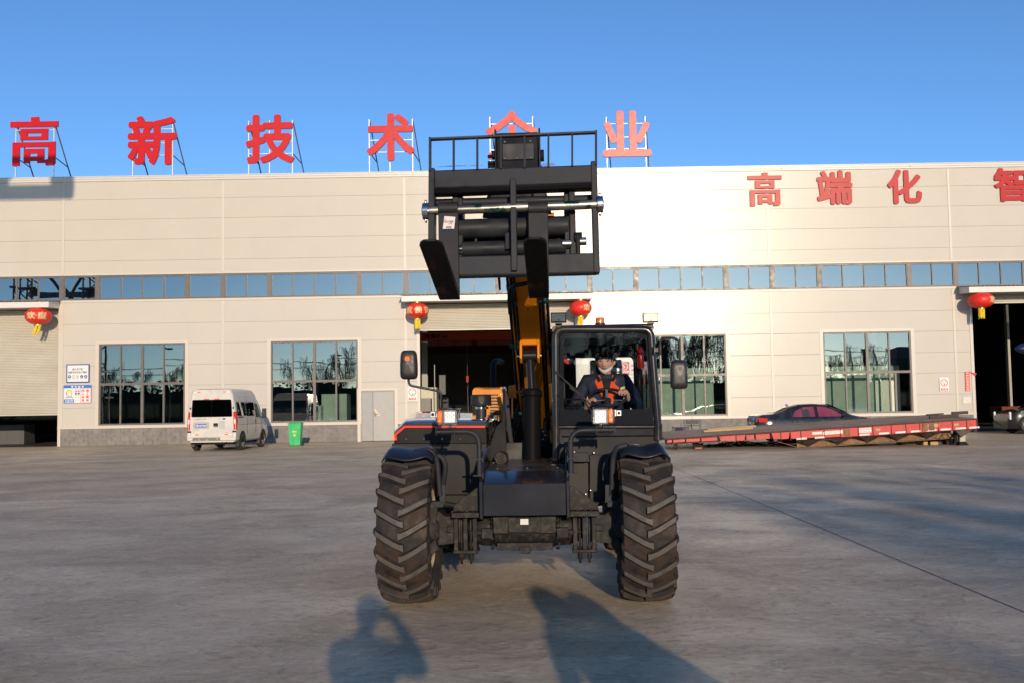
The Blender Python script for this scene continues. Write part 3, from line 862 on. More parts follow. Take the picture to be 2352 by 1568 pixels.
# pipes and clamps on both boom sides
mb = MB()
for s_ in (-1, 1):
    for k in (0, 1, 2):
        off = hw + .040 + .0 * k
        mb.tube([BP(.1 + .1 * k, s_*(hw + .034), .04 + .045*k), BP(1.0, s_*(hw + .036), .05 + .045*k), BP(BL - .1, s_*(hw + .014), .05 + .045*k)], .011, 8)
mb.build('boom_pipe', M['rubber'], T)
mb = MB()
for s_ in (-1, 1):
    mb.tube([BP(.2, s_*(hw - .012), -.02), BP(BL - .05, s_*(hw - .018), -.018)], .012, 8)
    mb.tube([BP(.2, s_*(hw - .04), -.018), BP(BL - .05, s_*(hw - .046), -.018)], .010, 8)
mb.build('underside_hose', M['rubber'], T)
M['clampg'] = pmat('green_clamp', (.01,.06,.045), .3)
for s_ in (-1, 1):
    for t in (.55, pt - .05, tV + .03, BL - .25):
        w_ = hw + .02 if t < 2.3 else hw - .005
        mb = MB(); mb.prism([BP(t, s_*(w_ - .05), -.03), BP(t + .0, s_*(w_ + .03), -.012), BP(t, s_*(w_ + .03), .012), BP(t, s_*(w_ - .05), -.012)], axis_ * .055); mb.build('pipe_clamp', M['clampg'], T, bevel=.003)
mb = MB(); p0 = L(1172, 668, -.3)
mb.tube([L(1232, 632, -.3), L(1222, 648, -.34), L(1205, 652, -.34), L(1185, 655, -.32), L(1172, 664, -.25), L(1170, 690, -.1), L(1172, 720, .1)], .018, 10)
mb.build('head_hose', M['rubber'], T)

# boom head: black box nose and flared cheeks above the fork carriage
yH = .05
mb = MB()
xh0, xh1 = LX(1140, 340, yH), LX(1237, 340, yH); zh1 = LZ(1188, 304, yH); zh0 = LZ(1188, 425, yH)
mb.prism([(xh0, yH, zh1), (xh0, yH + .06, zh0), (xh0, yH + .85, zh0 - .45), (xh0, yH + .95, zh1 - .45)], (xh1 - xh0, 0, 0))
mb.build('boom_head', gl, T, bevel=.012)
mb = MB()
for x in (xh0 - .012, xh1 + .003): m2 = MB(); m2.box((x - .002, yH - .02, zh0 + .1), (x + .012, yH + .1, zh1 + .025)); m2.build('head_flange', bk, T, bevel=.003)
mb.box((xh0 - .035, yH + .02, LZ(1140, 360, yH)), (xh0 - .014, yH + .10, LZ(1140, 345, yH)))
mb.lathe([(0, 0), (.05, 0), (.05, .03), (0, .03)], (xh1 + .012, yH + .2, LZ(1236, 345, yH)), 'X', 20)
mb.lathe([(0, -.03), (.038, -.03), (.038, 0), (0, 0)], (xh0 - .013, yH + .08, LZ(1140, 352, yH)), 'X', 16)
for zz in (353, 368, 376): mb.cyl((xh0 - .08, yH + .1, LZ(1140, zz, yH)), (xh0 - .01, yH + .1, LZ(1140, zz, yH)), .016, n=8)
mb.build('head_fitting', bk, T, bevel=.003)
mb = MB(); x0, x1 = LX(1154, 350, yH), LX(1226, 350, yH); zz0, zz1 = LZ(1190, 366, yH), LZ(1190, 312, yH)
mb.box((x0, yH - .001 - .006 + .02, zz0), (x1, yH + .03, zz1)); cp = mb.build('cover_plate', st, T, bevel=.003)
mb = MB()
for (px, py) in ((1159, 326), (1225 - 7, 324), (1159, 364), (1187, 363), (1218, 362)):
    p_ = L(px, py, yH + .0); mb.sph((p_.x, p_.y + .01, p_.z), .009, 8, 5)
mb.build('bolt', M['zinc'], cp)
mb = MB()
ya = -.02
pa = [L(1130, 426, ya), L(1248, 426, ya), L(1262, 462, ya), L(1268, 500, ya), L(1108, 500, ya), L(1114, 462, ya)]
mb.prism(pa, (0, .05, 0))
pb = [L(1110, 500, ya), L(1256, 500, ya), L(1256, 560, ya), L(1252, 630, ya), L(1165, 630, ya), L(1112, 600, ya)]
mb.prism([p_ + Vector((0, .06, 0)) for p_ in pb], (0, .05, 0))
for x in (LX(1128, 460, ya), LX(1250, 460, ya)):
    mb.prism([(x, ya, LZ(1190, 500, ya)), (x, ya, LZ(1190, 425, ya)), (x, .6, LZ(1190, 425, ya) - .25), (x, .9, LZ(1190, 500, ya) - .5)], (.02, 0, 0))
mb.build('head_cheek', bk, T, bevel=.006)
mb = MB(); mb.add([(-.26, .35, zh0 - .02), (-.24, .33, zh0 + .03), (.20, .33, zh0 + .035), (.24, .36, zh0 + .0), (.2, .5, zh0 + .03), (-.24, .5, zh0 + .02)], [(0,1,2,3),(1,4,5,2) if 0 else (1,2,4,5)])

# ---------------- fork carriage
K = thing  # (parts below hang on the telehandler itself: the carriage is pinned to the boom)
CY0 = -1.02                       # distance of the carriage foot in front of the axle
TILT = R(9.5)
car = bpy.data.objects.new('fork_carriage', None); COL.objects.link(car); car.parent = T
def CYz(z): return CY0 + (z - 2.35) * math.tan(TILT)
def C(px, py, dy=0.0):
    """point on the leaning face of the carriage"""
    y = CY0
    for _ in range(5): y = CYz(L(px, py, y).z)
    p_ = L(px, py, y); return L(px, py, y + dy) if dy else p_
# main beams
def cbeam(pxa, pya, pxb, pyb, h_px, name, dpt, mat=st, dy=0, bev=.012):
    mb = MB()
    a = C(pxa, pya, dy); b2 = C(pxb, pyb, dy); a2 = C(pxa, pya + h_px, dy); b3 = C(pxb, pyb + h_px, dy)
    mb.prism([a, b2, b3, a2], (0, dpt, -.02)); return mb.build(name, mat, car, bevel=bev)
cbeam(996, 391, 1362, 378, 42, 'top_beam', .15)
cbeam(1050, 588, 1372, 580, 46, 'bottom_beam', .05)
# right-angle shelf under the top beam
mb = MB(); mb.prism([C(998, 434), C(1362, 421), C(1362, 432, .03), C(998, 446, .03)], (0, .14, 0)); mb.build('beam_flange', bk, car, bevel=.006)
def upright(pt0, pt1, wpx, name, thick, dep, dy=0, mat=st):
    mb = MB(); a = C(*pt0, dy); b2 = C(*pt1, dy); w_ = thick
    mb.prism([a + Vector((-w_/2, 0, 0)), a + Vector((w_/2, 0, 0)), b2 + Vector((w_/2, 0, 0)), b2 + Vector((-w_/2, 0, 0))], (0, dep, 0)); return mb.build(name, mat, car, bevel=.006)
upright((991, 386), (990, 560), 14, 'side_plate', .045, .15, -.01)
upright((1364, 370), (1371, 626), 14, 'side_plate', .045, .15, -.01)
upright((1178, 410), (1181, 622), 14, 'centre_upright', .045, .10, -.035)
upright((1045, 430), (1046, 470), 14, 'rear_upright', .045, .05, .12)
upright((1313, 422), (1317, 588), 14, 'rear_upright', .045, .05, .10)
upright((1056, 448), (1057, 595), 8, 'ear_plate', .04, .20, .14)
upright((1301, 440), (1304, 588), 8, 'ear_plate', .04, .20, .14)
# top guard rail
g0, g1 = C(988, 396), C(988, 321); g3, g2 = C(1369, 382), C(1369, 305)
mb = MB()
for p_, q_ in ((g0, g1), (g3, g2)): mb.beam(p_, q_ + Vector((0, 0, .01)), .016, .05, (0, 1, 0))
mb.build('guard_post', st, car, bevel=.003)
mb = MB(); mb.beam(g1 + Vector((-.008, 0, 0)), g2 + Vector((.008, 0, 0)), .055, .016); mb.build('guard_rail', st, car, bevel=.003)
for k in range(1, 7):
    t = k / 7; mb = MB(); a = g0.lerp(g3, t); b2 = g1.lerp(g2, t)
    mb.beam(a, b2 - Vector((0, 0, .008)), .014, .042, (0, 1, 0)); mb.build('guard_bar', st, car, bevel=.003)
# cross tubes
def ctube(pa, pb, r_, name, mat, dy=.08):
    mb = MB(); mb.cyl(C(*pa, dy), C(*pb, dy), r_, n=24); return mb.build(name, mat, car, bevel=.003)
ctube((1000, 468), (1360, 458), .034, 'rear_tube', st, .20)
greased = pmat('greased_shaft', (.36,.33,.27), .32, metal=.9, var=.25, vscale=10, dirt=(.004,.075,.075), dscale=6, damt=1, dlow=.55, dhigh=.59, stretch=(.5,1,1))
ctube((984, 485), (1374, 470), .034, 'fork_shaft', greased, .0)
for (px, py) in ((978, 486), (1378, 470)):
    mb = MB(); c = C(px, py, 0); mb.cyl(c - Vector((.022, 0, 0)), c + Vector((.022, 0, 0)), .062, n=28); mb.cyl(c + Vector((0, 0, .05)), c + Vector((0, 0, .085)), .010, n=8); mb.cyl(c + Vector((0, 0, -.085)), c + Vector((0, 0, -.05)), .010, n=8)
    mb.cyl(c - Vector((.028, 0, 0)), c + Vector((.028, 0, 0)), .035, n=20)
    mb.build('shaft_collar', M['chrome'], car, bevel=.004)
ctube((1055, 527), (1305, 519), .074, 'cross_tube', st, .18)
ctube((1060, 573), (1300, 566), .052, 'cross_tube', st, .14)
for (px, py) in ((1051, 573), (1302, 560), (1336, 555)):
    mb = MB(); c = C(px, py, .10); mb.cyl(c - Vector((.035, 0, 0)), c + Vector((.035, 0, 0)), .030, n=20); mb.build('pin', M['chrome'], car, bevel=.003)
mb = MB(); c = C(1328, 565, .12); mb.cbox(c, (.03, .1, .16)); mb.cyl(c - Vector((.03, 0, -.06)), c + Vector((.03, 0, .06)), .04, n=16); mb.build('locking_plate', bk, car, bevel=.004)
mb = MB()
for px in (1165, 1227): mb.prism([C(px - 5, 535, .06), C(px + 5, 534, .06), C(px + 5, 572, .05), C(px - 5, 573, .05)], (0, .10, 0))
for px in (1093, 1343 - 60): mb.prism([C(px - 3, 548, .12), C(px + 3, 548, .12), C(px + 3, 566, .12), C(px - 3, 566, .12)], (0, .04, 0))
mb.build('tube_lug', st, car, bevel=.004)
mb = MB(); mb.prism([C(1060, 545, .26), C(1300, 538, .26), C(1300, 590, .26), C(1060, 596, .26)], (0, .03, 0)); mb.build('quick_hitch_plate', bk, car, bevel=.004)
mb = MB(); mb.cbox(C(1265, 494, .10), (.05, .03, .02)); mb.build('brass_fitting', M['yellow'], car, bevel=.003)
# forks: hanging shank, heel, blade pointing at the camera (one mesh each)
M['fork'] = pmat('fork_steel', (.016,.016,.018), .5, spec=.25, var=.3, vscale=8, bump=.08, bscale=60, dirt=(.03,.024,.022), dscale=6, damt=.5)
M['blade'] = pmat('fork_blade', (.008,.0075,.007), .55, spec=.2, var=.2, dirt=(.10,.035,.012), dscale=7, damt=.6, dlow=.58, dhigh=.66, bump=.2, bscale=40, stretch=(1,.4,1))
def fork(px0, px1, heel_py):
    w_ = (C(px1, 560, -.04) - C(px0, 560, -.04)).x
    heel = C((px0 + px1) / 2 + 2, heel_py, -.04)
    mb = MB(); eye = C((px0 + px1) / 2, 480, -.0); x = eye.x; th = .05
    mb.prism([Vector((x - w_/2, eye.y - .03, eye.z - .03)), Vector((x + w_/2, eye.y - .03, eye.z - .03)), Vector((heel.x + w_/2, heel.y, heel.z)), Vector((heel.x - w_/2, heel.y, heel.z))], (0, th, 0))
    mb.cyl(Vector((x - w_/2, eye.y, eye.z)), Vector((x + w_/2, eye.y, eye.z)), .050, n=28)
    Lf = 1.10; rise = math.tan(R(12.5)) * Lf
    y0 = heel.y - .003; y1 = heel.y - Lf; z0 = heel.z; hw_ = w_ / 2
    secs = [(0, 1, .055), (.25, 1, .052), (.8, 1, .030), (.93, 1, .022), (.965, .86, .020), (.99, .6, .018), (1.0, .45, .016)]
    vs = []
    for (t, k, h_) in secs:
        y = y0 + (y1 - y0) * t; z = z0 + rise * t
        vs += [(heel.x - hw_*k, y, z), (heel.x + hw_*k, y, z), (heel.x + hw_*k, y, z + h_), (heel.x - hw_*k, y, z + h_)]
    fs = [(0, 3, 2, 1), tuple(len(vs) - 4 + q for q in (0, 1, 2, 3))]
    for i in range(len(secs) - 1):
        b_ = i * 4
        for k in range(4): fs.append((b_ + k, b_ + (k + 1) % 4, b_ + 4 + (k + 1) % 4, b_ + 4 + k))
    mb.mat(1).add(vs, fs)
    return mb.build('fork', [M['fork'], M['blade']], car, bevel=.005)
fork(1007, 1053, 688); fork(1213, 1259, 684)
a = C(1021, 497, -.034); b2 = C(1046, 499, -.034); c = C(1043, 527, -.034); d = C(1017, 526, -.034)
for v in (a, b2, c, d): v.y -= .004
lab = MB(); lab.add([a, b2, c, d], [(0, 3, 2, 1)])
X0, X1 = d.x + .006, b2.x - .012; Zt, Zb = a.z, c.z; H_ = Zt - Zb; Yl = min(a.y, c.y) - .004
def row(txt, u0, u1, v0, v1): return text_mesh(txt, (X0 + (X1-X0)*u0, Zb + H_*v0, X0 + (X1-X0)*u1, Zb + H_*v1), Yl, .001)
def slab(mb, mat_i, m2):
    b_ = len(mb.f); mb.merge(m2)
    for k in range(b_, len(mb.f)): mb.m[k] = mat_i
slab(lab, 1, row('六组 济宁量瑞', 0.02, .98, .50, .64)); slab(lab, 1, row('A分组', .5, .85, .38, .47))
q = MB()
for k in range(12): q.box((X0 + (X1-X0)*(.28 + .045*k), Yl - .001, Zb + H_*.08), (X0 + (X1-X0)*(.28 + .045*k + (.018 if k % 3 else .03)), Yl, Zb + H_*.22))
slab(lab, 1, q)
q = MB(); q.box((X0 - .004, Yl - .001, Zb), (X1, Yl, Zb + H_*.04)); q.merge(row('HUALI', 0, .3, .70, .76)); slab(lab, 2, q)
lab.build('paper_label', [pmat('label_paper', (.68,.58,.54), .6), M['text_black'], M['blue2']], car, smooth=0)
# bright wrapping film lying over the head
mb = MB()
for (xs, xe, pz) in ((1000, 1112, 380), (1236, 1276, 374)):
    a = C(xs, 385, .4); b2 = C(xe, 381, .4); c = C(xe - 4, pz, .45); d = C(xs + 12, pz + 2, .45)
    n_ = 14; vs = []
    for i in range(n_ + 1):
        t = i / n_; vs += [a.lerp(b2, t), d.lerp(c, t) + Vector((0, random.uniform(-.006, .006), random.uniform(-.003, .003)))]
    mb.add(vs, [(2*i, 2*i+2, 2*i+3, 2*i+1) for i in range(n_)])
mb.build('wrapping_film', pmat('blue_film', (.25,.38,.75), .15, spec=.8), car)
# ---------------- engine hood on the left
yh = .75; yb = 1.85
hoodm = pmat('hood_gloss', (.055,.056,.060), .07, spec=.9, coat=1, var=.1, vscale=2, dirt=(.16,.13,.10), dscale=3, damt=.25, dlow=.5, dhigh=.8)
def row_pts(y, lift, pts): return [L(px, py + lift, y) for px, py in pts]
front = [(904.7, 996), (912, 989), (921, 981), (930.6, 973), (960, 972.2), (1010, 972), (1060, 972), (1090, 972), (1108, 972), (1119.4, 972)]
back = [(915, 985), (921, 974), (932, 960), (944, 950), (956, 944.5), (1000, 943.4), (1040, 943.6), (1080, 944.3), (1115, 945), (1147, 946.5)]
rows = []
F = [L(px, py, yh) for px, py in front]; B = [L(px, py, yb) for px, py in back]
for j in range(9):
    t = (0, .03, .07, .13, .22, .38, .58, .8, 1)[j]; bulge = .030 * (1 - math.exp(-t / .06)) * (1 - t)
    rows.append([F[i].lerp(B[i], t) + Vector((0, 0, bulge)) for i in range(len(F))])
mb = MB(); n = len(F)
mb.add([p for r_ in rows for p in r_], [(j*n+i, j*n+i+1, (j+1)*n+i+1, (j+1)*n+i) for j in range(8) for i in range(n-1)])
hood = mb.build('engine_hood', hoodm, T, smooth=50)
s_ = hood.modifiers.new('thickness', 'SOLIDIFY'); s_.thickness = .012; s_.offset = -1
mb = MB()   # lip with the coloured line
lip = [F[0], F[3], F[-1]]
mb.prism([F[0] + Vector((0, -.004, 0)), F[3] + Vector((0, -.004, 0)), F[-1] + Vector((0, -.004, 0)), F[-1] + Vector((0, -.004, -.026)), F[3] + Vector((.004, -.004, -.028)), F[0] + Vector((.008, -.004, -.02))], (0, .02, 0))
mb.build('hood_lip', st, T, bevel=.003)
mb = MB()
q = [L(1114.5, 976.6, yh), L(1114.5, 981.2, yh), L(931, 981.2, yh), L(911, 998, yh), L(912.5, 1010, yh), L(907, 1010, yh), L(905.5, 996, yh), L(929, 976.6, yh)]
for v in q: v.y -= .012
mb.prism(q, (0, .006, 0)); mb.build('red_stripe', pmat('stripe_red', (.75,.02,.012), .3), hood, smooth=0)
mb = MB(); q = [L(902.5, 997, yh), L(905.5, 996, yh), L(907, 1010, yh), L(904.5, 1010, yh)]
for v in q: v.y -= .012
mb.prism(q, (0, .05, 0)); mb.build('edge_reflector', pmat('reflector_yellow', (.8,.36,.03), .3), hood, smooth=0)
M['panel'] = pmat('satin_panel', (.024,.0235,.023), .55, spec=.18, var=.12, vscale=3, dirt=(.04,.035,.03), dscale=2, damt=.3, bump=.04, bscale=120)
mb = MB()
a_, b_, c_, d_ = L(906, 998, yh + .01), L(931, 981, yh + .01), L(1116, 981, yh + .01), L(1118, 1017, yh + .04)
mb.prism([a_, b_, c_, d_, L(908, 1017, yh + .04)], (0, .03, 0))
mb.build('hood_front_panel', M['panel'], T, bevel=.004)
mb = MB(); q = [L(900, 1017.5, yh + .04), L(1118, 1017.5, yh + .04), L(1121, 1135, yh + .04), L(905, 1135, yh + .04)]
mb.prism(q, (0, .03, 0)); mb.build('engine_side_door', M['panel'], T, bevel=.006)
mb = MB(); q = [L(905, 1136.5, yh + .04), L(1121, 1136.5, yh + .04), L(1121, 1164, yh + .04), L(905, 1164, yh + .04)]
mb.prism(q, (0, .03, 0)); mb.build('lower_panel', M['panel'], T, bevel=.006)
# body of the engine bay behind the front panels
mb = MB(); x0, x1 = LX(906, 1100, yh + .1), LX(1116, 1100, yh + .1); zlo, zhi = LZ(1000, 1164, yh + .1), LZ(1000, 996, yh + .1)
mb.box((x0, yh + .08, zlo), (x1, 3.1, zhi)); mb.box((x1 - .25, yh + .1, zhi + .002), (x1 - .03, 1.75, zhi + .06))
mb.build('engine_bay', M['panel'], T, bevel=.02)
mb = MB()
for px in (933, 974.6, 1015.8, 1057): mb.sph(L(px, 1006.8, yh + .02), (.009, .010, .009), 8, 5)
mb.build('bolt', M['zinc'], hood)
# black arch closing the right end of the hood, with its gas struts
mb = MB(); q = [L(1119, 975, yh + .02), L(1124, 962, yh + .2), L(1134, 951, yh + .5), L(1149, 945.5, yh + .9)]
for i in range(3): mb.beam(q[i], q[i+1], .02, .05)
mb.tube([L(1124, 975, 1.0), L(1126, 1012, .9)], .012, 8); mb.tube([L(1131, 967, 1.1), L(1127, 1000, 1.0)], .010, 8); mb.tube([L(1140, 962, 1.2), L(1138, 990, 1.1)], .016, 8)
mb.build('hood_strut', M['cast'], T)
mb = MB(); mb.cyl(L(1138, 958, 1.0), L(1140, 958, 1.06), .022, n=12); mb.cyl(L(1128, 964, .95), L(1130, 964, 1.0), .016, n=12); mb.build('hood_hinge', M['chrome'], T)
# yellow guard over the radiator
yy = 1.98
mb = MB(); X0_, X1_ = LX(1085, 920, yy), LX(1154, 920, yy); Zt_, Zb_ = LZ(1120, 888, yy), LZ(1120, 966, yy)
ot = []
for k in range(5):
    a = PI/2 + PI/2 * k / 4; ot.append((X0_ + .05 + .05 * math.cos(a), yy, Zt_ - .05 + .05 * math.sin(a)))
x_s0, x_s1 = LX(1125, 920, yy), LX(1144, 920, yy)
slots = [LZ(1120, q_, yy) for q_ in (907, 914, 921, 928.5, 935.5, 943)]
mb.prism(ot + [(X0_, yy, Zb_), (x_s0, yy, Zb_), (x_s0, yy, Zt_)], (0, .02, 0))
mb.box((x_s1, yy, Zb_), (X1_, yy + .02, Zt_))
prev = Zt_
for z in slots:
    mb.box((x_s0, yy, z + .009), (x_s1, yy + .02, prev)); prev = z - .009
mb.box((x_s0, yy, Zb_ + .0), (x_s1, yy + .02, prev))
0 and mb.prism([(X0_ + .04, yy, Zt_ + .001), (X1_, yy, Zt_ + .001), (X1_, yy + .30, Zt_ + .05), (X0_ + .04, yy + .30, Zt_ + .05)], (0, 0, -.02))
mb.box((X1_ - .003, yy + .003, Zb_), (X1_ + .012, yy + .5, Zt_ - .01))
mb.box((X0_ - .0, yy + .021, Zb_), (X0_ + .015, yy + .5, Zt_ - .06))
rg = mb.build('radiator_guard', M['yellow'], T, smooth=0)
mb = MB(); mb.box((X0_ + .02, yy + .05, Zb_), (X1_ - .01, yy + .4, Zt_ - .03)); mb.build('radiator', pmat('radiator', (.20,.19,.17), .4, var=.5, vscale=25), T)
mb = MB()
for q_ in (904.6, 932.3, 959.4): mb.sph(L(1149.5, q_, yy - .005), (.009, .008, .009), 8, 5)
mb.build('bolt', M['zinc'], rg)
mb = MB(); q = [L(1167.5, 886, 2.5), L(1187, 881, 2.5), L(1189, 914, 2.5), L(1168, 914, 2.5)]; mb.prism(q, (0, .5, 0)); mb.build('boom_support', M['yellow'], T, bevel=.01)
mb = MB(); mb.box((LX(1157, 895, 2.0), 2.0, LZ(1157, 897, 2.0)), (LX(1163, 895, 2.0), 2.05, LZ(1157, 887, 2.0))); mb.build('tank_cap', M['white'], T, bevel=.005)
# cyclone air intake and exhaust stack
c = L(1105, 931, 1.35); rr = (LX(1129.3, 920, 1.35) - LX(1080, 920, 1.35)) / 2; hh = LZ(1105, 905, 1.35) - c.z
mb = MB(); mb.lathe([(0, 0), (rr*.92, 0), (rr, .012), (rr*1.0, hh*.2), (rr*.96, hh*.22), (rr*.95, hh*.86), (rr*.86, hh), (0, hh*1.02)], c, 'Z', 36)
mb.cyl(c - Vector((0, 0, .10)), c, rr * .5, n=28); mb.cbox(c + Vector((.01, -rr*.93, hh*.60)), (rr*.55, .02, hh*.5))
pf = mb.build('air_intake', bk if 0 else M['plastic'], T, bevel=.003)
mb = MB(); mb.lathe([(rr*.51, -.03), (rr*.55, -.03), (rr*.55, -.008), (rr*.51, -.008)], c, 'Z', 28); mb.cyl(c + Vector((rr*.5, -.03, -.02)), c + Vector((rr*.72, -.03, -.02)), .01, n=8); mb.build('hose_clamp', M['chrome'], pf)
mb = MB(); e0 = L(1132.5, 888, 2.35); e1 = L(1132.5, 838, 2.35)
mb.tube(arc([e0 - Vector((0, 0, .3)), e0, e1 + Vector((0, 0, .03)), e1 + Vector((.05, .12, .05)), e1 + Vector((.08, .2, .04))], .09), .030, 18); mb.build('exhaust_pipe', bk, T)
# side plate of the boom well, hoses
mb = MB(); q = [(1111, 1052), (1120, 1040), (1137, 985), (1141, 977), (1153, 966), (1155, 892), (1160, 892), (1163, 1045), (1130, 1060)]
mb.prism([L(a, b, .62) for a, b in q], (0, .03, 0)); mb.build('well_side_plate', bk, T, bevel=.004)
mb = MB(); mb.prism([L(1163, 895, 3.0), L(1272, 895, 3.0), L(1272, 1060, 3.0), L(1163, 1060, 3.0)], (0, .03, 0)); mb.build('well_rear_plate', bk, T)
mb = MB(); mb.prism([L(1157, 1024, .9), L(1200, 1025, .9), L(1200, 1052, .9), L(1157, 1050, .9)], (0, .1, 0)); mb.build('well_box', bk, T, bevel=.004)
mb = MB(); pts = [L(1156.4, 894, 1.6), L(1164, 914, 1.5), L(1167.5, 960, 1.4), L(1170, 990, 1.3), L(1175, 1022, 1.2)]
pts = arc(pts, .1, 8); mb.tube(pts, [.020 + .003 * (i % 2) for i in range(len(pts))], 10); mb.build('braided_hose', pmat('braid', (.10,.10,.10), .35, metal=.5), T)
mb = MB()
for k, (a, b2) in enumerate([((1172, 1022), (1178, 985)), ((1180, 1024), (1196, 960)), ((1188, 1026), (1192, 930)), ((1262, 1030), (1252, 960)), ((1256, 1030), (1246, 985))]):
    p_, q_ = L(*a, 1.3 + .1*k), L(*b2, 1.8); mb.tube(arc([p_, p_.lerp(q_, .4) + Vector((-.04, 0, .03)), q_], .2), .016, 8)
mb.build('hydraulic_hose', M['rubber'], T)
mb = MB(); mb.cyl(L(1177.4, 914, 2.2), L(1177.4, 960, 2.2), .012, n=10); mb.build('damper_rod', M['chrome'], T)
mb = MB(); 
for (px, py) in ((1250, 992), (1254, 1001), (1249, 1010)): mb.lathe([(.012, -.004), (.018, 0), (.012, .004)], L(px, py, 1.2), 'Y', 14)
mb.build('hose_fitting', M['chrome'], T)

# ---------------- front lamps on bent tubes
def lamp_unit(mirror):
    g_ = -1 if mirror else 1; yl = -.30
    e = bpy.data.objects.new('lamp_bracket', None); COL.objects.link(e); e.parent = T
    if not mirror: tube = [(1001, 991), (1078, 989), (1101.6, 1000), (1101.6, 1091)]; sleeve = (1001, 1046, 981, 998); amb = (1004, 1017); led = (1017, 1050.5); fl = (1053, 1091); tx_ = 1101.6
    else: tube = [(1411, 986), (1334, 986), (1311.6, 997), (1311.6, 1088)]; sleeve = (1368, 1412.5, 977, 996.5); amb = (1396, 1409); led = (1361, 1396); fl = (1052, 1087); tx_ = 1311.6
    pts = [L(px, py, yl) for px, py in tube]; m_ = MB()
    m_.tube(arc([pts[0], Vector((pts[3].x, yl, pts[0].z)), pts[3]], .11, 10), .0205, 16)
    for py in fl: c_ = L(tx_, py, yl); m_.cbox((c_.x - g_*.012, c_.y + .0, c_.z), (.075, .05, .010)); m_.cbox((c_.x + g_*.028, c_.y + .03, c_.z - .0), (.008, .10, .05))
    m_.build('guard_tube', st, e, bevel=0)
    m_ = MB(); a = L(sleeve[0], sleeve[2], yl); b2 = L(sleeve[1], sleeve[3], yl)
    m_.box((a.x, yl - .035, a.z - .006), (b2.x, yl + .035, a.z)); m_.box((a.x, yl - .035, b2.z), (a.x + .007, yl + .035, a.z - .006)); m_.box((b2.x - .007, yl - .035, b2.z), (b2.x, yl + .035, a.z - .006))
    zc_ = (a.z + b2.z) / 2
    for k in (.28, .68, .78): m_.lathe([(.020, -.004), (.026, -.004), (.026, .004), (.020, .004)], (a.x + (b2.x - a.x) * k, yl, zc_ - .002), 'X', 16)
    m_.build('lamp_mount', M['plastic'], e, bevel=.002)
    # lamp body, amber indicator, lit LED face
    zt = LZ(1030, 940, yl); zb_ = LZ(1030, 972, yl)
    if mirror: zt = LZ(1385, 937, yl); zb_ = LZ(1385, 972, yl)
    x0 = LX(led[0], 955, yl); x1 = LX(led[1], 955, yl); a0 = LX(amb[0], 955, yl); a1 = LX(amb[1], 955, yl)
    m_ = MB(); m_.box((x0, yl - .02, zb_), (x1, yl + .07, zt)); m_.cyl(((x0+x1)/2, yl, zb_ - .03), ((x0+x1)/2, yl, zb_ + .01), .012, n=10)
    m_.box((x0 - .0, yl + .0, zt + .004), (x1 + .03 * g_ if not mirror else x1, yl + .05, zt + .010))
    if not mirror: m_.box((x1 + .012, yl, zt - .07), (x1 + .018, yl + .05, zt + .004))
    m_.build('lamp_housing', pmat('lamp_grey', (.14,.135,.13), .25, spec=.8, var=.4, vscale=20) if 'lamph' not in M else M['lamph'], e, bevel=.014, seg=3)
    m_ = MB(); m_.box((min(a0, a1), yl - .025, zb_ + .003), (max(a0, a1) - .001, yl + .06, zt - .003)); m_.build('indicator', M['amber'], e, bevel=.012, seg=3)
    cw = (x1 - x0); ix0, ix1 = x0 + cw*.14, x1 - cw*.14; iz0, iz1 = zb_ + .010, zt - .014
    m_ = MB(); m_.box((ix0, yl - .0235, iz0), (ix1, yl - .0205, iz1)); m_.build('lamp_face', M['led_face'], e, bevel=.004)
    m_ = MB(); H__ = iz1 - iz0; W__ = ix1 - ix0
    for r__ in range(3):
        for c__ in range(5):
            m_.mat((r__ + c__) % 2); m_.sph((ix0 + W__*(.12 + .19*c__), yl - .024, iz0 + H__*(.52 + .18*r__)), (.0055, .004, .0055), 8, 5)
    m_.mat(2).box((ix0 + W__*.18, yl - .0245, iz0 + H__*.10), (ix1 - W__*.18, yl - .0238, iz0 + H__*.34))
    for c__ in range(8): m_.mat(0).box((ix0 + W__*(.22 + .072*c__), yl - .0256, iz0 + H__*.15), (ix0 + W__*(.26 + .072*c__), yl - .0248, iz0 + H__*.29))
    m_.build('diode', [M['led_w'], M['led_p'], M['led_b']], e, smooth=40)
    # clear film still wrapped round the lamp
    m_ = MB()
    cx_ = (min(a0, x0) + max(a1, x1)) / 2; cz_ = (zt + zb_) / 2; hw2 = (max(a1, x1) - min(a0, x0)) / 2 + .008; hz2 = (zt - zb_) / 2 + .010
    rnd = random.Random(5 + g_); nn = 26
    rings_ = []
    for (dy, sc_) in ((-.034, .80), (-.032, .96), (-.01, 1.04), (.04, 1.03), (.075, .94)):
        rings_.append([])
        for k in range(nn):
            an = 2*PI*k/nn; cc, ss = math.cos(an), math.sin(an); pw = .45
            rings_[-1].append((cx_ + hw2*sc_*(abs(cc)**pw)*(1 if cc > 0 else -1) + rnd.uniform(-.003, .003), yl + dy + rnd.uniform(-.004, .004), cz_ + hz2*sc_*(abs(ss)**pw)*(1 if ss > 0 else -1) + rnd.uniform(-.003, .003)))
    m_.add([p for rg_ in rings_ for p in rg_], [(i*nn+k, i*nn+(k+1) % nn, (i+1)*nn+(k+1) % nn, (i+1)*nn+k) for i in range(4) for k in range(nn)])
    m_.build('clear_film', M['film'], e, smooth=0)
    # small camera
    if not mirror: cx0, cx1, cz0, cz1 = 989, 1001, 943.8, 958
    else: cx0, cx1, cz0, cz1 = 1415, 1427, 941, 954
    p_, q_ = L(cx0, cz0, yl), L(cx1, cz1, yl)
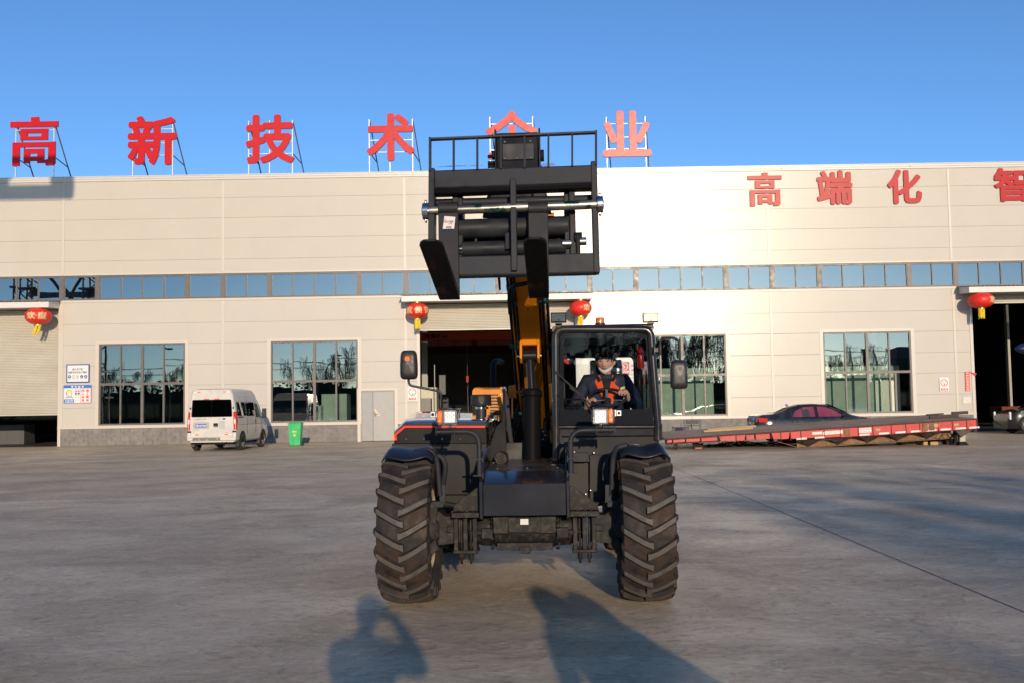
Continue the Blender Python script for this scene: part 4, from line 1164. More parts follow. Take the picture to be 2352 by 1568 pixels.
    m_ = MB(); m_.box((p_.x, yl - .03, q_.z), (q_.x, yl + .03, p_.z)); m_.cbox(((q_.x if not mirror else p_.x) + g_*.006, yl + .02, (p_.z + q_.z)/2), (.02, .05, .055)); m_.build('camera_box', pmat('alu_cast', (.45,.46,.47), .35, metal=.6), e, bevel=.004)
    m_ = MB(); m_.cyl(((p_.x + q_.x)/2, yl - .033, (p_.z + q_.z)/2), ((p_.x + q_.x)/2, yl - .02, (p_.z + q_.z)/2), .012, n=16); m_.build('camera_lens', M['black'], e)
    return e
M['lamph'] = pmat('lamp_grey', (.14,.135,.13), .25, spec=.8, var=.4, vscale=20)
M['led_face'] = pmat('lamp_reflector', (.85,.85,.83), .12, metal=.6, emis=(1, .97, .92), es=.4)
M['led_w'] = pmat('led_lit', (.9,.9,.88), .1, emis=(1, .98, .95), es=1.0)
M['led_p'] = pmat('led_rose', (.6,.3,.27), .1, emis=(1, .6, .55), es=.25)
M['led_b'] = pmat('led_bar', (.5,.46,.36), .3, emis=(.9, .8, .6), es=.4)
M['film'] = glassmat('clear_film', (.95,.95,.95), .04, rough=.12, wave=1.0, wscale=60)
M['film2'] = glassmat('loose_film', (.85,.85,.83), .30, rough=.35, wave=1.0, wscale=30)
lamp_unit(False); lamp_unit(True)

# ---------------- fenders
def fender(x0, x1, outer):
    cz_ = RT - .012; rf = .665
    def fn(u, v):
        a = R(-25 - 5 * math.sin(PI * u) + 92 * v); x = x0 + (x1 - x0) * u
        edge = 1 - abs(2*u - 1)
        dr = -.060 * max(0, 1 - edge / .30) ** 1.8 - .014 * math.sin(PI * u) ** 4
        fr = 0
        wv_ = 1 + .0 * v
        return Vector((x, (rf + dr) * math.sin(a) , cz_ + (rf + dr) * math.cos(a) + fr))
    mb = MB().grid(28, 26, fn); o = mb.build('fender', pmat('fender_plastic', (.010,.012,.022), .38, spec=.35, var=.2, vscale=4, dirt=(.03,.03,.035), dscale=3, damt=.3) if 'fend' not in M else M['fend'], T, smooth=60)
    s = o.modifiers.new('t', 'SOLIDIFY'); s.thickness = .010; s.offset = -1; return o
M['fend'] = pmat('fender_plastic', (.010,.012,.022), .38, spec=.35, var=.2, vscale=4, dirt=(.03,.03,.035), dscale=3, damt=.3)
fender(LX(873, 1030, -.3), LX(1001, 1030, -.1), -1); fender(LX(1421, 1030, -.1), LX(1538, 1030, -.3), 1)
def brk(tubes, bars):
    mb = MB()
    for pts, r_ in tubes: mb.tube(arc([L(px, py, y) for px, py, y in pts], .09, 8), r_, 14)
    mb.build('fender_tube', st, T)
    mb = MB()
    for pts in bars:
        q_ = [L(px, py, y) for px, py, y in pts]
        for i in range(len(q_) - 1): mb.beam(q_[i], q_[i+1], .05, .014, (0, 1, 0))
    mb.build('fender_bracket', st, T, bevel=.003)
brk([([(952, 1037, -.15), (990, 1030, -.15), (1004, 1056, -.12), (1011, 1137, -.1)], .022), ([(996, 1042, .1), (1018, 1050, .12), (1024, 1072, .1), (1016.5, 1117, 0)], .022)], [[(1016.5, 1112, -.1), (1016.5, 1155, -.1)], [(1019, 1157, -.1), (983, 1158, -.1)]])
brk([([(1440, 1022, -.15), (1416, 1026, -.15), (1408, 1050, -.12), (1404, 1137, -.1)], .022), ([(1418, 1036, .1), (1396, 1048, .12), (1394, 1066, .1), (1398, 1114, 0)], .018)], [[(1397, 1112, -.1), (1397, 1153, -.1)], [(1395, 1156, -.1), (1430, 1156, -.1)]])

# ---------------- mirrors
def mirror(rect, y, arm, base, left):
    x0, y0, x1, y1 = rect; a = L(x0, y0, y); b2 = L(x1, y1, y); cx_, cz_ = (a.x+b2.x)/2, (a.z+b2.z)/2; hw_, hz = (b2.x-a.x)/2, (a.z-b2.z)/2
    mb = MB(); nn = 36; rings_ = []
    for (dy, s_) in ((-.045, 0.0), (-.045, .55), (-.040, .80), (-.026, .94), (-.005, 1.0), (.02, 1.0), (.025, .97), (.022, .0)):
        rg_ = []
        for k in range(nn):
            an = 2*PI*k/nn; cc, ss = math.cos(an), math.sin(an); pw = .38
            xx = hw_*s_*(abs(cc)**pw)*(1 if cc > 0 else -1); zz = hz*s_*(abs(ss)**pw)*(1 if ss > 0 else -1)
            xx *= 1 - .05 * (zz / hz) * (1 if not left else .4) - (.06 if left else .0) * (zz/hz > 0) * (zz/hz) 
            rg_.append((cx_ + xx, y + dy, cz_ + zz))
        rings_.append(rg_)
    mb.add([p for r_ in rings_ for p in r_], [(i*nn+k, i*nn+(k+1) % nn, (i+1)*nn+(k+1) % nn, (i+1)*nn+k) for i in range(len(rings_)-1) for k in range(nn)])
    e = mb.build('mirror', M['mirrorback'], T, smooth=50)
    mb = MB(); mb.tube(arc([L(*q) for q in arm], .07, 8), .0095, 12); mb.build('mirror_arm', M['plastic'], e)
    mb = MB(); mb.cyl(L(*base[0]), L(*base[1]), .014, n=12)
    for q in base[2]: mb.cbox(L(*q[0]), q[1])
    mb.build('mirror_bracket', M['plastic'], e, bevel=.003)
    mb = MB()
    if left: mb.cyl((cx_ - .005, y - .050, cz_ + hz*.40), (cx_ - .005, y - .040, cz_ + hz*.40), .021, n=24); mb.build('reflector', M['orange'], e, bevel=.002)
    if left:
        mb = MB(); zc_ = cz_ + hz*.13; mb.prism([(cx_ - .02, y - .0475, zc_ - .012), (cx_ + .015, y - .0475, zc_ - .012), (cx_ - .0025, y - .0475, zc_ + .012)], (0, .004, 0)); mb.build('triangle_mark', pmat('mark_grey', (.10,.12,.13), .5), e, smooth=0)
        mb = MB(); zc_ = cz_ - hz*.05
        for zz in range(6): mb.box((cx_ - .02, y - .0470, zc_ - .004*zz*1.6), (cx_ + .015, y - .044, zc_ - .004*zz*1.6 + .003))
        mb.build('embossed_text', pmat('mark_dark', (.035,.035,.036), .5), e, smooth=0)
    return e
M['mirrorback'] = pmat('mirror_shell', (.020,.019,.018), .42, var=.25, vscale=25, bump=.12, bscale=260, dirt=(.10,.075,.055), dscale=4, damt=.5, dlow=.5, dhigh=.7)
mirror((918.7, 804, 959.3, 870), -.36, [(938.5, 862, -.33), (938.5, 884, -.33), (1012.8, 898, -.3), (1012.8, 917, -.3)], [(1011.5, 914, -.3), (1011.5, 937, -.3), [((1021, 913, -.29), (.05, .05, .006)), ((1021, 922, -.29), (.05, .05, .006)), ((1016, 924, -.29), (.006, .05, .08)), ((1024, 928, -.26), (.045, .02, .10))]], -.0, True)if 0 else mirror((918.7, 804, 959.3, 870), -.36, [(938.5, 862, -.33), (938.5, 884, -.33), (1012.8, 898, -.3), (1012.8, 917, -.3)], [(1011.5, 914, -.3), (1011.5, 937, -.3), [((1021, 913, -.29), (.05, .05, .006)), ((1021, 922, -.29), (.05, .05, .006)), ((1016, 924, -.29), (.006, .05, .08)), ((1024, 928, -.26), (.045, .02, .10))]], True)
mirror((1538.7, 826, 1580, 892), .25, [(1561.7, 830, .25), (1560.4, 776, .25), (1516, 776, .28), (1516, 800, .28)], [(1516, 790, .28), (1516, 815, .28), [((1508, 803, .3), (.05, .03, .04)), ((1502, 803, .32), (.01, .05, .07))]], False)

# ---------------- cab
yc = .38; ycb = 1.95
cabm = pmat('cab_paint', (.016,.016,.02), .25, spec=.35, coat=.2, var=.2, vscale=4, dirt=(.15,.10,.06), dscale=3.5, damt=.35, dlow=.5, dhigh=.75)
cab = bpy.data.objects.new('cab', None); COL.objects.link(cab); cab.parent = T
def cp(px, py, y=yc): return L(px, py, y)
# front frame: two tubes and the rounded head
r_t = .032
fl = [cp(1277, 1052), cp(1276, 770), cp(1276, 757), cp(1300, 756.5)]
mb = MB()
path = arc([cp(1277.5, 1052), cp(1276, 757), cp(1494, 757), cp(1511, 974)], .07, 8)
mb.tube(path, r_t, 18); mb.tube([cp(1511, 973), cp(1511.5, 1010)], [r_t * 1.15, r_t * 1.15], 18)
for (px, y_) in ((1276, 0),):
    mb.cyl(cp(1277.5, 1050), cp(1277.5, 1055), .055, n=24); mb.cbox(cp(1283, 1072, yc - .06), (.12, .12, .06))
mb.build('front_frame', cabm, cab, smooth=45)
# rear frame and roof
bx = lambda px, py: L(px, py, ycb)
mb = MB(); P0 = cp(1276, 757); P1 = cp(1494, 757)
zr = P0.z; xL, xR = P0.x, P1.x; xR2 = cp(1511, 974).x; zfl = cp(1511, 1000).z
mb.tube(arc([(xL, ycb, zfl - .25), (xL, ycb, zr), (xR, ycb, zr), (xR2, ycb, zfl - .1)], .07, 8), r_t, 14); mb.tube([(xL, yc, zr), (xL, ycb, zr)], r_t, 14); mb.tube([(xR, yc, zr), (xR, ycb, zr)], r_t, 14)
mb.tube([(xR2, yc, zfl), (xR2, ycb, zfl)], r_t, 14); mb.tube([(xL, yc, zfl), (xL, ycb, zfl)], r_t, 14)
mb.build('cab_frame', cabm, cab, smooth=45)
mb = MB(); mb.box((xL - .0, yc + .0, zr + .0), (xR + .0, ycb, zr + .034)); mb.build('cab_roof', cabm, cab, bevel=.015)
mb = MB(); mb.box((xL + .02, yc + .05, zr - .05), (xR - .02, ycb - .03, zr - .012)); mb.build('roof_lining', pmat('lining', (.012,.013,.022), .9), cab)
# bulkhead behind the driver with its window
wl, wr = L(1297, 860, ycb).x, L(1456, 860, ycb).x; wt, wb = L(1380, 820, ycb).z, L(1380, 950, ycb).z
liner = pmat('cab_liner', (.012,.013,.018), .7, var=.3)
mb = MB(); mb.box((xL, ycb + .02, zfl - .2), (wl, ycb + .05, zr)); mb.box((wr, ycb + .02, zfl - .2), (xR2, ycb + .05, zr)) if 0 else mb.prism([(wr, ycb + .02, zfl - .2), (xR2, ycb + .02, zfl - .2), (xR, ycb + .02, zr), (wr, ycb + .02, zr)], (0, .03, 0))
mb.box((wl, ycb + .02, wt), (wr, ycb + .05, zr)); mb.box((wl, ycb + .02, zfl - .2), (wr, ycb + .05, wb))
for sx, xx in ((1, wl), (-1, wr)):      # rounded window corners
    pts = [(xx, ycb + .02, wt)]
    for k in range(7):
        a = PI/2 * k / 6; pts.append((xx + sx*.05*(1 - math.sin(a)), ycb + .02, wt - .05*(1 - math.cos(a))))
    mb.prism(pts, (0, .03, 0))
mb.build('bulkhead', liner, cab, smooth=0)
mb = MB(); mb.add([(wl, ycb + .035, wb), (wr, ycb + .035, wb), (wr, ycb + .035, wt), (wl, ycb + .035, wt)], [(0,1,2,3)]); mb.build('rear_window', glassmat('rear_glass', (.80,.83,.84), .02), cab, smooth=0)
# side panels below the windows, floor
mb = MB(); mb.box((xL - .01, yc + .04, zfl - .42), (xL + .01, ycb, zfl + .0)); mb.box((xR2 - .01, yc + .04, zfl - .42), (xR2 + .01, ycb, zfl)); mb.box((xL + .012, yc + .03, zfl - .44), (xR2 - .012, ycb, zfl - .40))
mb.build('cab_side_panel', M['panel'], cab)
sg = glassmat('side_glass', (.62,.66,.70), .05)
mb = MB(); mb.add([(xR2 - .002, yc + .04, zfl + .03), (xR2 - .002, ycb - .04, zfl + .03), (xR + .0, ycb - .04, zr - .04), (xR, yc + .04, zr - .04)], [(0,1,2,3)]); mb.add([(xL, yc + .04, zfl + .03), (xL, ycb - .04, zfl + .03), (xL, ycb - .04, zr - .04), (xL, yc + .04, zr - .04)], [(0,1,2,3)])
mb.build('side_window', sg, cab, smooth=0)
# windscreen with its dark ceramic border
M['ws'] = glassmat('windscreen_glass', (.82,.85,.90), -.024, rough=.0)
wq = [cp(1286, 975.5), cp(1502, 974), cp(1487, 760), cp(1286, 760)]
mb = MB(); mb.add([q + Vector((0, -.006, 0)) for q in wq], [(0,1,2,3)]); ws = mb.build('windscreen', M['ws'], cab, smooth=0)
mb = MB(); yv = yc - .0
o4 = [cp(1286, 975), cp(1501.5, 974), cp(1487, 760), cp(1286, 760)]; i4 = [(1295, 940), (1493, 938), (1483, 776), (1295, 776)]
inn = []
def rc(ptsq, rad):
    out = []
    for i in range(4):
        p0, p1, p2 = Vector(ptsq[i-1]), Vector(ptsq[i]), Vector(ptsq[(i+1) % 4])
        a = p1 + (p0-p1).normalized()*rad; b = p1 + (p2-p1).normalized()*rad
        for k in range(6):
            t = k/5; out.append(a.lerp(p1, t).lerp(p1.lerp(b, t), t))
    return out
ri = rc([cp(*q) for q in i4], .03); ro = []
for i in range(4):
    for k in range(6): ro.append(o4[i])
# masked band only on the sides and top; the foot of the screen stays clear glass
n_ = len(ri); mb.add([q + Vector((0, .004, 0)) for q in ro + ri], [(i, (i+1) % n_, n_ + (i+1) % n_, n_ + i) for i in range(n_) if not (2 <= i <= 8 and False)])
mb.build('screen_border', pmat('ceramic_border', (.006,.007,.012), .5, spec=.08), cab, smooth=0)
mb = MB(); mb.beam(cp(1284, 979, yc - .0), cp(1506, 978.5, yc - .0), .03, .02); mb.build('screen_sill', cabm, cab, bevel=.004)
# glossy lower front and the step panels beneath
mb = MB(); mb.prism([cp(1285, 983), cp(1507, 982), cp(1509, 1000), cp(1285, 1002)], (0, .03, 0)); mb.build('lower_front_panel', gl, cab, bevel=.008)
mb = MB(); mb.prism([cp(1285, 1003), cp(1510, 1001), cp(1510, 1060), cp(1285, 1060)], (0, .03, 0)); mb.build('front_apron', M['panel'], cab, bevel=.004)
mb = MB(); mb.prism([cp(1306, 1038, .33), cp(1352, 1038, .33), cp(1352, 1050, .33), cp(1346, 1060, .33), cp(1306, 1060, .33)], (0, .1, 0)); mb.build('step_box', M['panel'], T, bevel=.004)
mb = MB(); mb.prism([cp(1354, 1043, .36), cp(1420, 1043, .36), cp(1420, 1160, .36), cp(1354, 1160, .36)], (0, .5, 0)); mb.build('tank', M['panel'], T, bevel=.006)
mb = MB(); mb.prism([cp(1303, 1061, .42), cp(1352.5, 1061, .42), cp(1352.5, 1160, .42), cp(1303, 1160, .42)], (0, .5, 0)); mb.build('tank', M['panel'], T, bevel=.006)
mb = MB()
for (px, py) in ((1364, 1039), (1319, 1037), (1292, 1017), (1345, 1134), (1356, 1125)): mb.sph(cp(px, py, .34), (.009, .008, .009), 8, 5)
mb.build('bolt', M['zinc'], cab)
mb = MB(); mb.prism([cp(1290, 945, yc + .16), cp(1497, 944, yc + .16), cp(1502, 990, yc + .10), cp(1290, 990, yc + .10)], (0, .02, 0)); mb.build('dash_front', pmat('dusty_lit_dash', (.085,.085,.085), .7, spec=.1, var=.25, vscale=3, dirt=(.14,.12,.10), dscale=4, damt=.5), cab)  # dusty grey, lightened to stand in for light on the lower dash
# wiper
mb = MB(); 
mb.beam(cp(1275.5, 852, yc - .05), cp(1358, 928.5, yc - .03), .012, .014); mb.beam(cp(1309, 887, yc - .065), cp(1334, 908, yc - .05), .010, .02)
mb.tube([cp(1363, 952, yc - .03), cp(1345, 925, yc - .06), cp(1318, 894, yc - .06)], .007, 8); mb.cyl(cp(1364, 956, yc - .05), cp(1364, 956, yc), .02, n=12)
mb.build('wiper', M['rubber'], cab)
mb = MB(); mb.sph(cp(1281, 907, yc - .035), .012, 10, 6); mb.build('frame_screw', M['rubber'], cab)
# roof lamps and beacon
def worklamp(x0, x1, y0, y1, yy_):
    mb = MB(); a = L(x0, y0, yy_); b2 = L(x1, y1, yy_); mb.box((a.x, yy_ - .03, b2.z), (b2.x, yy_ + .04, a.z)); cx_ = (a.x + b2.x)/2
    mb.box((cx_ - .03, yy_ - .01, b2.z - .02), (cx_ + .03, yy_ + .03, b2.z - .006)); mb.box((cx_ - .022, yy_ - .0, b2.z - .045), (cx_ + .022, yy_ + .03, b2.z - .021))
    e = mb.build('work_lamp', M['plastic'], cab, bevel=.005)
    m2 = MB(); m2.box((a.x + .008, yy_ - .0345, b2.z + .008), (b2.x - .008, yy_ - .031, a.z - .008)); m2.mat(1)
    W_, H_2 = b2.x - a.x - .016, a.z - b2.z - .016
    for r__ in range(2):
        for c__ in range(10): m2.box((a.x + .012 + W_*.094*c__, yy_ - .0352, b2.z + .008 + H_2*(.58 + .2*r__)), (a.x + .012 + W_*(.094*c__ + .06), yy_ - .0346, b2.z + .008 + H_2*(.70 + .2*r__)))
    m2.mat(2); m2.box((cx_ - .004, yy_ - .0352, b2.z + .012), (cx_ + .004, yy_ - .0346, b2.z + .026))
    m2.build('lamp_glass', [M['wl_face'], M['wl_led'], M['plastic']], e, smooth=0) if 0 else m2.build('lamp_glass', [M['wl_face'], M['wl_led'], M['plastic']], cab, smooth=0)
M['wl_face'] = pmat('work_lamp_face', (.50,.47,.38), .25, metal=.4, bump=.3, bscale=200)
M['wl_led'] = pmat('work_lamp_led', (.85,.72,.35), .3)
worklamp(1265, 1301, 719.5, 741, yc - .02); worklamp(1475.8, 1512, 719.5, 740.5, yc - .02)
c = L(1378.5, 748, yc + .15); rb = (LX(1389, 740, yc + .15) - LX(1368, 740, yc + .15)) / 2
mb = MB(); mb.lathe([(0, .0), (rb*1.1, 0), (rb*1.1, .018), (rb, .02)], c, 'Z', 24); mb.build('beacon_base', M['plastic'], cab)
mb = MB(); mb.lathe([(rb*.97, .02), (rb*.95, .06), (rb*.90, .068), (0, .070)], c, 'Z', 24); mb.build('beacon', pmat('beacon_amber', (.75,.20,.01), .12, coat=1, trans=.2), cab)
# inside: seat, steering column and wheel, fan, lever box
seatm = pmat('seat_black', (.012,.012,.013), .7, var=.3)
sx_ = L(1393, 850, 1.35).x
mb = MB(); mb.cbox((sx_, 1.15, .95), (.46, .5, .14)); mb.cbox((sx_, 1.42, 1.30), (.44, .12, .62), Matrix.Rotation(R(-6), 3, 'X')); mb.cbox((sx_, 1.47, 1.86), (.30, .10, .26))
mb.cbox((sx_, 1.47, 1.65), (.08, .03, .15)); mb.cbox((sx_, 1.15, .84), (.3, .35, .16))
seat = mb.build('seat', seatm, cab, bevel=.04, seg=3)
mb = MB(); rnd = random.Random(3); cxx = Vector((sx_, 1.43, 1.87))
for s_ in (-1, 1):
    pts = []
    for k in range(9): pts.append((cxx.x + s_*(.135 + rnd.uniform(0, .022)), cxx.y - .05 + rnd.uniform(-.012, .012), cxx.z + .10 - .03*k + rnd.uniform(-.006, .006))); pts.append((cxx.x + s_*(.10), cxx.y - .06, cxx.z + .10 - .03*k))
    mb.add(pts, [(2*k, 2*k+1, 2*k+3, 2*k+2) for k in range(8)])
mb.build('headrest_film', M['film2'], seat, smooth=0)
swc = L(1395, 911, .92)
mb = MB(); Rw = (LX(1437, 911, .92) - LX(1353, 911, .92)) / 2; tiltm = Matrix.Rotation(R(27), 3, 'X')
ring = [swc + tiltm @ Vector((Rw * math.cos(2*PI*k/40), Rw * math.sin(2*PI*k/40), 0)) for k in range(41)]
mb.tube(ring, .013, 10, cap=False)
hub = swc + tiltm @ Vector((0, 0, -.05))
mb.cyl(hub, hub + tiltm @ Vector((0, 0, .03)), .035, n=20)
mb.build('steering_wheel', M['plastic'], cab)
mb = MB()
for a in (205, 335, 90):
    e_ = swc + tiltm @ Vector((Rw * .95 * math.cos(R(a)), Rw * .95 * math.sin(R(a)), 0)); mb.beam(hub + Vector((0, 0, .02)), e_, .022, .006)
mb.build('wheel_spoke', pmat('spoke_grey', (.16,.19,.23), .4), cab)
mb = MB(); mb.tube([hub, hub + Vector((0, -.12, -.35))], [.035, .05], 14); mb.cbox(hub + Vector((0, -.24, -.12)), (.34, .16, .06)); mb.box((xL + .05, .95, zfl - .3), (xL + .2, 1.5, zfl + .08)); mb.build('dash_console', liner, cab, bevel=.02)
mb = MB()
for (px, py, px2, py2) in ((1298, 940, 1300, 918), (1312, 944, 1314, 922), (1324, 944, 1326, 924), (1290, 916, 1334, 916), (1290, 932, 1334, 931)): mb.tube([L(px, py, .9), L(px2, py2, .9)], .008, 8)
mb.build('control_lever', M['black'], cab)
mb = MB(); fc = L(1305, 825, 1.3); fc.y = 1.15
mb.lathe([(.0, -.03), (.03, -.03), (.052, -.02), (.052, .02), (0, .02)], fc, 'Y', 24); fo = mb.build('cab_fan', M['plastic'], cab)
mb = MB(); mb.lathe([(.018, -.034), (.048, -.026)], fc, 'Y', 24, PI*1.0, PI*1.85); mb.mat(1); mb.sph(fc + Vector((0, -.035, 0)), (.012, .006, .012), 10, 6); mb.build('fan_mark', [M['red'], M['white']], cab)
# fire extinguisher on the right rear post
fe_ = L(1471, 820, 1.75)
mb = MB(); z0 = L(1471, 845, 1.75).z; z1 = L(1471, 795, 1.75).z; mb.lathe([(0, z0), (.03, z0), (.034, z0 + .01), (.034, z1 - .05), (.02, z1 - .02), (.012, z1), (0, z1)], (fe_.x, 1.75, 0), 'Z', 20)
ex = mb.build('fire_extinguisher', pmat('extinguisher_red', (.55,.012,.015), .25, coat=.5), cab)
mb = MB(); mb.lathe([(.035, -.008), (.037, -.008), (.037, .008), (.035, .008)], (fe_.x, 1.75, (z0+z1)/2 + .04), 'Z', 20); mb.cyl((fe_.x, 1.75, z1), (fe_.x, 1.75, z1 + .03), .01, n=8); mb.build('extinguisher_strap', bk, cab)
mb = MB(); mb.box((L(1478, 865, 1.6).x, 1.6, L(1478, 882, 1.6).z), (L(1482, 865, 1.6).x, 1.63, L(1478, 862, 1.6).z)); mb.build('belt_buckle', M['red'], cab, bevel=.003)
mb = MB()
for px in (1467, 1474, 1484): mb.tube([L(px, 850, 1.7), L(px + 1, 935, 1.7)], .008, 6)
mb.build('cab_cable', bk, cab)
# ================================================================== LETTERS, LANTERNS, SIGNS
def bold(txt, rect, y, depth=.01, b=0.0, res=3):
    """thickened characters: the outline repeated at small offsets, each a hair behind the last"""
    x0, z0, x1, z1 = rect; base = text_mesh(txt, (x0 + b, z0 + b, x1 - b, z1 - b), y, depth, res=res)
    if b <= 0: return base
    out = MB(); k = 0
    for dx, dz in ((0,0),(1,0),(-1,0),(0,1),(0,-1),(.7,.7),(-.7,.7),(.7,-.7),(-.7,-.7)):
        out.merge(base, Matrix.Translation((dx*b, k*.0012, dz*b))); k += 1
    return out
def W_(px, py, dy=0.0): return P(px, py, YW + dy)
def wrect(x0, y0, x1, y1, dy=0.0):
    a = W_(x0, (y0+y1)/2, dy).x; b_ = W_(x1, (y0+y1)/2, dy).x; xm = (x0+x1)/2
    return (a, W_(xm, y1, dy).z, b_, W_(xm, y0, dy).z)
def letter_mat(name, rough, spk):
    m = pmat(name, (.50,.007,.010), rough, coat=.0, spec=.24, var=.05, vscale=3, bump=.5, bscale=3.5, rv=False)
    nt = m.node_tree; N = nt.nodes; Lk = nt.links; b = N['Principled BSDF']
    tc = N.new('ShaderNodeTexCoord'); vo = N.new('ShaderNodeTexVoronoi'); vo.inputs['Scale'].default_value = 13; vo.inputs['Randomness'].default_value = .12
    r = N.new('ShaderNodeMapRange'); r.inputs[1].default_value = .12; r.inputs[2].default_value = .2; r.inputs[3].default_value = spk; r.inputs[4].default_value = 0
    Lk.new(tc.outputs['Object'], vo.inputs[0]); Lk.new(vo.outputs[0], r.inputs[0])
    mx = N.new('ShaderNodeMix'); mx.data_type = 'RGBA'; mx.inputs[7].default_value = (.28,.01,.012,1)
    Lk.new(b.inputs['Base Color'].links[0].from_socket, mx.inputs[6]); Lk.new(r.outputs[0], mx.inputs[0]); Lk.new(mx.outputs[2], b.inputs['Base Color'])
    return m
M['letter'] = letter_mat('letter_red', .33, .5)
M['letter2'] = pmat('wall_letter_red', (.42,.007,.009), .36, coat=.0, spec=.25, var=.05, bump=.25, bscale=5, rv=False)
M['post'] = pmat('galvanised_post', (.60,.58,.53), .45, metal=.2, var=.1)
M['brace'] = pmat('brace_grey', (.13,.13,.14), .5, metal=.3)
def gao(rect, y, dp):
    x0, z0, x1, z1 = rect; W = x1 - x0; H = z1 - z0; mb = MB()
    def bx(a, b_, c, d): mb.box((x0 + W*a, y - dp, z1 - H*d), (x0 + W*c, y, z1 - H*b_))
    mb.prism([(x0 + W*.42, y, z1 - H*.01), (x0 + W*.59, y, z1), (x0 + W*.60, y, z1 - H*.095), (x0 + W*.435, y, z1 - H*.095)], (0, -dp, 0))
    bx(0, .095, 1, .21)
    bx(.21, .245, .36, .475); bx(.65, .245, .785, .475); bx(.36, .245, .65, .335); bx(.36, .40, .65, .475)
    bx(.05, .52, .20, 1.0); bx(.20, .52, .80, .62)
    mb.prism([(x0 + W*.80, y, z1 - H*.52), (x0 + W*.945, y, z1 - H*.51), (x0 + W*.945, y, z1 - H*.955), (x0 + W*.90, y, z1 - H*.99), (x0 + W*.75, y, z1 - H), (x0 + W*.71, y, z1 - H*.885), (x0 + W*.79, y, z1 - H*.87)], (0, -dp, 0))
    bx(.285, .655, .415, .945); bx(.57, .655, .71, .945); bx(.415, .655, .57, .75); bx(.415, .81, .57, .90)
    return mb
LET = [('高', (25,270,135,382), 'leftmost red roof character, tall gate-like strokes, half in shadow'),
       ('新', (294,268,408,381), 'red roof character second from the left, dense with a hooked right side'),
       ('技', (565,265,677,377), 'red roof character third from the left, cross strokes beside a branching leg'),
       ('术', (842,262,953,371), 'red roof character like a tree with a dot at its upper right'),
       ('企', (1115,256,1236,366), 'red peaked roof character partly hidden behind the raised fork carriage'),
       ('业', (1383,256,1495,361), 'red roof character with two upright strokes over a bar, glaring in the sun')]
ztop = Z_TOP + .04
for ch, rc_, lab_ in LET:
    r_ = wrect(*rc_, dy=.35); e = thing('roof_letter', lab_, 'sign letter', ((r_[0]+r_[2])/2, YW + .35, ztop), 0, 'red characters on the factory roof')
    cx_ = (r_[0]+r_[2])/2; lr = (r_[0]-cx_, r_[1]-ztop, r_[2]-cx_, r_[3]-ztop)
    mb = gao(lr, 0, .09) if ch == '高' else bold(ch, lr, 0, .10, .075)
    mb.build('character', M['letter'], e, smooth=0)
    mb = MB(); xs_ = (lr[0] + .22, lr[2] - .25) if ch not in '技术' else (lr[0] + .12, (lr[0]+lr[2])/2 - .05, lr[2] - .12)
    for x in xs_: mb.beam((x, .06, 0), (x, .06, lr[3] - .25), .045, .045, (0,1,0))
    for zz in (.42, .62, .85): mb.beam((xs_[0], .10, lr[3]*zz - .15), (xs_[-1], .10, lr[3]*zz - .15), .035, .035)
    mb.build('support_frame', M['post'], e, smooth=0)
    mb = MB()
    for x in (xs_[0], xs_[-1]):
        s_ = .34; mb.beam((x + .03, .09, lr[3] - .35), (x + s_, 1.5, -.02), .045, .045); mb.beam((x + .02, .09, lr[3]*.36), (x + s_*.72, 1.05, lr[3]*.27), .035, .035)
    mb.build('rear_brace', M['brace'], e, smooth=0)
for ch, rc_, lab_ in [('高', (1718,397,1796,474), 'leftmost red character on the upper right wall, glinting at its lower left'),
                      ('端', (1876,392,1958,471), 'second red character on the upper right wall, narrow left part with comb-like right part'),
                      ('化', (2038,390,2117,469), 'third red wall character, slanted stroke beside a hooked stroke'),
                      ('智', (2283,386,2365,464), 'red wall character cut off by the right picture edge')]:
    r_ = wrect(*rc_, dy=-.06); cx_ = (r_[0]+r_[2])/2; e = thing('wall_letter', lab_, 'sign letter', (cx_, YW - .045, r_[1]), 0, 'red characters fixed to the upper wall')
    lr = (r_[0]-cx_, 0, r_[2]-cx_, r_[3]-r_[1])
    mb = gao(lr, 0, .05) if ch == '高' else bold(ch, lr, 0, .05, .055)
    mb.build('character', M['letter2'], e, smooth=0)
    mb = MB(); rnd = random.Random(ord(ch))
    for k in range(6): mb.cyl((lr[0] + (lr[2]-lr[0])*(.1 + .16*k), .044, (lr[3])*(.1 if k % 2 else .5)), (lr[0] + (lr[2]-lr[0])*(.1 + .16*k), -.02, (lr[3])*(.1 if k % 2 else .5)), .012, n=6)
    mb.build('fixing_pin', M['red'], e)

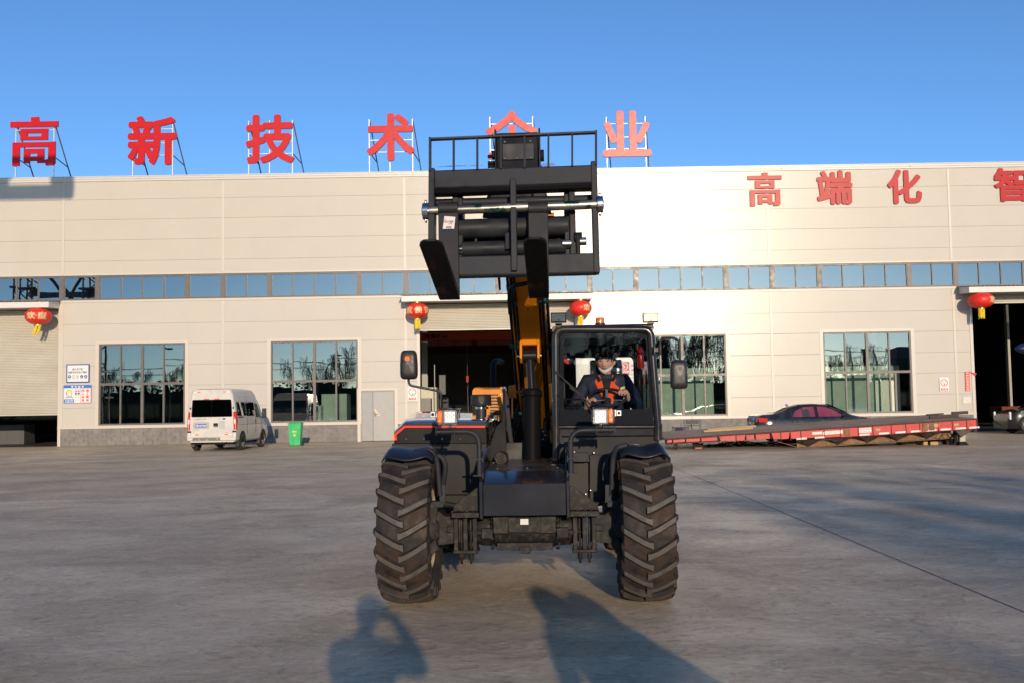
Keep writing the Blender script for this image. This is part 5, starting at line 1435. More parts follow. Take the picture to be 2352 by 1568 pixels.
# ---- lanterns
M['lantern'] = pmat('lantern_silk', (.72,.028,.016), .42, spec=.4, var=.06, vscale=5, bump=.15, bscale=70)
M['lgold'] = pmat('lantern_gold', (.85,.62,.16), .22, metal=.8)
M['tassel'] = pmat('tassel_yellow', (.80,.58,.03), .6, var=.2, vscale=30)
M['lantext'] = pmat('lantern_character', (.72,.50,.25), .45, metal=.2, var=.2, vscale=20)
def lantern(px, py, wpx, hpx, chars, sway, label):
    Yl = YW - .95; c = P(px, py, Yl); s_ = 2350 / Yl; a = wpx / 2 / s_; h = hpx / 2 / s_
    e = thing('lantern', label, 'lantern', c, 0, 'red lanterns hung from the door canopies')
    mb = MB(); n = 96; prof = []; K = 20
    for i in range(K + 1):
        t = -1 + 2 * i / K; tt = t * .97
        prof.append((a * max(.0, 1 - abs(tt) ** 2.25) ** .52, h * t))
    vs = []; fs = []
    for r_, z in prof:
        for k in range(n):
            an = 2*PI*k/n; rr = r_ * (1 - .014 * abs(math.cos(an * 14)) ** .5) 
            vs.append((rr*math.cos(an), rr*math.sin(an), z))
    for i in range(K):
        for k in range(n): fs.append((i*n+k, i*n+(k+1) % n, (i+1)*n+(k+1) % n, (i+1)*n+k))
    mb.add(vs, fs); mb.build('lantern_body', M['lantern'], e, smooth=60)
    mb = MB()
    for z0, z1 in ((h*.92, h*1.15), (-h*1.15, -h*.92)): mb.lathe([(0, z0), (a*.24, z0), (a*.25, (z0+z1)/2), (a*.24, z1), (0, z1)], (0,0,0), 'Z', 28)
    mb.build('gold_cap', M['lgold'], e)
    mb = MB(); mb.cyl((0, 0, h*1.1), (0, 0, h*1.1 + .12), .012, n=6); mb.build('hanging_wire', M['black'], e)
    mb = MB(); rnd = random.Random(int(px)); Lt = .44
    for k in range(46):
        an = rnd.uniform(0, 2*PI); r0 = a*.22; x, y = r0*math.cos(an), r0*math.sin(an); ll = Lt * rnd.uniform(.85, 1.05)
        pts = [(x + sway*(t**1.3)*ll + .01*math.sin(9*t + k), y + .01*math.cos(7*t + k), -h*1.12 - ll*t) for t in (0, .3, .6, .85, 1)]
        mb.tube(pts, [.011, .012, .012, .011, .006], 5)
    mb.build('tassel', M['tassel'], e)
    for ch, ang, sc in chars:      # characters wrapped on the curved side
        w2 = a * .34 * sc; q = bold(ch, (-w2, -h*.46, w2, h*.46), 0, .004, .020)
        for v in q.v:
            an = R(ang) + v.x / (a * .97); z = v.z; off = -v.y
            r_ = a * max(0, 1 - abs(z/h*.97) ** 2.25) ** .52 + .006 + off
            v.x = r_ * math.sin(an); v.y = -r_ * math.cos(an)
        q.build('lantern_character', M['lantext'], e, smooth=0)
    return e
lantern(88, 727, 58.5, 38.5, [('欢', -9, 1), ('度', 42, 1)], -.32, 'red lantern with two gold characters and a blown tassel, at the left roller door')
lantern(958.5, 714, 53, 36.5, [('度', -40, 1), ('佳', 10, 1), ('节', 58, .9)], .02, 'red lantern hanging left of the raised forks at the middle door')
lantern(1333.5, 708.5, 52, 36, [('欢', 32, 1)], -.16, 'red lantern above the machine cab, right end of the middle canopy')
lantern(2253, 690.5, 58.5, 36.5, [('欢', 36, 1)], .0, 'red lantern at the dark open door near the right picture edge')

# ---- wall signs
def sign(name, rc_, label, cat, mats, base_i=0, dy=-.035):
    r_ = wrect(*rc_, dy=dy); e = thing(name, label, cat, ((r_[0]+r_[2])/2, YW + dy, r_[1]))
    return e, (r_[0]-e.location.x, 0, r_[2]-e.location.x, r_[3]-r_[1])
def sub(lr, u0, v0, u1, v1):
    return (lr[0] + (lr[2]-lr[0])*u0, lr[3]*(1-v1), lr[0] + (lr[2]-lr[0])*u1, lr[3]*(1-v0))
def plate(mb, r_, y, t=.004): mb.box((r_[0], y - t, r_[1]), (r_[2], y, r_[3]))
def ringm(mb, cx_, cz_, r0, r1, y, t=.003): mb.lathe([(r0, y - t), (r1, y - t), (r1, y), (r0, y)], (cx_, 0, cz_), 'Y', 28)
M['signw'] = pmat('sign_white', (.70,.68,.66), .35)
M['green'] = pmat('sign_green', (.05,.35,.22), .4)
M['yellowsign'] = pmat('sign_yellow', (.75,.58,.08), .4)
e, lr = sign('safety_sign', (152.8,835.5,205.8,877.9), 'white sign with thick dark blue frame, two text lines and five round icons', 'sign', None)
mb = MB(); plate(mb, lr, 0, .02); mb.build('sign_frame', M['blue'], e, smooth=0)
mb = MB(); plate(mb, sub(lr, .045, .055, .955, .945), -.0215, .002); mb.build('sign_face', M['signw'], e, smooth=0)
mb = bold('进入生产区', sub(lr, .26, .21, .72, .335), -.025, .002, .004); mb.merge(bold('请遵守安全生产规定', sub(lr, .07, .375, .905, .495), -.025, .002, .004))
for k, (u, w2) in enumerate(((.08, .13), (.27, .09), (.445, .09), (.60, .13), (.755, .17))): plate(mb, sub(lr, u, .775, u + w2, .79), -.0245, .001)
mb.build('lettering', M['text_black'], e, smooth=0)
for k, u in enumerate((.14, .315, .49, .668, .842)):
    cx_ = lr[0] + (lr[2]-lr[0])*u; cz_ = lr[3]*(1-.665); rr = (lr[2]-lr[0])*.066
    mb = MB()
    if k == 1: ringm(mb, cx_, cz_, rr*.8, rr, -.024); mb.beam((cx_ - rr*.6, -.026, cz_ + rr*.6), (cx_ + rr*.6, -.026, cz_ - rr*.6), .012, .004); mb.build('icon', M['text_red'], e)
    elif k == 2: ringm(mb, cx_, cz_, rr*.84, rr, -.024); mb.cbox((cx_, -.026, cz_), (rr*.5, .003, rr*.9)); mb.build('icon', M['green'], e)
    else:
        ringm(mb, cx_, cz_, .0001, rr, -.024); mb.build('icon', M['blue'], e); m2 = MB()
        if k == 3: m2.cbox((cx_, -.029, cz_ + rr*.15), (rr*.3, .002, rr*.9)); m2.cbox((cx_, -.029, cz_ - rr*.6), (rr*.3, .002, rr*.3))
        elif k == 0: ringm(m2, cx_, cz_ + rr*.1, .0001, rr*.4, -.028)
        else: m2.prism([(cx_ - rr*.5, -.028, cz_ - rr*.6), (cx_, -.028, cz_ + rr*.7), (cx_ + rr*.5, -.028, cz_ - rr*.6), (cx_, -.028, cz_ - rr*.2)], (0, -.002, 0))
        m2.build('icon_mark', M['signw'], e)
e, lr = sign('warning_sign', (146.4,883.2,210.3,925.1), 'white warning board with blue title band, worker portrait and red text columns', 'sign', None)
mb = MB(); plate(mb, lr, 0, .02); mb.build('sign_board', M['signw'], e, smooth=0)
mb = MB(); plate(mb, sub(lr, 0, 0, 1, .165), -.0205, .002)
plate(mb, sub(lr, .02, .77, .38, .97), -.0205, .002)
for q in ((0, .165, .012, 1), (.988, .165, 1, 1), (.012, .985, .988, 1)): plate(mb, sub(lr, *q), -.0205, .001)
mb.build('blue_band', M['blue2'], e, smooth=0)
mb = MB()
for k, ch in enumerate('警告标识'): mb.merge(bold(ch, sub(lr, .27 + .125*k, .03, .355 + .125*k, .145), -.024, .002, .005))
mb.merge(bold('进入施工现场', sub(lr, .055, .79, .345, .865), -.024, .002, .002)); mb.merge(bold('必须戴安全帽', sub(lr, .055, .88, .345, .955), -.024, .002, .002)); mb.build('lettering', M['text_white'], e, smooth=0)
mb = MB()
for k, ch in enumerate('闲人免进'): mb.merge(bold(ch, sub(lr, .645, .24 + .175*k, .75, .385 + .175*k), -.0225, .002, .006))
for k, ch in enumerate('施工重地'): mb.merge(bold(ch, sub(lr, .805, .24 + .175*k, .915, .385 + .175*k), -.0225, .002, .006))
for q in ((.61, .19, .62, .96), (.965, .19, .975, .96), (.62, .19, .965, .205), (.62, .945, .965, .96)): plate(mb, sub(lr, *q), -.0205, .001)
for k in range(2):
    u = .445 + .1*k; cx_ = lr[0] + (lr[2]-lr[0])*u; cz_ = lr[3]*(1-.265); ringm(mb, cx_, cz_, .040, .05, -.0205, .001); mb.beam((cx_ - .03, -.023, cz_ + .03), (cx_ + .03, -.023, cz_ - .03), .008, .002); plate(mb, sub(lr, .405 + .1*k, .33, .49 + .1*k, .37), -.0205, .001)
mb.build('red_text', M['text_red'], e, smooth=0)
mb = MB()
for k in range(2): ringm(mb, lr[0] + (lr[2]-lr[0])*(.445 + .1*k), lr[3]*(1-.455), .0001, .045, -.0205, .001); plate(mb, sub(lr, .405 + .1*k, .52, .49 + .1*k, .545), -.0205, .001)
mb.build('icon', M['blue'], e)
mb = MB()
for k in range(2):
    for j in range(2):
        cx_ = lr[0] + (lr[2]-lr[0])*(.445 + .1*k); cz_ = lr[3]*(1-.70 - .19*j); mb.prism([(cx_ - .045, -.0205, cz_), (cx_, -.0205, cz_ + .08), (cx_ + .045, -.0205, cz_)], (0, -.001, 0))
hx0 = lr[0] + (lr[2]-lr[0])*.11; hx1 = lr[0] + (lr[2]-lr[0])*.30; hz = lr[3]*(1-.39)
pts = [(hx0 + (hx1-hx0)*(.5 - .5*math.cos(PI*k/10)), -.0205, hz + .13*math.sin(PI*k/10)) for k in range(11)]; mb.prism(pts + [(hx1 + .03, -.0205, hz - .02)], (0, -.0015, 0))
mb.build('yellow_mark', M['yellowsign'], e, smooth=0)
mb = MB()
mb.tube([(hx0 + .0, -.021, hz), (hx0 + .02, -.021, hz - .13), (hx0 + .07, -.021, hz - .20), (hx1 - .05, -.021, hz - .20), (hx1 - .01, -.021, hz - .10), (hx1, -.021, hz - .01)], .008, 5)
mb.tube([(hx0 - .06, -.021, hz - .28), (hx0 + .03, -.021, hz - .21), (hx0 + .10, -.021, hz - .26), (hx1 - .04, -.021, hz - .21), (hx1 + .06, -.021, hz - .28)], .011, 5)
mb.cbox((hx0 + .06, -.021, hz - .06), (.03, .003, .01)); mb.cbox((hx1 - .05, -.021, hz - .06), (.03, .003, .01)); mb.cbox((hx0 + .095, -.021, hz - .145), (.035, .003, .008)); mb.cbox((hx0 - .005, -.021, hz - .06), (.025, .003, .10))
mb.tube(pts, .006, 5)
for k in range(2):
    for j in range(2):
        cx_ = lr[0] + (lr[2]-lr[0])*(.445 + .1*k); cz_ = lr[3]*(1-.70 - .19*j); mb.cbox((cx_, -.0225, cz_ + .03), (.008, .001, .03))
mb.build('portrait', M['text_black'], e)
def nosmoke(rc_, label):
    e, lr = sign('no_smoking_sign', rc_, label, 'sign', None); W = lr[2]-lr[0]; H = lr[3]
    mb = MB(); plate(mb, lr, 0, .008); mb.build('sign_face', M['signw'], e, smooth=0)
    mb = MB(); cx_, cz_ = 0, H*.62; rr = W*.40; ringm(mb, cx_, cz_, rr*.82, rr, -.009, .002); mb.beam((cx_ - rr*.62, -.012, cz_ + rr*.62), (cx_ + rr*.62, -.012, cz_ - rr*.62), .022, .002)
    plate(mb, sub(lr, .11, .78, .89, .94), -.009, .001); mb.build('red_mark', M['text_red'], e, smooth=30)
    mb = MB(); mb.beam((cx_ - rr*.5, -.0095, cz_ + .0), (cx_ + rr*.05, -.0095, cz_ - rr*.45), .03, .001); mb.cbox((cx_ + rr*.05, -.0095, cz_ - rr*.5), (.05, .001, .05))
    mb.tube([(cx_ + rr*.1, -.01, cz_ + rr*.1), (cx_ + rr*.3, -.01, cz_ + rr*.5), (cx_ + rr*.5, -.01, cz_ + rr*.45), (cx_ + rr*.4, -.01, cz_ - rr*.05)], .006, 5)
    mb.tube([(cx_ - rr*.3, -.01, cz_ + rr*.2), (cx_ - rr*.2, -.01, cz_ + rr*.5), (cx_ + rr*.0, -.01, cz_ + rr*.4)], .005, 5); mb.build('cigarette_mark', M['text_black'], e)
    mb = bold('禁止吸烟', sub(lr, .2, .80, .8, .885), -.0105, .001, .003); mb.merge(text_mesh('NO SMOKING', sub(lr, .2, .90, .8, .93), -.0105, .001)); mb.build('lettering', M['text_white'], e, smooth=0)
nosmoke((936.4,887,958.3,919.5), 'no smoking sign on the narrow panel left of the middle door')
nosmoke((2158,866,2179,897.5), 'no smoking sign right of the far right window')
e, lr = sign('speed_limit_sign', (1421,829.5,1500,858.5), 'white and red speed limit sign seen through the cab rear window', 'sign', None)
mb = MB(); plate(mb, lr, 0, .01); mb.build('sign_face', M['signw'], e, smooth=0)
q = sub(lr, 0, 0, .31, 1); mb = MB(); plate(mb, q, -.011, .002); mb.build('red_square', pmat('sign_salmon', (.70,.06,.045), .4), e, smooth=0)
cx_, cz_ = (q[0]+q[2])/2, lr[3]*.64; mb = MB(); ringm(mb, cx_, cz_, .155, .185, -.014, .002); mb.merge(bold('5', (cx_ - .075, cz_ - .10, cx_ + .045, cz_ + .10), -.0145, .002, .012)); plate(mb, sub(lr, .01, .72, .29, .86), -.014, .001); mb.merge(text_mesh('km', (cx_ + .065, cz_ - .06, cx_ + .13, cz_ - .01), -.0145, .002)); mb.build('number', M['text_white'], e, smooth=0)
mb = bold('进入车间', sub(lr, .35, .22, .85, .40), -.012, .002, .004); mb.merge(bold('减速慢行', sub(lr, .35, .56, .85, .74), -.012, .002, .004)); mb.merge(bold('减速行驶', sub(lr, .06, .755, .24, .83), -.016, .001, .001)); mb.build('lettering', pmat('salmon_text', (.62,.10,.08), .5), e, smooth=0)
e, lr = sign('red_couplet', (2217.0,852.8,2227.5,897), 'narrow red vertical couplet with pale characters beside the right door', 'banner', None)
mb = MB(); plate(mb, lr, 0, .004); mb.build('banner_paper', pmat('couplet_red', (.62,.03,.03), .5), e, smooth=0)
mb = MB()
for k, ch in enumerate('今年好运事事如意'): mb.merge(bold(ch, sub(lr, .14, .02 + .122*k, .86, .125 + .122*k), -.005, .001, .004))
mb.build('lettering', pmat('couplet_gold', (.80,.68,.55), .5), e, smooth=0)
a = W_(2223.5, 849, -.04); mb = MB(); mb.add([a, a + Vector((.12, -.02, -.10)), a + Vector((.38, -.05, -.16)), a + Vector((.30, -.02, -.28)), a + Vector((.16, 0, -.16)), a + Vector((.03, -.01, -.03))], [(0,1,4,5),(1,2,3,4)])
tag(mb.build('red_ribbon', M['red'], smooth=0), 'torn strip of red paper curling at the right door edge above the couplet', 'paper strip')
r_ = wrect(2212,898+13,2230,898+27, dy=-.026); mb = MB(); mb.add([(r_[0], YW - .026, r_[1]), (r_[2], YW - .026, r_[1] + .01), (r_[2], YW - .026, r_[3]), (r_[0] + .02, YW - .026, r_[3])], [(0,1,2,3)]); mb.add([(r_[0] + .12, YW - .03, r_[3] - .06), (r_[2] - .02, YW - .06, r_[1] + .05), (r_[0] + .2, YW - .05, r_[1] + .12)], [(0,1,2)])
tag(mb.build('torn_notice', pmat('old_paper', (.70,.63,.56), .7), smooth=0), 'torn remains of a pale paper notice low beside the right door', 'notice')

# ================================================================== VAN
M['vanpaint'] = pmat('van_champagne', (.60,.555,.49), .38, metal=.08, coat=.25, var=.04, vscale=2, dirt=(.30,.25,.19), dscale=1.5, damt=.35, dlow=.5, dhigh=.7)
M['carglass'] = glassmat('dark_car_glass', (.16,.17,.17), .10, wave=.06, wscale=2)
M['tail'] = pmat('tail_lamp', (.60,.012,.012), .12, coat=1, bump=.2, bscale=50)
M['carwheel'] = pmat('car_tyre', (.020,.018,.016), .7, dirt=(.10,.08,.06), dscale=5, damt=.6)
M['alloy'] = pmat('alloy', (.45,.44,.42), .3, metal=.8, var=.2)
def loft(stations, name, mat, parent, smooth=40):
    """stations: list of (y, [(x, z), ...]) half sections from sill to the top middle"""
    mb = MB(); n = len(stations[0][1]); rows = []
    for y, sec in stations: rows.append([Vector((x, y, z)) for x, z in sec] + [Vector((-x, y, z)) for x, z in sec[::-1][1:]])
    m = len(rows[0]); mb.add([p for r_ in rows for p in r_], [(i*m+k, i*m+k+1, (i+1)*m+k+1, (i+1)*m+k) for i in range(len(rows)-1) for k in range(m-1)])
    mb.add(rows[0], [tuple(range(m))]); mb.add(rows[-1], [tuple(range(m))])
    mb.add([rows[0][0], rows[0][-1], rows[-1][-1], rows[-1][0]], [(0,1,2,3)])
    return mb.build(name, mat, parent, smooth=smooth, weld=True)
def roadwheel(parent, x, y, r_, side, spokes, wd=.22, name='wheel', steer=0):
    e = bpy.data.objects.new(name, None); COL.objects.link(e); e.parent = parent; e.location = (x, y, r_); e.rotation_euler = (0, 0, steer)
    h_ = wd/2; mb = MB(); mb.lathe([(r_*.64, -h_*.8), (r_*.70, -h_), (r_*.9, -h_), (r_*.985, -h_*.75), (r_, -h_*.3), (r_, h_*.3), (r_*.985, h_*.75), (r_*.9, h_), (r_*.70, h_), (r_*.64, h_*.8)], axis='X', n=40)
    for k in (-.35, 0, .35): mb.lathe([(r_*1.001, h_*(k-.05)), (r_*.985, h_*k), (r_*1.001, h_*(k+.05))], axis='X', n=40)
    mb.build('tyre', M['carwheel'], e)
    mb = MB(); s_ = side; mb.lathe([(r_*.66, s_*h_*.85), (r_*.62, s_*h_*.9), (r_*.60, s_*h_*.5)], axis='X', n=40); mb.lathe([(r_*.14, s_*h_*.75), (0, s_*h_*.8)], axis='X', n=16)
    for k in range(spokes):
        a0 = 2*PI*k/spokes
        for da in ((-.07, .07) if spokes > 8 else (0,)):
            c_, s2 = math.cos(a0 + da), math.sin(a0 + da); c0, s0 = math.cos(a0), math.sin(a0)
            mb.beam((s_*h_*.72, r_*.10*c0, r_*.10*s0), (s_*h_*.80, r_*.62*c_, r_*.62*s2), r_*(.05 if spokes > 8 else .16), .02, (1,0,0))
    mb.build('rim', M['alloy'], e)
    mb = MB(); mb.lathe([(0, s_*h_*.35), (r_*.61, s_*h_*.35), (r_*.61, -s_*h_*.5), (0, -s_*h_*.5)], axis='X', n=24); mb.build('brake_disc', M['black'], e)
    return e
VAN = thing('parked_van', 'champagne silver high roof minibus parked with its rear doors to the camera', 'van', (-11.62, 39.55, 0), R(-1.5))
def vtop(y):
    pts = [(0, 2.36), (.1, 2.40), (.5, 2.42), (2.6, 2.40), (2.95, 2.33), (3.3, 2.02), (3.75, 1.62), (4.05, 1.30), (4.55, 1.10), (4.8, .95), (4.88, .75)]
    for (a, b_), (c, d) in zip(pts, pts[1:]):
        if a <= y <= c: return b_ + (d - b_) * (y - a) / (c - a)
    return .75
def vsec(y):
    t = vtop(y); k = 1 - (.05 if y < .03 else 0); k *= 1 - max(0, (y - 3.6)) * .07
    base = [(.86, .34), (.93, .40), (.955, .62), (.96, 1.10), (.935, 1.28), (.87, 1.88), (.845, 1.94), (.80, 2.22), (.72, 2.36), (.55, 2.405), (0, 2.42)]
    out = []
    for x, z in base:
        zz = min(z, t - (2.42 - z) * .12) if z > .7 else z
        out.append((x * k, zz))
    return out
loft([(y, vsec(y)) for y in (0, .04, .12, .6, 1.4, 2.2, 2.6, 2.8, 2.95, 3.1, 3.3, 3.5, 3.75, 3.9, 4.05, 4.3, 4.55, 4.72, 4.82, 4.88)], 'body', M['vanpaint'], VAN)
def vx(z):   # half width of the van side at height z
    pts = [(.62, .955), (1.10, .96), (1.28, .935), (1.88, .87), (1.94, .845), (2.22, .80)]
    for (a, b_), (c, d) in zip(pts, pts[1:]):
        if a <= z <= c: return b_ + (d - b_) * (z - a) / (c - a)
    return .8
def roundrect(x0, z0, x1, z1, r_, n=5):
    out = []
    for cx_, cz_, a0 in ((x1-r_, z1-r_, 0), (x0+r_, z1-r_, 90), (x0+r_, z0+r_, 180), (x1-r_, z0+r_, 270)):
        for k in range(n+1): out.append((cx_ + r_*math.cos(R(a0 + 90*k/n)), cz_ + r_*math.sin(R(a0 + 90*k/n))))
    return out
for s_, x0, x1 in ((0, -.755, -.012), (1, .012, .775)):
    d_ = MB(); pts = roundrect(x0 - (.02 if s_ == 0 else 0), .56, x1 + (.02 if s_ else 0), 2.30, .03)
    pts = [(x * (1 - max(0, z - 1.3) * .105), -.012, z) for x, z in pts]; d_.prism(pts, (0, .03, 0)); do = d_.build('rear_door', M['vanpaint'], VAN, bevel=.004, smooth=0)
    d_ = MB(); pts = roundrect(x0 if s_ == 0 else x0 - .008, 1.33, x1 if s_ else x1 + .008, 1.96, .05); d_.prism([(x * (1 - max(0, z - 1.3) * .08), -.018, z) for x, z in pts], (0, .005, 0)); d_.build('rear_window', M['carglass'], do, smooth=0)
mb = MB(); pts = roundrect(-.80, 1.31, .80, 1.98, .06); mb.prism([(x * (1 - max(0, z - 1.3) * .08), -.0135, z) for x, z in pts], (0, .001, 0)); mb.build('window_surround', M['black'], VAN, smooth=0)
for s_ in (-1, 1):
    mb = MB(); mb.prism([(s_*.845, -.02, .80), (s_*.96, .02, .80), (s_*.965, .02, 1.15), (s_*.925, .02, 1.52), (s_*.83, -.02, 1.50)], (0, .14, 0)); mb.build('tail_lamp', M['tail'], VAN, bevel=.012)
    mb = MB(); mb.box((s_*.86, -.028, 1.05), (s_*.93, -.0, 1.22)); mb.build('reverse_lamp', pmat('lamp_clear', (.75,.7,.66), .15, coat=1), VAN, bevel=.01)
    mb = MB()
    mb.box((s_*.44, -.016, 2.255), (s_*.56, -.0125, 2.285)); mb.box((s_*.50, -.016, .615), (s_*.64, -.0125, .65)); mb.box((s_*.10, -.03, 1.985), (s_*.30, -.012, 2.015)); mb.build('red_reflector', pmat('reflector_red', (.75,.05,.03), .3), VAN, smooth=0)
    mb = MB(); mb.box((s_*.57, -.016, 2.25), (s_*.70, -.0125, 2.285)); mb.box((s_*.65, -.016, .615), (s_*.78, -.0125, .65)); mb.build('white_reflector', M['signw'], VAN, smooth=0)
    mb = MB(); mb.box((s_*.80, -.03, .70), (s_*.95, .05, .78)); mb.box((s_*.83 - .02, -.03, 1.62), (s_*.83 + .03, .0, 1.69)); mb.build('bumper_cap', M['plastic'], VAN, bevel=.01)
mb = MB(); mb.box((-.93, -.09, .40), (.93, .05, .52)); mb.box((-.95, -.06, .41), (-.80, .5, .72)); mb.box((.80, -.06, .41), (.95, .5, .72)); mb.build('rear_bumper', M['vanpaint'], VAN, bevel=.03, seg=3)
mb = MB(); mb.box((-.72, -.098, .505), (.35, -.05, .528)); mb.box((-.72, -.094, .42), (.35, -.088, .50)); mb.build('bumper_step', pmat('scuffed_step', (.16,.15,.14), .6, dirt=(.6,.56,.5), dscale=9, damt=1, dlow=.56, dhigh=.62), VAN, bevel=.004)
mb = MB(); mb.prism([(x, -.030, z) for x, z in roundrect(-.72, .86, -.10, 1.12, .05)], (0, .02, 0)); mb.build('plate_recess', pmat('plate_surround', (.42,.39,.35), .4), VAN, bevel=.008)
mb = MB(); mb.box((-.62, -.036, .92), (-.20, -.0305, 1.05)); pl = mb.build('number_plate', pmat('plate_blue', (.02,.12,.42), .35), VAN, smooth=0)
mb = bold('鲁H·8Y500', (-.605, .935, -.215, 1.035), -.037, .001, .004); mb.build('plate_text', M['text_white'], VAN, smooth=0)
mb = text_mesh('TRANSIT', (-.68, 1.215, -.40, 1.25), -.0125, .004); mb.merge(text_mesh('全顺', (-.36, 1.21, -.23, 1.255), -.0125, .004)); mb.merge(text_mesh('江铃', (.22, 1.21, .36, 1.25), -.0125, .004)); mb.merge(text_mesh('ABS', (.54, .70, .64, .73), -.0125, .003)); mb.build('badge_text', pmat('badge_grey', (.10,.13,.14), .3), VAN, smooth=0)
mb = MB(); mb.lathe([(0, -.006), (.05, -.004), (.055, 0)], (0, 0, 0), 'Y', 24); mb.xf(Matrix.Translation((.48, -.0125, 1.232)) @ Matrix.Diagonal((1.25, 1, .55, 1))); mb.build('oval_badge', M['blue'], VAN)
mb = MB(); mb.prism([(x, -.020, z) for x, z in roundrect(.06, .92, .25, 1.08, .03)], (0, .01, 0)); mb.build('door_handle', M['chrome'], VAN, bevel=.01)
mb = MB(); mb.box((.08, -.022, .98), (.23, -.0195, 1.05)); mb.build('handle_recess', M['black'], VAN)
mb = MB(); mb.box((.27, -.0145, .86), (.51, -.0125, 1.16)); mb.build('faded_patch', pmat('faded_patch', (.44,.43,.38), .5, var=.1), VAN, smooth=0)
for s_ in (-1, 1):
    for nm, ya, yb_, za, zb_ in (('side_window', .22, 1.45, 1.34, 1.87), ('side_window', 1.47, 2.62, 1.32, 1.87)):
        mb = MB(); pts = roundrect(ya, za, yb_, zb_, .05); mb.add([(s_*(vx(z) + .006), y, z) for y, z in pts], [tuple(range(len(pts)))]); mb.build(nm, M['carglass'], VAN, smooth=0)
    mb = MB(); pts = [(2.72, 1.26), (3.55, 1.26), (3.42, 1.45), (3.12, 1.80), (2.72, 1.84)]; mb.add([(s_*(vx(z) + .006) * (1 - max(0, y - 3.4)*.05), y, z) for y, z in pts], [tuple(range(5))]); mb.build('front_door_window', M['carglass'], VAN, smooth=0)
    mb = MB()
    for y in (1.46, 2.68, 3.6): mb.tube([(s_*(vx(z) + .002), y, z) for z in (.63, .9, 1.1, 1.28)], .006, 4)
    mb.tube([(s_*.962, .3, 1.0), (s_*.962, 3.6, 1.0)], .005, 4); mb.box((s_*.945, .3, 1.27), (s_*.955, 1.0, 1.31)); mb.build('body_seam', M['black'], VAN)
    mb = MB()
    for z in (2.02, 2.10): mb.tube([(s_*(vx(z) + .004), .4, z), (s_*(vx(z) + .004), 2.55, z)], .010, 6)
    mb.tube([(s_*.872, .1, 1.91), (s_*.872, 2.9, 1.91)], .012, 6); mb.build('roof_rib', M['vanpaint'], VAN)
    mb = MB(); mb.box((s_*1.03, 3.35, 1.22), (s_*1.20, 3.44, 1.62)); mb.cbox((s_*1.0, 3.42, 1.25), (.16, .05, .06)); mb.build('wing_mirror', M['plastic'], VAN, bevel=.02)
    mb = MB(); mb.box((s_*.955, 2.62, 1.02), (s_*.985, 2.66, 1.18)); mb.build('side_handle', M['plastic'], VAN, bevel=.006)
    for y in (.83, 3.80):
        mb = MB(); mb.lathe([(0, 0), (.42, 0), (.43, .012), (.40, .02)], (s_*.952 if s_ > 0 else -.952 - .02, y, .345), 'X', 32, 0, PI) if 0 else mb.prism([(s_*.945, y + .42*math.cos(PI*k/16), .36 + .40*math.sin(PI*k/16)) for k in range(17)] + [(s_*.945, y - .42, .30), (s_*.945, y + .42, .30)], (s_*.018, 0, 0))
        mb.build('wheel_arch', M['black'], VAN)
        roadwheel(VAN, s_*.86, y, .335, s_, 7, .22, steer=R(-6) if y > 2 else 0)
        mb = MB(); mb.prism([(s_*.78, y - .42, .42), (s_*.95, y - .44, .42), (s_*.95, y - .47, .16), (s_*.78, y - .46, .16)], (0, .01, 0)); mb.build('mud_flap', M['carwheel'], VAN)
mb = MB(); mb.box((-.75, .2, .25), (.75, 4.5, .36)); mb.sph((.0, .83, .30), (.17, .17, .15), 14, 8); mb.cyl((-.7, .83, .33), (.7, .83, .33), .05); mb.cyl((-.45, .05, .28), (-.45, .8, .28), .035); mb.tube([(.4, .0, .36), (.48, -.02, .30), (.58, .0, .36)], .006, 6); mb.cyl((.42, .15, .18), (.42, .15, .34), .04); mb.build('underbody', M['black'], VAN)
mb = MB(); mb.prism([(-.78, 3.32, 1.98), (.78, 3.32, 1.98), (.86, 3.98, 1.36), (-.86, 3.98, 1.36)], (0, .02, .03)); mb.build('windscreen', M['carglass'], VAN)

# ================================================================== BIN
BIN = thing('wheelie_bin', 'bright green wheeled rubbish bin against the block plinth', 'rubbish bin', (-9.28, 43.75, 0), R(2))
M['bing'] = pmat('bin_green', (.015,.42,.13), .38, var=.12, vscale=4, dirt=(.10,.42,.18), dscale=3, damt=.4)
mb = MB()
s1 = [(-.215, -.22), (.215, -.22), (.215, .24), (-.215, .24)]; s2 = [(-.265, -.28), (.265, -.28), (.265, .30), (-.265, .30)]
mb.add([(x, y, .03) for x, y in s1] + [(x, y, .91) for x, y in s2], [(0,3,2,1),(4,5,6,7),(0,1,5,4),(1,2,6,5),(2,3,7,6),(3,0,4,7)])
for x in (-.16, .16): mb.beam((x*.85, -.228, .05), (x, -.284, .88), .012, .012)
for x in (-.08, 0, .08): mb.beam((x, -.278, .84), (x, -.285, .90), .01, .012)
mb.box((-.285, -.30, .90), (.285, .32, .935)); mb.build('bin_body', M['bing'], BIN, bevel=.015, seg=3)
mb = MB(); mb.box((-.29, -.31, .94), (.29, .33, .975)); mb.box((-.24, -.26, .975), (-.02, .28, 1.0)); mb.box((.02, -.26, .975), (.24, .28, 1.0)); mb.cyl((-.25, .34, .97), (.25, .34, .97), .02); mb.build('lid', M['bing'], BIN, bevel=.012, seg=3)
for s_ in (-1, 1):
    mb = MB(); mb.lathe([(0, -.025), (.08, -.025), (.095, -.01), (.095, .01), (.08, .025), (0, .025)], (s_*.27, .20, .095), 'X', 24); mb.build('wheel', M['carwheel'], BIN)
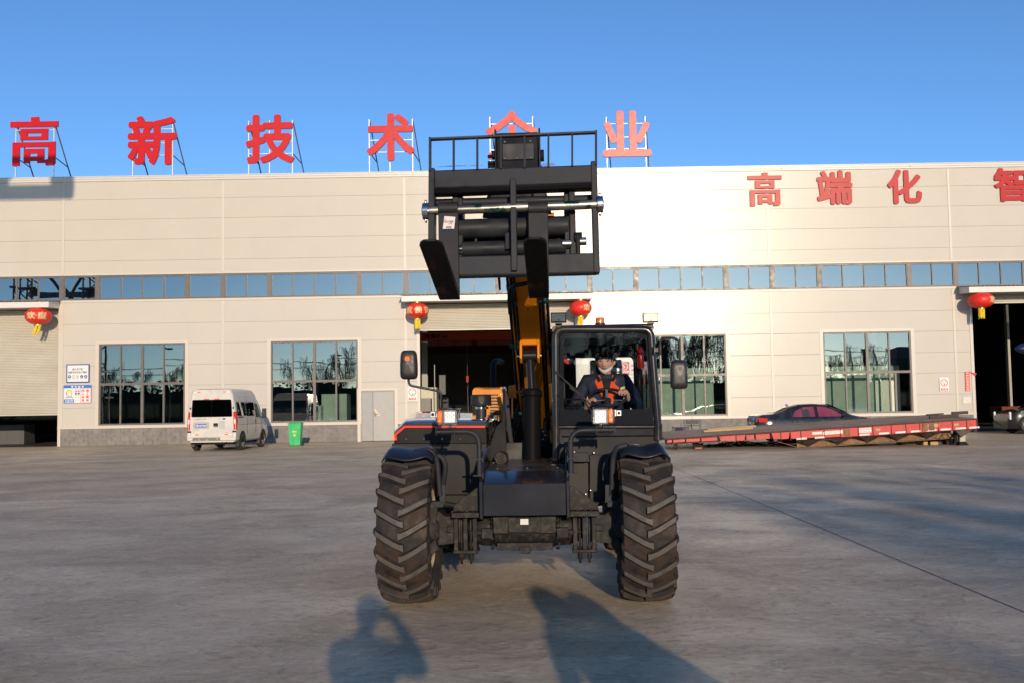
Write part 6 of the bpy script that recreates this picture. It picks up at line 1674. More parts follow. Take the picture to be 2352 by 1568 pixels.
mb = bold('垃圾分类', (-.10, .575, .09, .645), 0, .002, .004); mb.merge(text_mesh('保护环境 人人有责', (-.09, .655, .08, .672), 0, .002)); ringm(mb, -.0, .46, .055, .065, 0, .002); mb.prism([(-.02, 0, .425), (.02, 0, .425), (.035, 0, .47), (0, 0, .50), (-.035, 0, .47)], (0, -.002, 0))
for v in mb.v: v.y += -.2435 - .068*(v.z - .3) - .006
mb.build('printed_mark', pmat('print_yellow', (.70,.66,.10), .5), BIN, smooth=0)

# ================================================================== CARS
def car(name, label, cat, loc, rz, Lc, Hc, Wc, belt, paint, glass, rw, spokes, roof_pts, suv=False):
    e = thing(name, label, cat, loc, rz)
    def top(y):
        for (a, b_), (c, d) in zip(roof_pts, roof_pts[1:]):
            if a <= y <= c: return b_ + (d - b_) * (y - a) / (c - a)
        return roof_pts[-1][1]
    def sec(y):
        t = top(y); hw_ = Wc/2; end = min(y, Lc - y); k = 1 - .16 * max(0, 1 - end / .5) ** 2
        cab_ = max(0, min(1, (t - belt) / (Hc - belt)))
        b_ = min(belt, t - .02); rwid = hw_*(.93 - .20*cab_)
        return [(hw_*.86*k, .22), (hw_*.97*k, .34), (hw_*k, .60), (hw_*.99*k, max(.62, b_*.9)), (hw_*.95*k, b_), (max(rwid + .03, 0)*k, b_ + (t-b_)*.80), (rwid*.86*k, t - .015*cab_), (rwid*.4*k, t + .0), (0, t + .005)], rwid
    ys = sorted({0, .03, .1, .25, .5, Lc - .5, Lc - .25, Lc - .1, Lc - .03, Lc} | {p_[0] for p_ in roof_pts} | {Lc*k/16 for k in range(17)})
    loft([(y, sec(y)[0]) for y in ys], 'body', paint, e, smooth=35)
    return e, top, sec
M['blackcar'] = pmat('black_car_paint', (.010,.010,.010), .16, coat=.5, spec=.4, dirt=(.07,.06,.05), dscale=3, damt=.35)
M['pink'] = pmat('pink_reflection_glass', (.20,.035,.06), .12, coat=.8, var=.25, vscale=2.5)  # opaque pane with a pinkish reflection painted into its colour
Ls = 4.62
rp = [(0, .80), (.06, 1.02), (.18, 1.08), (.62, 1.11), (1.2, 1.34), (1.65, 1.44), (2.2, 1.46), (2.75, 1.42), (3.2, 1.24), (3.62, 1.02), (4.2, .88), (4.5, .76), (4.62, .55)]
SED, top_, sec_ = car('parked_sedan', 'black sedan parked behind the red flatbed trailer, its side windows coloured by a painted pink reflection', 'car', (9.25, 39.75, 0), R(-90) + R(2.5), Ls, 1.46, 1.78, .93, M['blackcar'], None, .31, 10, rp)
# in the car's own axes +y is forward and +x its right side (facing the camera)
for s_ in (-1, 1):
    def sp(y, z):
        sc_ = sec_(y)[0]; b_ = sc_[4][1]; t5 = sc_[5]
        f_ = (z - b_) / max(.001, t5[1] - b_); return Vector((s_*((sc_[4][0] + (t5[0] - sc_[4][0]) * f_) + .008), y, z))
    for nm, pts in (('rear_side_window', [(1.32, .965), (2.20, .965), (2.18, 1.34), (1.80, 1.33), (1.45, 1.19)]), ('front_side_window', [(2.33, .965), (3.30, .955), (3.20, 1.03), (2.90, 1.22), (2.62, 1.32), (2.32, 1.345)])):
        mb = MB(); mb.add([sp(y, z) for y, z in pts], [tuple(range(len(pts)))]); mb.build(nm, M['pink'] if s_ > 0 else M['carglass'], SED, smooth=0)
        if s_ > 0 and nm == 'rear_side_window':
            mb = MB(); q = [sp(y, z) + Vector((.004, 0, 0)) for y, z in [(1.72, .97), (2.0, .97), (1.98, 1.22), (1.88, 1.27), (1.76, 1.2), (1.74, 1.32), (1.68, 1.30)]]; mb.add(q, [tuple(range(len(q)))]); mb.build('seat_behind_glass', pmat('seat_shade', (.012,.012,.03), .5), SED, smooth=0)
    for y in (1.98, 2.86) if s_ else ():
        mb = MB(); c_ = Vector((s_*(.885), y - .35, .80)); mb.cbox(c_, (.03, .16, .03)); mb.build('door_handle', M['chrome'], SED, bevel=.01)
    mb = MB()
    for y in (1.30, 2.27, 3.35): mb.tube([(s_*.886, y + (.08 if y < 2 else 0), .40), (s_*.893, y, .62), (s_*.885, y, .86)], .005, 4)
    mb.build('door_seam', M['black'], SED)
    mb = MB(); mb.sph((s_*.98, 3.25, .98), (.09, .06, .06), 12, 8); mb.build('wing_mirror', M['blackcar'], SED)
    for y in (.95, 3.62):
        mb = MB(); mb.prism([(s_*.875, y + .37*math.cos(PI*k/16), .32 + .36*math.sin(PI*k/16)) for k in range(17)], (s_*.022, 0, 0)); mb.build('wheel_arch', M['black'], SED)
        roadwheel(SED, s_*.80, y, .315, s_, 10, .2)
    mb = MB(); mb.prism([(s_*.62, -.012, .78), (s_*.83, .05, .78), (s_*.895, .32, .80), (s_*.895, .30, .93), (s_*.82, .05, .95), (s_*.62, -.008, .93)], (0, .02, .0)) ; mb.box((s_*.80, .03, .78), (s_*.885, .34, .93)); mb.build('tail_lamp', M['tail'], SED, bevel=.01)
mb = MB(); mb.box((-.24, -.03, .80), (.24, .01, .94)); mb.build('number_plate', pmat('plate_blue', (.02,.12,.42), .35), SED, smooth=0)
mb = MB(); q = [(-.62, .68, 1.125), (.62, .68, 1.125), (.55, 1.18, 1.345), (-.55, 1.18, 1.345)]; mb.add([Vector(a) + Vector((0, -.01, .015)) for a in q], [(0,1,2,3)]); mb.build('rear_window', pmat('dusty_glass', (.20,.17,.13), .3, coat=.5), SED, smooth=0)
mb = MB(); q = [(-.58, 2.80, 1.41), (.58, 2.80, 1.41), (.70, 3.55, 1.055), (-.70, 3.55, 1.055)]; mb.add([Vector(a) + Vector((0, .01, .02)) for a in q], [(0,1,2,3)]); mb.build('windscreen', M['carglass'], SED, smooth=0)
mb = MB(); mb.prism([(0, 1.32, 1.385), (0, 1.45, 1.405), (0, 1.33, 1.46)], (.015, 0, 0)); mb.build('roof_antenna', M['black'], SED)
rp = [(0, .85), (.1, 1.2), (.5, 1.55), (1.2, 1.66), (2.6, 1.66), (3.2, 1.45), (3.75, 1.10), (4.5, .98), (4.75, .80), (4.85, .55)]
SUV, top_, sec_ = car('parked_suv', 'black car with multi-spoke wheel entering at the right picture edge', 'car', (26.15, 44.6, 0), R(90) - R(4), 4.85, 1.66, 1.9, 1.02, pmat('suv_paint', (.018,.016,.014), .3, coat=.3, spec=.25), None, .37, 12, rp, True)
for s_ in (-1, 1):
    for y in (1.0, 4.02):
        mb = MB(); mb.prism([(s_*.93, y + .46*math.cos(PI*k/16), .36 + .45*math.sin(PI*k/16)) for k in range(17)], (s_*.022, 0, 0)); mb.build('wheel_arch', M['black'], SUV)
        roadwheel(SUV, s_*.865, y, .375, s_, 15, .22)
    mb = MB(); mb.add([(s_*(.955 - .13*(z - 1.02)/.6), y, z) for y, z in ((1.1, 1.05), (3.4, 1.05), (3.1, 1.38), (2.6, 1.56), (1.3, 1.54))], [tuple(range(5))]); mb.build('side_window', M['carglass'], SUV, smooth=0)
    mb = MB(); mb.box((s_*.78, 4.72, .62), (s_*.88, 4.79, .95)); mb.build('headlight', pmat('headlight_clear', (.7,.7,.68), .1, coat=1), SUV, bevel=.01)
    mb = MB(); mb.cbox((s_*.935, 3.55, .93), (.03, .14, .035)); mb.build('side_badge', M['chrome'], SUV, bevel=.01)

# ================================================================== FLATBED TRAILER
TY0, TY1 = 34.2, 37.6
M['deck'] = pmat('rusty_deck', (.34,.23,.16), .7, var=.35, vscale=3, dirt=(.17,.11,.08), dscale=1.6, damt=.8, bump=.3, bscale=14, stretch=(.4,1,1))
M['tred'] = pmat('trailer_red', (.50,.028,.022), .42, var=.15, vscale=4, dirt=(.16,.07,.045), dscale=3, damt=.6, dlow=.52, dhigh=.7)
M['rust'] = pmat('rust', (.16,.085,.045), .75, var=.35, vscale=6, dirt=(.30,.17,.07), dscale=5, damt=.7)
M['wood'] = pmat('timber', (.42,.28,.14), .7, var=.25, vscale=8, stretch=(1,6,6))
M['darkwood'] = pmat('old_timber', (.06,.04,.03), .8, var=.4, vscale=8)
xa_, xb_ = P(1530, 1003, TY0).x, P(2245, 962, TY0).x
za_, zb2 = P(1530, 1006, TY0).z, P(2244, 959.5, TY0).z
LT = xb_ - xa_; pit = math.atan((zb2 - za_) / LT)
TR_ = thing('flatbed_trailer', 'long rusty low flatbed trailer with red side boards standing on blocks', 'trailer', (xa_, TY0, za_), 0)
TR_.rotation_euler = (R(1.7), -pit, 0); WD = TY1 - TY0; LT = LT / math.cos(pit)
mb = MB(); mb.prism([(0, .12, -.02), (.25, 0, 0), (LT, 0, 0), (LT, WD, 0), (.5, WD, .02), (.1, WD - .3, .01)], (0, 0, -.04)); mb.build('deck', M['deck'], TR_, bevel=.005)
mb = MB(); k = 0; divs = []
px_list = [1530, 1545, 1575, 1610, 1650, 1690, 1713, 1735, 1771, 1793, 1815, 1839, 1893, 1930, 1971, 2005, 2047.5, 2081, 2113, 2155.7, 2188.5, 2221.3, 2244.5]
xs_ = [max(.02, min(LT, (P(p_, 985, TY0).x - xa_))) for p_ in px_list]
for i in range(len(xs_) - 1):
    x0, x1 = xs_[i] + .012, xs_[i+1] - .012; xm = x0 / LT
    hgt = .16 + .18 * min(1, xm * 1.7)
    if x1 - x0 < .05: continue
    if 1815 <= px_list[i]:
        q = [(x0, 0, -.045), (x1, 0, -.045), (x1, 0, -hgt), (x0, 0, -hgt)]
    elif i in (4, 5, 8, 9): q = [(x0, 0, -.045), (x1, 0, -.045), ((x1 - .05) if i % 2 else x1, 0, -hgt), (x0 if i % 2 else x0 + .05, 0, -hgt)]
    else: q = [(x0, .10, -.045), (x1, .10, -.045), (x1, .10, -hgt*.95), (x0, .10, -hgt*.95)]
    mb.prism(q, (0, .03, 0))
mb.build('side_board', M['tred'], TR_, bevel=.006)
mb = MB()
for x in xs_: mb.box((x - .010, -.008, -.34 if x > LT*.35 else -.24), (x + .010, .06, -.042))
mb.box((xs_[11], -.012, -.352), (LT, .04, -.341)); mb.box((0, -.01, -.045), (LT, .0, .006)); mb.box((0, .2, -.22), (LT, .35, -.045)); mb.box((0, WD - .3, -.25), (LT, WD - .15, -.045)); mb.box((LT - .02, 0, -.33), (LT + .0, WD, -.045))
for i in range(10): mb.box((LT*(i + .5)/10 - .03, .35, -.2), (LT*(i + .5)/10 + .03, WD - .3, -.046))
mb.build('side_rib', pmat('dark_red_rust', (.06,.022,.018), .7, var=.3), TR_, bevel=.003)
mb = MB(); bx0, bx1 = LT*.39, LT*.93      # deep inner beam under the right half
mb.box((bx0 + .4, .45, -.62), (bx1, .50, -.36)); mb.prism([(bx0 - .25, .30, -.36), (bx0 + .45, .30, -.62), (bx0 + .45, .60, -.62), (bx0 - .25, .60, -.36)], (0, 0, -.02)); mb.box((bx0 + .42, .28, -.64), (bx1, .62, -.62))
mb.box((bx0 + .4, 2.6, -.62), (bx1, 2.65, -.36)); mb.box((bx0 + .42, 2.48, -.64), (bx1, 2.78, -.62))
mb.build('main_beam', M['rust'], TR_, smooth=0)
for k in range(5):
    mb = MB()
    x = bx0 + .75 + (bx1 - bx0 - .6) * k / 5
    mb.prism([(x, .44, -.60), (x + .38, .03, -.355), (x - .38, .03, -.355)], (0, .012, 0)); mb.beam((x, .40, -.60), (x + .36, .03, -.36), .05, .03); mb.build('outrigger', M['rust'], TR_, smooth=0)
OMB = pmat('outrigger', (.055,.04,.032), .7, var=.3, dirt=(.18,.12,.08), dscale=4, damt=.5)
for o_ in [q for q in TR_.children if q.name.startswith('outrigger')]: o_.data.materials.clear(); o_.data.materials.append(OMB)
mb = MB(); mb.prism([(LT - .12, .05, -.345), (LT - .75, .05, -.345), (LT - .55, .05, -.60)], (0, .2, 0))
mb.build('outrigger', OMB, TR_, smooth=0)
mb = MB()
for px in (1818 + 22, 1882, 1985, 2030, 2068, 2103, 2139, 2172, 2207, 2238): 
    x = P(px, 985, TY0).x - xa_; mb.box((x - .17, -.006, -.325), (x + .17, -.002, -.265))
mb.build('reflective_tape', pmat('tape_white', (.66,.62,.58), .4, var=.1, dirt=(.5,.2,.15), dscale=9, damt=.6, dlow=.55), TR_, smooth=0)
mb = MB()
for px in (2016, 2197): 
    x = P(px, 985, TY0).x - xa_; mb.box((x - .08, -.02, -.2), (x + .08, .0, -.12))
x = P(2140, 985, TY0).x - xa_; mb.box((x - .25, -.006, -.20), (x + .25, -.0, -.09)); mb.build('side_marker', pmat('marker_tan', (.40,.28,.12), .4, var=.2), TR_, smooth=0)
x0 = P(1973, 981, TY0).x - xa_; x1 = P(2001, 981, TY0).x - xa_; mb = MB(); mb.box((x0, -.010, -.235), (x1, -.001, -.075)); mb.build('white_plate', M['signw'], TR_, smooth=0)
mb = bold('新工艺 新设计', (x0 + .02, -.15, x1 - .02, -.09), -.0105, .001, .003); mb.merge(bold('NEW TECHNOLOGY AND', (x0 + .03, -.215, x1 - .03, -.175), -.0105, .001, .001)); mb.build('plate_lettering', M['text_red'], TR_, smooth=0)
x0 = P(1865, 985, TY0).x - xa_; mb = MB(); mb.box((x0, -.008, -.19), (x0 + .34, -.0, -.10)); mb.prism([(x0 + .36, -.001, -.22), (x0 + .36, -.001, -.13), (x0 + .44, -.001, -.10), (x0 + 1.02, -.001, -.10), (x0 + 1.02, -.001, -.21)], (0, -.006, 0)); mb.build('old_sticker', pmat('old_sticker', (.66,.64,.52), .5, dirt=(.35,.5,.45), dscale=3, damt=.5), TR_, smooth=0)
for px in (2140 - 34*0, 2125, 1945):
    x = P(px, 985, TY0).x - xa_; mb = MB(); mb.box((x - .09, -.028, -.30), (x + .09, .0, -.05)); mb.build('stake_pocket', M['rust'], TR_, bevel=.01)
lx = P(2221, 1000, TY0 + .1).x
mb = MB(); e = bpy.data.objects.new('landing_leg', None); COL.objects.link(e); e.parent = TR_; e.rotation_euler = (0, pit, 0); e.location = (LT - .45, .25, -.30)
zg = -(za_ + math.sin(pit) * (LT - .45) - .30)
mb.box((-.10, -.09, zg + .08), (.10, .09, .0)); mb.build('leg_tube', pmat('leg_paint', (.42,.40,.33), .5, dirt=(.2,.15,.1), dscale=5, damt=.5), e, bevel=.02)
mb = MB(); mb.prism([(-.18, -.14, zg), (.18, -.14, zg), (.08, -.14, zg + .12), (-.08, -.14, zg + .12)], (0, .28, 0)); mb.box((-.24, .0, zg + .05), (-.14, .12, -.0)); mb.build('foot', M['black'], e, bevel=.01)
mb = MB(); mb.tube([(-.24, 0, .05), (-.45, -.02, -.16), (-.36, -.04, -.30), (-.14, -.02, -.22), (-.08, 0, -.1)], .014, 6); mb.tube([(-.12, 0, .1), (-.6, -.02, -.10), (-.72, 0, -.3)], .012, 6); mb.build('air_hose', M['rubber'], TR_).location = (LT - .55, .15, -.32)
mb = MB(); mb.box((.32, .3, -.62 + .22), (.42, .42, -.2)); mb.box((1.0, .6, -.42), (1.2, .8, -.22)); mb.build('front_support', M['black'], TR_)
# loose timber, blocks and debris, each on its own
def loose(name, px, py, w_, d_, h_, z, Y, mat, label, cat, rz=0, grp=None, ry=0):
    p_ = P(px, py, Y); mb = MB(); mb.cbox((0, 0, h_/2), (w_, d_, h_)); o = mb.build(name, mat, bevel=.008); o.location = (p_.x, Y, z); o.rotation_euler = (0, ry, R(rz)); return tag(o, label, cat, grp)
def dz(px, Y):  # height of the deck above the ground at picture column px
    return za_ + math.sin(pit) * ((P(px, 980, Y).x - xa_)) + math.sin(R(1.7)) * (Y - TY0) + .006
for i, (px, Y, w_, rz, lab_) in enumerate([(1672, 36.0, 1.75, 4, 'long pale timber plank lying nearest on the left half of the trailer'), (1664, 36.6, 1.2, -5, 'short pale plank beside the longest one on the trailer'), (1690, 36.9, 1.45, 3, 'pale timber plank farthest back in the pile on the trailer')]):
    loose('timber_plank', px, 985, w_, .14, .07, dz(px, Y) + .0, Y, M['wood'], lab_, 'plank', rz, 'planks lying on the left half of the trailer', -pit)
for i, (px, Y, w_, rz, lab_) in enumerate([(2168, 35.4, .95, -8, 'dark timber baulk with a cut pale end, lying on the trailer'), (2205, 36.6, .55, -4, 'short dark timber block at the right end of the trailer deck'), (2148, 37.2, .6, 2, 'thin dark board at the back edge of the trailer deck')]):
    loose('timber_block', px, 960, w_, .14, .11 if i < 2 else .05, dz(px, Y), Y, M['darkwood'], lab_, 'timber', rz, 'timbers lying on the right end of the trailer', -pit)
G2 = lambda px, py: G(px, py)
def onground(name, x0, x1, Y, h_, d_, mat, label, cat, grp=None):
    a = P(x0, 1010, Y).x; b_ = P(x1, 1010, Y).x; mb = MB(); mb.box((-(b_-a)/2, 0, 0), ((b_-a)/2, d_, h_)); o = mb.build(name, mat, bevel=.01); o.location = ((a+b_)/2, Y, .003); return tag(o, label, cat, grp)
M['box_brown'] = pmat('brown_steel', (.13,.055,.025), .55, var=.2)
onground('steel_box', 2070.5, 2104, 35.3, .33, .5, M['box_brown'], 'large brown steel box supporting the trailer beam', 'box')
onground('steel_box', 2106, 2133, 35.3, .31, .45, pmat('brown_steel_light', (.19,.09,.04), .5, var=.2), 'lighter brown steel box right beside the larger one under the trailer', 'box')
o = onground('weight_stack', 2142.6, 2171, 35.2, .30, .4, M['black'], 'stack of black steel blocks under the trailer', 'block stack')
mb = MB()
for k in range(4): mb.box((-.20, -.02, .02 + .07*k), (.06, .0, .07 + .07*k))
mb.build('block', pmat('dark_steel', (.03,.03,.033), .4), o)
o = onground('brick_stack', 2173, 2201, 35.1, .36, .35, pmat('stacked_bricks', (.24,.10,.045), .8, var=.35, vscale=14, dirt=(.06,.04,.03), dscale=7, damt=.7), 'small stack of orange brown blocks beside the trailer leg', 'block stack')
mb = MB()
for k in range(3): mb.box((-.215, -.006, .09 + .09*k), (.215, .0, .10 + .09*k))
mb.build('joint', M['black'], o)
onground('wood_offcut', 2121, 2131, 34.9, .12, .1, M['wood'], 'small upright wood offcut on the ground under the trailer', 'wood block', 'wood offcuts on the ground')
onground('wood_offcut', 2137, 2155, 34.9, .11, .1, M['wood'], 'longer pale wood offcut on the ground under the trailer', 'wood block', 'wood offcuts on the ground')
onground('support_block', 1604, 1616, 35.0, .18, .15, M['black'], 'black block holding up the left part of the trailer', 'block')
onground('brick_piece', 1596, 1612, 34.8, .05, .12, pmat('brick_bit', (.45,.14,.05), .7), 'flat orange brick piece beneath the left support block', 'brick')
mb = MB(); rnd = random.Random(9); c_ = P(1700, 1017, 36.4)
for k in range(110):
    a_ = rnd.uniform(0, 2*PI); x = rnd.gauss(0, .75); y = rnd.gauss(0, .22); l_ = rnd.uniform(.2, .6); z = .02 + .16*math.exp(-x*x) * rnd.random()
    mb.tube([(x, y, z), (x + l_*.5*math.cos(a_), y + l_*.3*math.sin(a_), z + rnd.uniform(0, .05)), (x + l_*math.cos(a_), y + l_*.5*math.sin(a_), .01)], .012, 4)
o = kind(mb.build('debris_heap', M['black']), 'stuff'); o.location = (c_.x, 36.4, 0); tag(o, 'tangled black cable and rubber debris under the trailer', 'debris')
# wire frame stand with a work light
ST = thing('light_stand', 'small bright wire stand holding a black work light in front of the wall', 'work light', (P(1590, 985, 46.2).x, 46.2, 0))
w2 = .36; hh_ = .80
for x in (-w2, w2):
    mb = MB(); mb.tube([(x, -.18, .02), (x, -.18, hh_), (x, .18, hh_), (x, .18, .02)], .018, 8); mb.build('side_frame', M['chrome'], ST)
mb = MB(); mb.tube([(-w2, 0, .55), (w2, 0, .55)], .014, 8); mb.tube([(-w2, 0, .25), (w2, 0, .25)], .014, 8); mb.tube([(-w2, -.18, hh_), (w2, -.18, hh_)], .016, 8); mb.tube([(0, 0, hh_), (0, 0, hh_ + .35)], .008, 6); mb.build('cross_bar', M['chrome'], ST)
mb = MB(); mb.box((-.27, -.12, .62), (.27, -.02, .76)); mb.build('lamp_body', M['plastic'], ST, bevel=.01)
mb = MB(); mb.tube([(-.05, -.05, .6), (-.05, -.1, .42), (.08, -.12, .28), (.3, -.1, .15), (.4, -.05, .1)], .02, 8); mb.build('cable', M['rubber'], ST)

# ================================================================== THINGS SEEN INSIDE THE HALL
M['mgreen'] = pmat('pale_green_panel', (.62,.68,.57), .5, var=.06, dirt=(.35,.42,.34), dscale=2, damt=.3)
M['mcream'] = pmat('machine_cream', (.50,.48,.36), .5, var=.1)
def inbox(name, px0, py0, px1, py1, Y, dpt, mat, label, cat, grp=None, floor=True):
    a = P(px0, py0, Y); b_ = P(px1, py1, Y); z0 = 0.01 if floor else b_.z
    mb = MB(); w_ = b_.x - a.x; mb.box((-w_/2, 0, 0), (w_/2, dpt, a.z - z0)); o = mb.build(name, mat, bevel=.02); o.location = ((a.x+b_.x)/2, Y, z0); tag(o, label, cat, grp)
    m2 = MB(); hz = a.z - z0; m2.box((-w_*.42, -.012, hz*.08), (-w_*.02, -.001, hz*.93)); m2.box((w_*.02, -.012, hz*.08), (w_*.42, -.001, hz*.93)); m2.build('front_panel', mat, o, bevel=.005)
    return o
inbox('partition', 1471, 846, 1641, 960, 49.6, .08, M['mgreen'], 'pale green partition behind the window right of the cab', 'partition')
inbox('partition', 1895, 841, 2070, 955, 49.6, .08, M['mgreen'], 'pale green partition behind the far right window', 'partition')
inbox('machine_tool', 738, 904, 797, 975, 50.4, 1.2, M['mgreen'], 'pale green machine behind the window beside the grey door', 'machine')
inbox('machine_tool', 726, 930, 738, 975, 49.8, .6, M['mgreen'], 'narrow pale green cabinet left of the machine in the window', 'machine')
inbox('machine_tool', 962, 889, 1003, 945, 52.5, 1.5, M['mcream'], 'cream machine just inside the left edge of the middle door', 'machine')
inbox('cabinet', 962, 914, 990, 960, 51.0, .8, pmat('cab_grey', (.17,.16,.14), .5), 'low grey cabinet in front of the cream machine inside the middle door', 'cabinet')
inbox('cabinet', 1008, 860, 1024, 905, 56, .5, pmat('cab_dark', (.06,.065,.065), .5), 'small dark control cabinet deep inside the middle door', 'cabinet', floor=False)
inbox('steel_post', 997, 836, 1000, 960, 51.6, .12, M['mcream'], 'tall pale post just inside the middle door', 'post')
inbox('steel_post', 2316, 700, 2324, 1000, 55, .3, pmat('col2', (.35,.33,.26), .5), 'round looking pale column inside the right door', 'post')
a = P(1102, 757, 55); mb = MB(); mb.box((-6, 0, 0), (8, .8, .42)); cb = mb.build('crane_beam', M['craneorange'], bevel=.01); cb.location = (a.x, 54, a.z - .60); tag(cb, 'orange overhead crane beam with black writing inside the middle door', 'crane')
mb = bold('河南矿山', (-2.9, .1, -1.7, .33), -.004, .003, .012); mb.build('lettering', M['black'], cb, smooth=0)
mb = MB(); mb.lathe([(.06, -.006), (.10, -.006), (.10, -.001)], (-3.15, 0, .21), 'Y', 4); mb.build('diamond_mark', M['black'], cb)
mb = MB()
for k in range(4): mb.prism([(-5.3 + .35*k, -.001, .02), (-5.15 + .35*k, -.001, .02), (-4.85 + .35*k, -.001, .40), (-5.0 + .35*k, -.001, .40)], (0, -.004, 0))
mb.build('hazard_stripe', M['yellowsign'], cb, smooth=0)
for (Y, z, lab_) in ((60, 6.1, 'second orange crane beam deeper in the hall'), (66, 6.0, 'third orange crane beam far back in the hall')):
    mb = MB(); mb.box((-20, 0, 0), (26, .6, .55)); o = mb.build('crane_beam', M['craneorange_shaded']); o.location = (0, Y, z - 1.0); tag(o, lab_, 'crane')
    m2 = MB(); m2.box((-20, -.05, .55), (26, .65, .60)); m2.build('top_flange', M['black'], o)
h_ = P(1073.5, 862, 55); HK = thing('crane_hook', 'small orange chain hook block hanging inside the middle door', 'hook', (h_.x, 55, h_.z - .45))
mb = MB(); mb.box((-.07, -.07, .1), (.07, .07, .45)); mb.build('hook_block', M['craneorange'], HK, bevel=.02)
mb = MB(); mb.tube([(0, 0, .1), (0, 0, 0), (.09, 0, -.06), (.05, 0, -.14), (-.06, 0, -.12)], .022, 8); mb.build('hook', M['chrome'], HK)
mb = MB(); mb.cyl((0, 0, .45), (0, 0, 4.2), .012, n=6); mb.cyl((.0, 0, -.12), (.03, 0, -1.9), .02, n=6); mb.build('chain', M['brace'], HK)
a = P(2278, 940, 56); mb = MB(); mb.box((-.4, 0, 0), (6, 1.4, .55)); o = mb.build('steel_frame', pmat('deep_orange', (.14,.028,.008), .6, spec=.2, var=.2), bevel=.01); o.name = 'steel_beam'; o.location = (a.x, 54, .55); tag(o, 'orange steel frame lying on trestles inside the right door', 'steel frame')
m2 = MB()
for x in (1.2, 2.4, 4.4): m2.prism([(x, .2, .55), (x + .5, .2, .55), (x + .25, .2, .95)], (0, .05, 0))
m2.build('lug', M['craneorange'], o, smooth=0)
m2 = MB()
for x in (-.1, 2.2, 4.8):
    for yy in (.1, 1.2): m2.beam((x, yy, 0), (x - .12, yy, -.55), .07, .07); m2.beam((x + .1, yy, 0), (x + .22, yy, -.55), .07, .07)
m2.build('trestle', pmat('trestle_grey', (.22,.21,.18), .6), o, smooth=0)
inbox('board_stack', -20, 975, 55, 1005, 52, 1.2, M['concrete_dark'], 'low grey stack of boards under the half open left shutter', 'board stack')
# ================================================================== PEOPLE
def skinmat(name, c):
    m = pmat(name, c, .45, spec=.4, var=.06, vscale=20); m.node_tree.nodes['Principled BSDF'].inputs['Subsurface Weight'].default_value = .08; return m
M['skin'] = skinmat('skin', (.60,.33,.235)); M['hair'] = pmat('black_hair', (.010,.009,.009), .45, var=.4, vscale=60, bump=.4, bscale=180, stretch=(1,1,.25))
M['navy'] = pmat('navy_cloth', (.014,.019,.038), .8, var=.2, vscale=12, bump=.35, bscale=22); M['orange_cloth'] = pmat('orange_cloth', (.75,.085,.015), .75, var=.08, bump=.2, bscale=40)
M['black_cloth'] = pmat('black_cloth', (.012,.012,.014), .85, var=.2); M['grey_cloth'] = pmat('grey_cloth', (.10,.10,.11), .85, var=.2, bump=.2, bscale=30)
M['eyew'] = pmat('eye_white', (.6,.57,.54), .3); M['lip'] = pmat('lips', (.36,.13,.10), .4); M['maskw'] = pmat('face_mask', (.70,.66,.58), .8, bump=.3, bscale=40)
def g2(v, s): return math.exp(-(v/s)**2)
def head_mesh(S=1.0):
    """face towards -y, origin at the middle of the head; slots: 0 skin 1 eye 2 dark 3 lip"""
    mb = MB(); nu, nv = 56, 44
    def pt(a, t):
        n = (math.sin(t)*math.sin(a), -math.sin(t)*math.cos(a), math.cos(t))
        x, y, z = n[0]*.079, n[1]*.096, n[2]*.120
        if z < 0:
            k = (-z/.12)
            x *= 1 - .20*k**1.6
            if y > 0: y *= 1 - .45*k
        fr = 1 if n[1] < 0 else 0
        if fr:
            ax = abs(x)
            y -= .022 * g2(x, .010 + .006*max(0, -z)/.04) * (max(0, 1 - abs((z + .030)/.045))**.8) * (1 if z > -.046 else .3)
            y += .010 * g2(ax - .033, .016) * g2(z - .006, .012)
            y -= .005 * g2(ax - .030, .024) * g2(z - .027, .008)
            y -= .006 * g2(ax - .045, .020) * g2(z + .030, .02)
            y -= .006 * g2(x, .022) * g2(z + .064, .010); y += .003 * g2(x, .022) * g2(z + .064, .0025)
            y -= .008 * g2(x, .020) * g2(z + .098, .014)
        return (x*S, y*S, z*S)
    vs = [pt(2*PI*i/nu, PI*j/nv) for j in range(nv+1) for i in range(nu)]
    mb.add(vs, [(j*nu+i, j*nu+(i+1) % nu, (j+1)*nu+(i+1) % nu, (j+1)*nu+i) for j in range(nv) for i in range(nu)])
    for s_ in (-1, 1):
        mb.mat(0).sph((s_*.079*S, .010*S, -.008*S), (.011*S, .020*S, .032*S), 12, 8)
        mb.mat(1).sph((s_*.031*S, -.078*S, .004*S), (.0125*S, .008*S, .0055*S), 12, 8)
        mb.mat(2).sph((s_*.031*S, -.0845*S, .004*S), (.0055*S, .0025*S, .0052*S), 10, 6)
        mb.mat(2).tube([(s_*.016*S, -.0875*S, .008*S), (s_*.031*S, -.0905*S, .0115*S), (s_*.046*S, -.083*S, .007*S)], [.0012*S, .002*S, .0012*S], 6)
        mb.mat(2).tube([(s_*.013*S, -.094*S, .026*S), (s_*.030*S, -.094*S, .0315*S), (s_*.051*S, -.082*S, .028*S)], [.0030*S, .0042*S, .002*S], 6)
        mb.mat(2).sph((s_*.006*S, -.112*S, -.043*S), (.003*S, .003*S, .002*S), 6, 4)
    mb.mat(3).tube([(-.024*S, -.088*S, -.064*S), (-.010*S, -.0985*S, -.0605*S), (0, -.099*S, -.0615*S), (.010*S, -.0985*S, -.0605*S), (.024*S, -.088*S, -.064*S)], [.001*S, .004*S, .0042*S, .004*S, .001*S], 8)
    mb.mat(3).tube([(-.020*S, -.089*S, -.066*S), (0, -.099*S, -.0695*S), (.020*S, -.089*S, -.066*S)], [.001*S, .0048*S, .001*S], 8)
    mb.mat(0); return mb
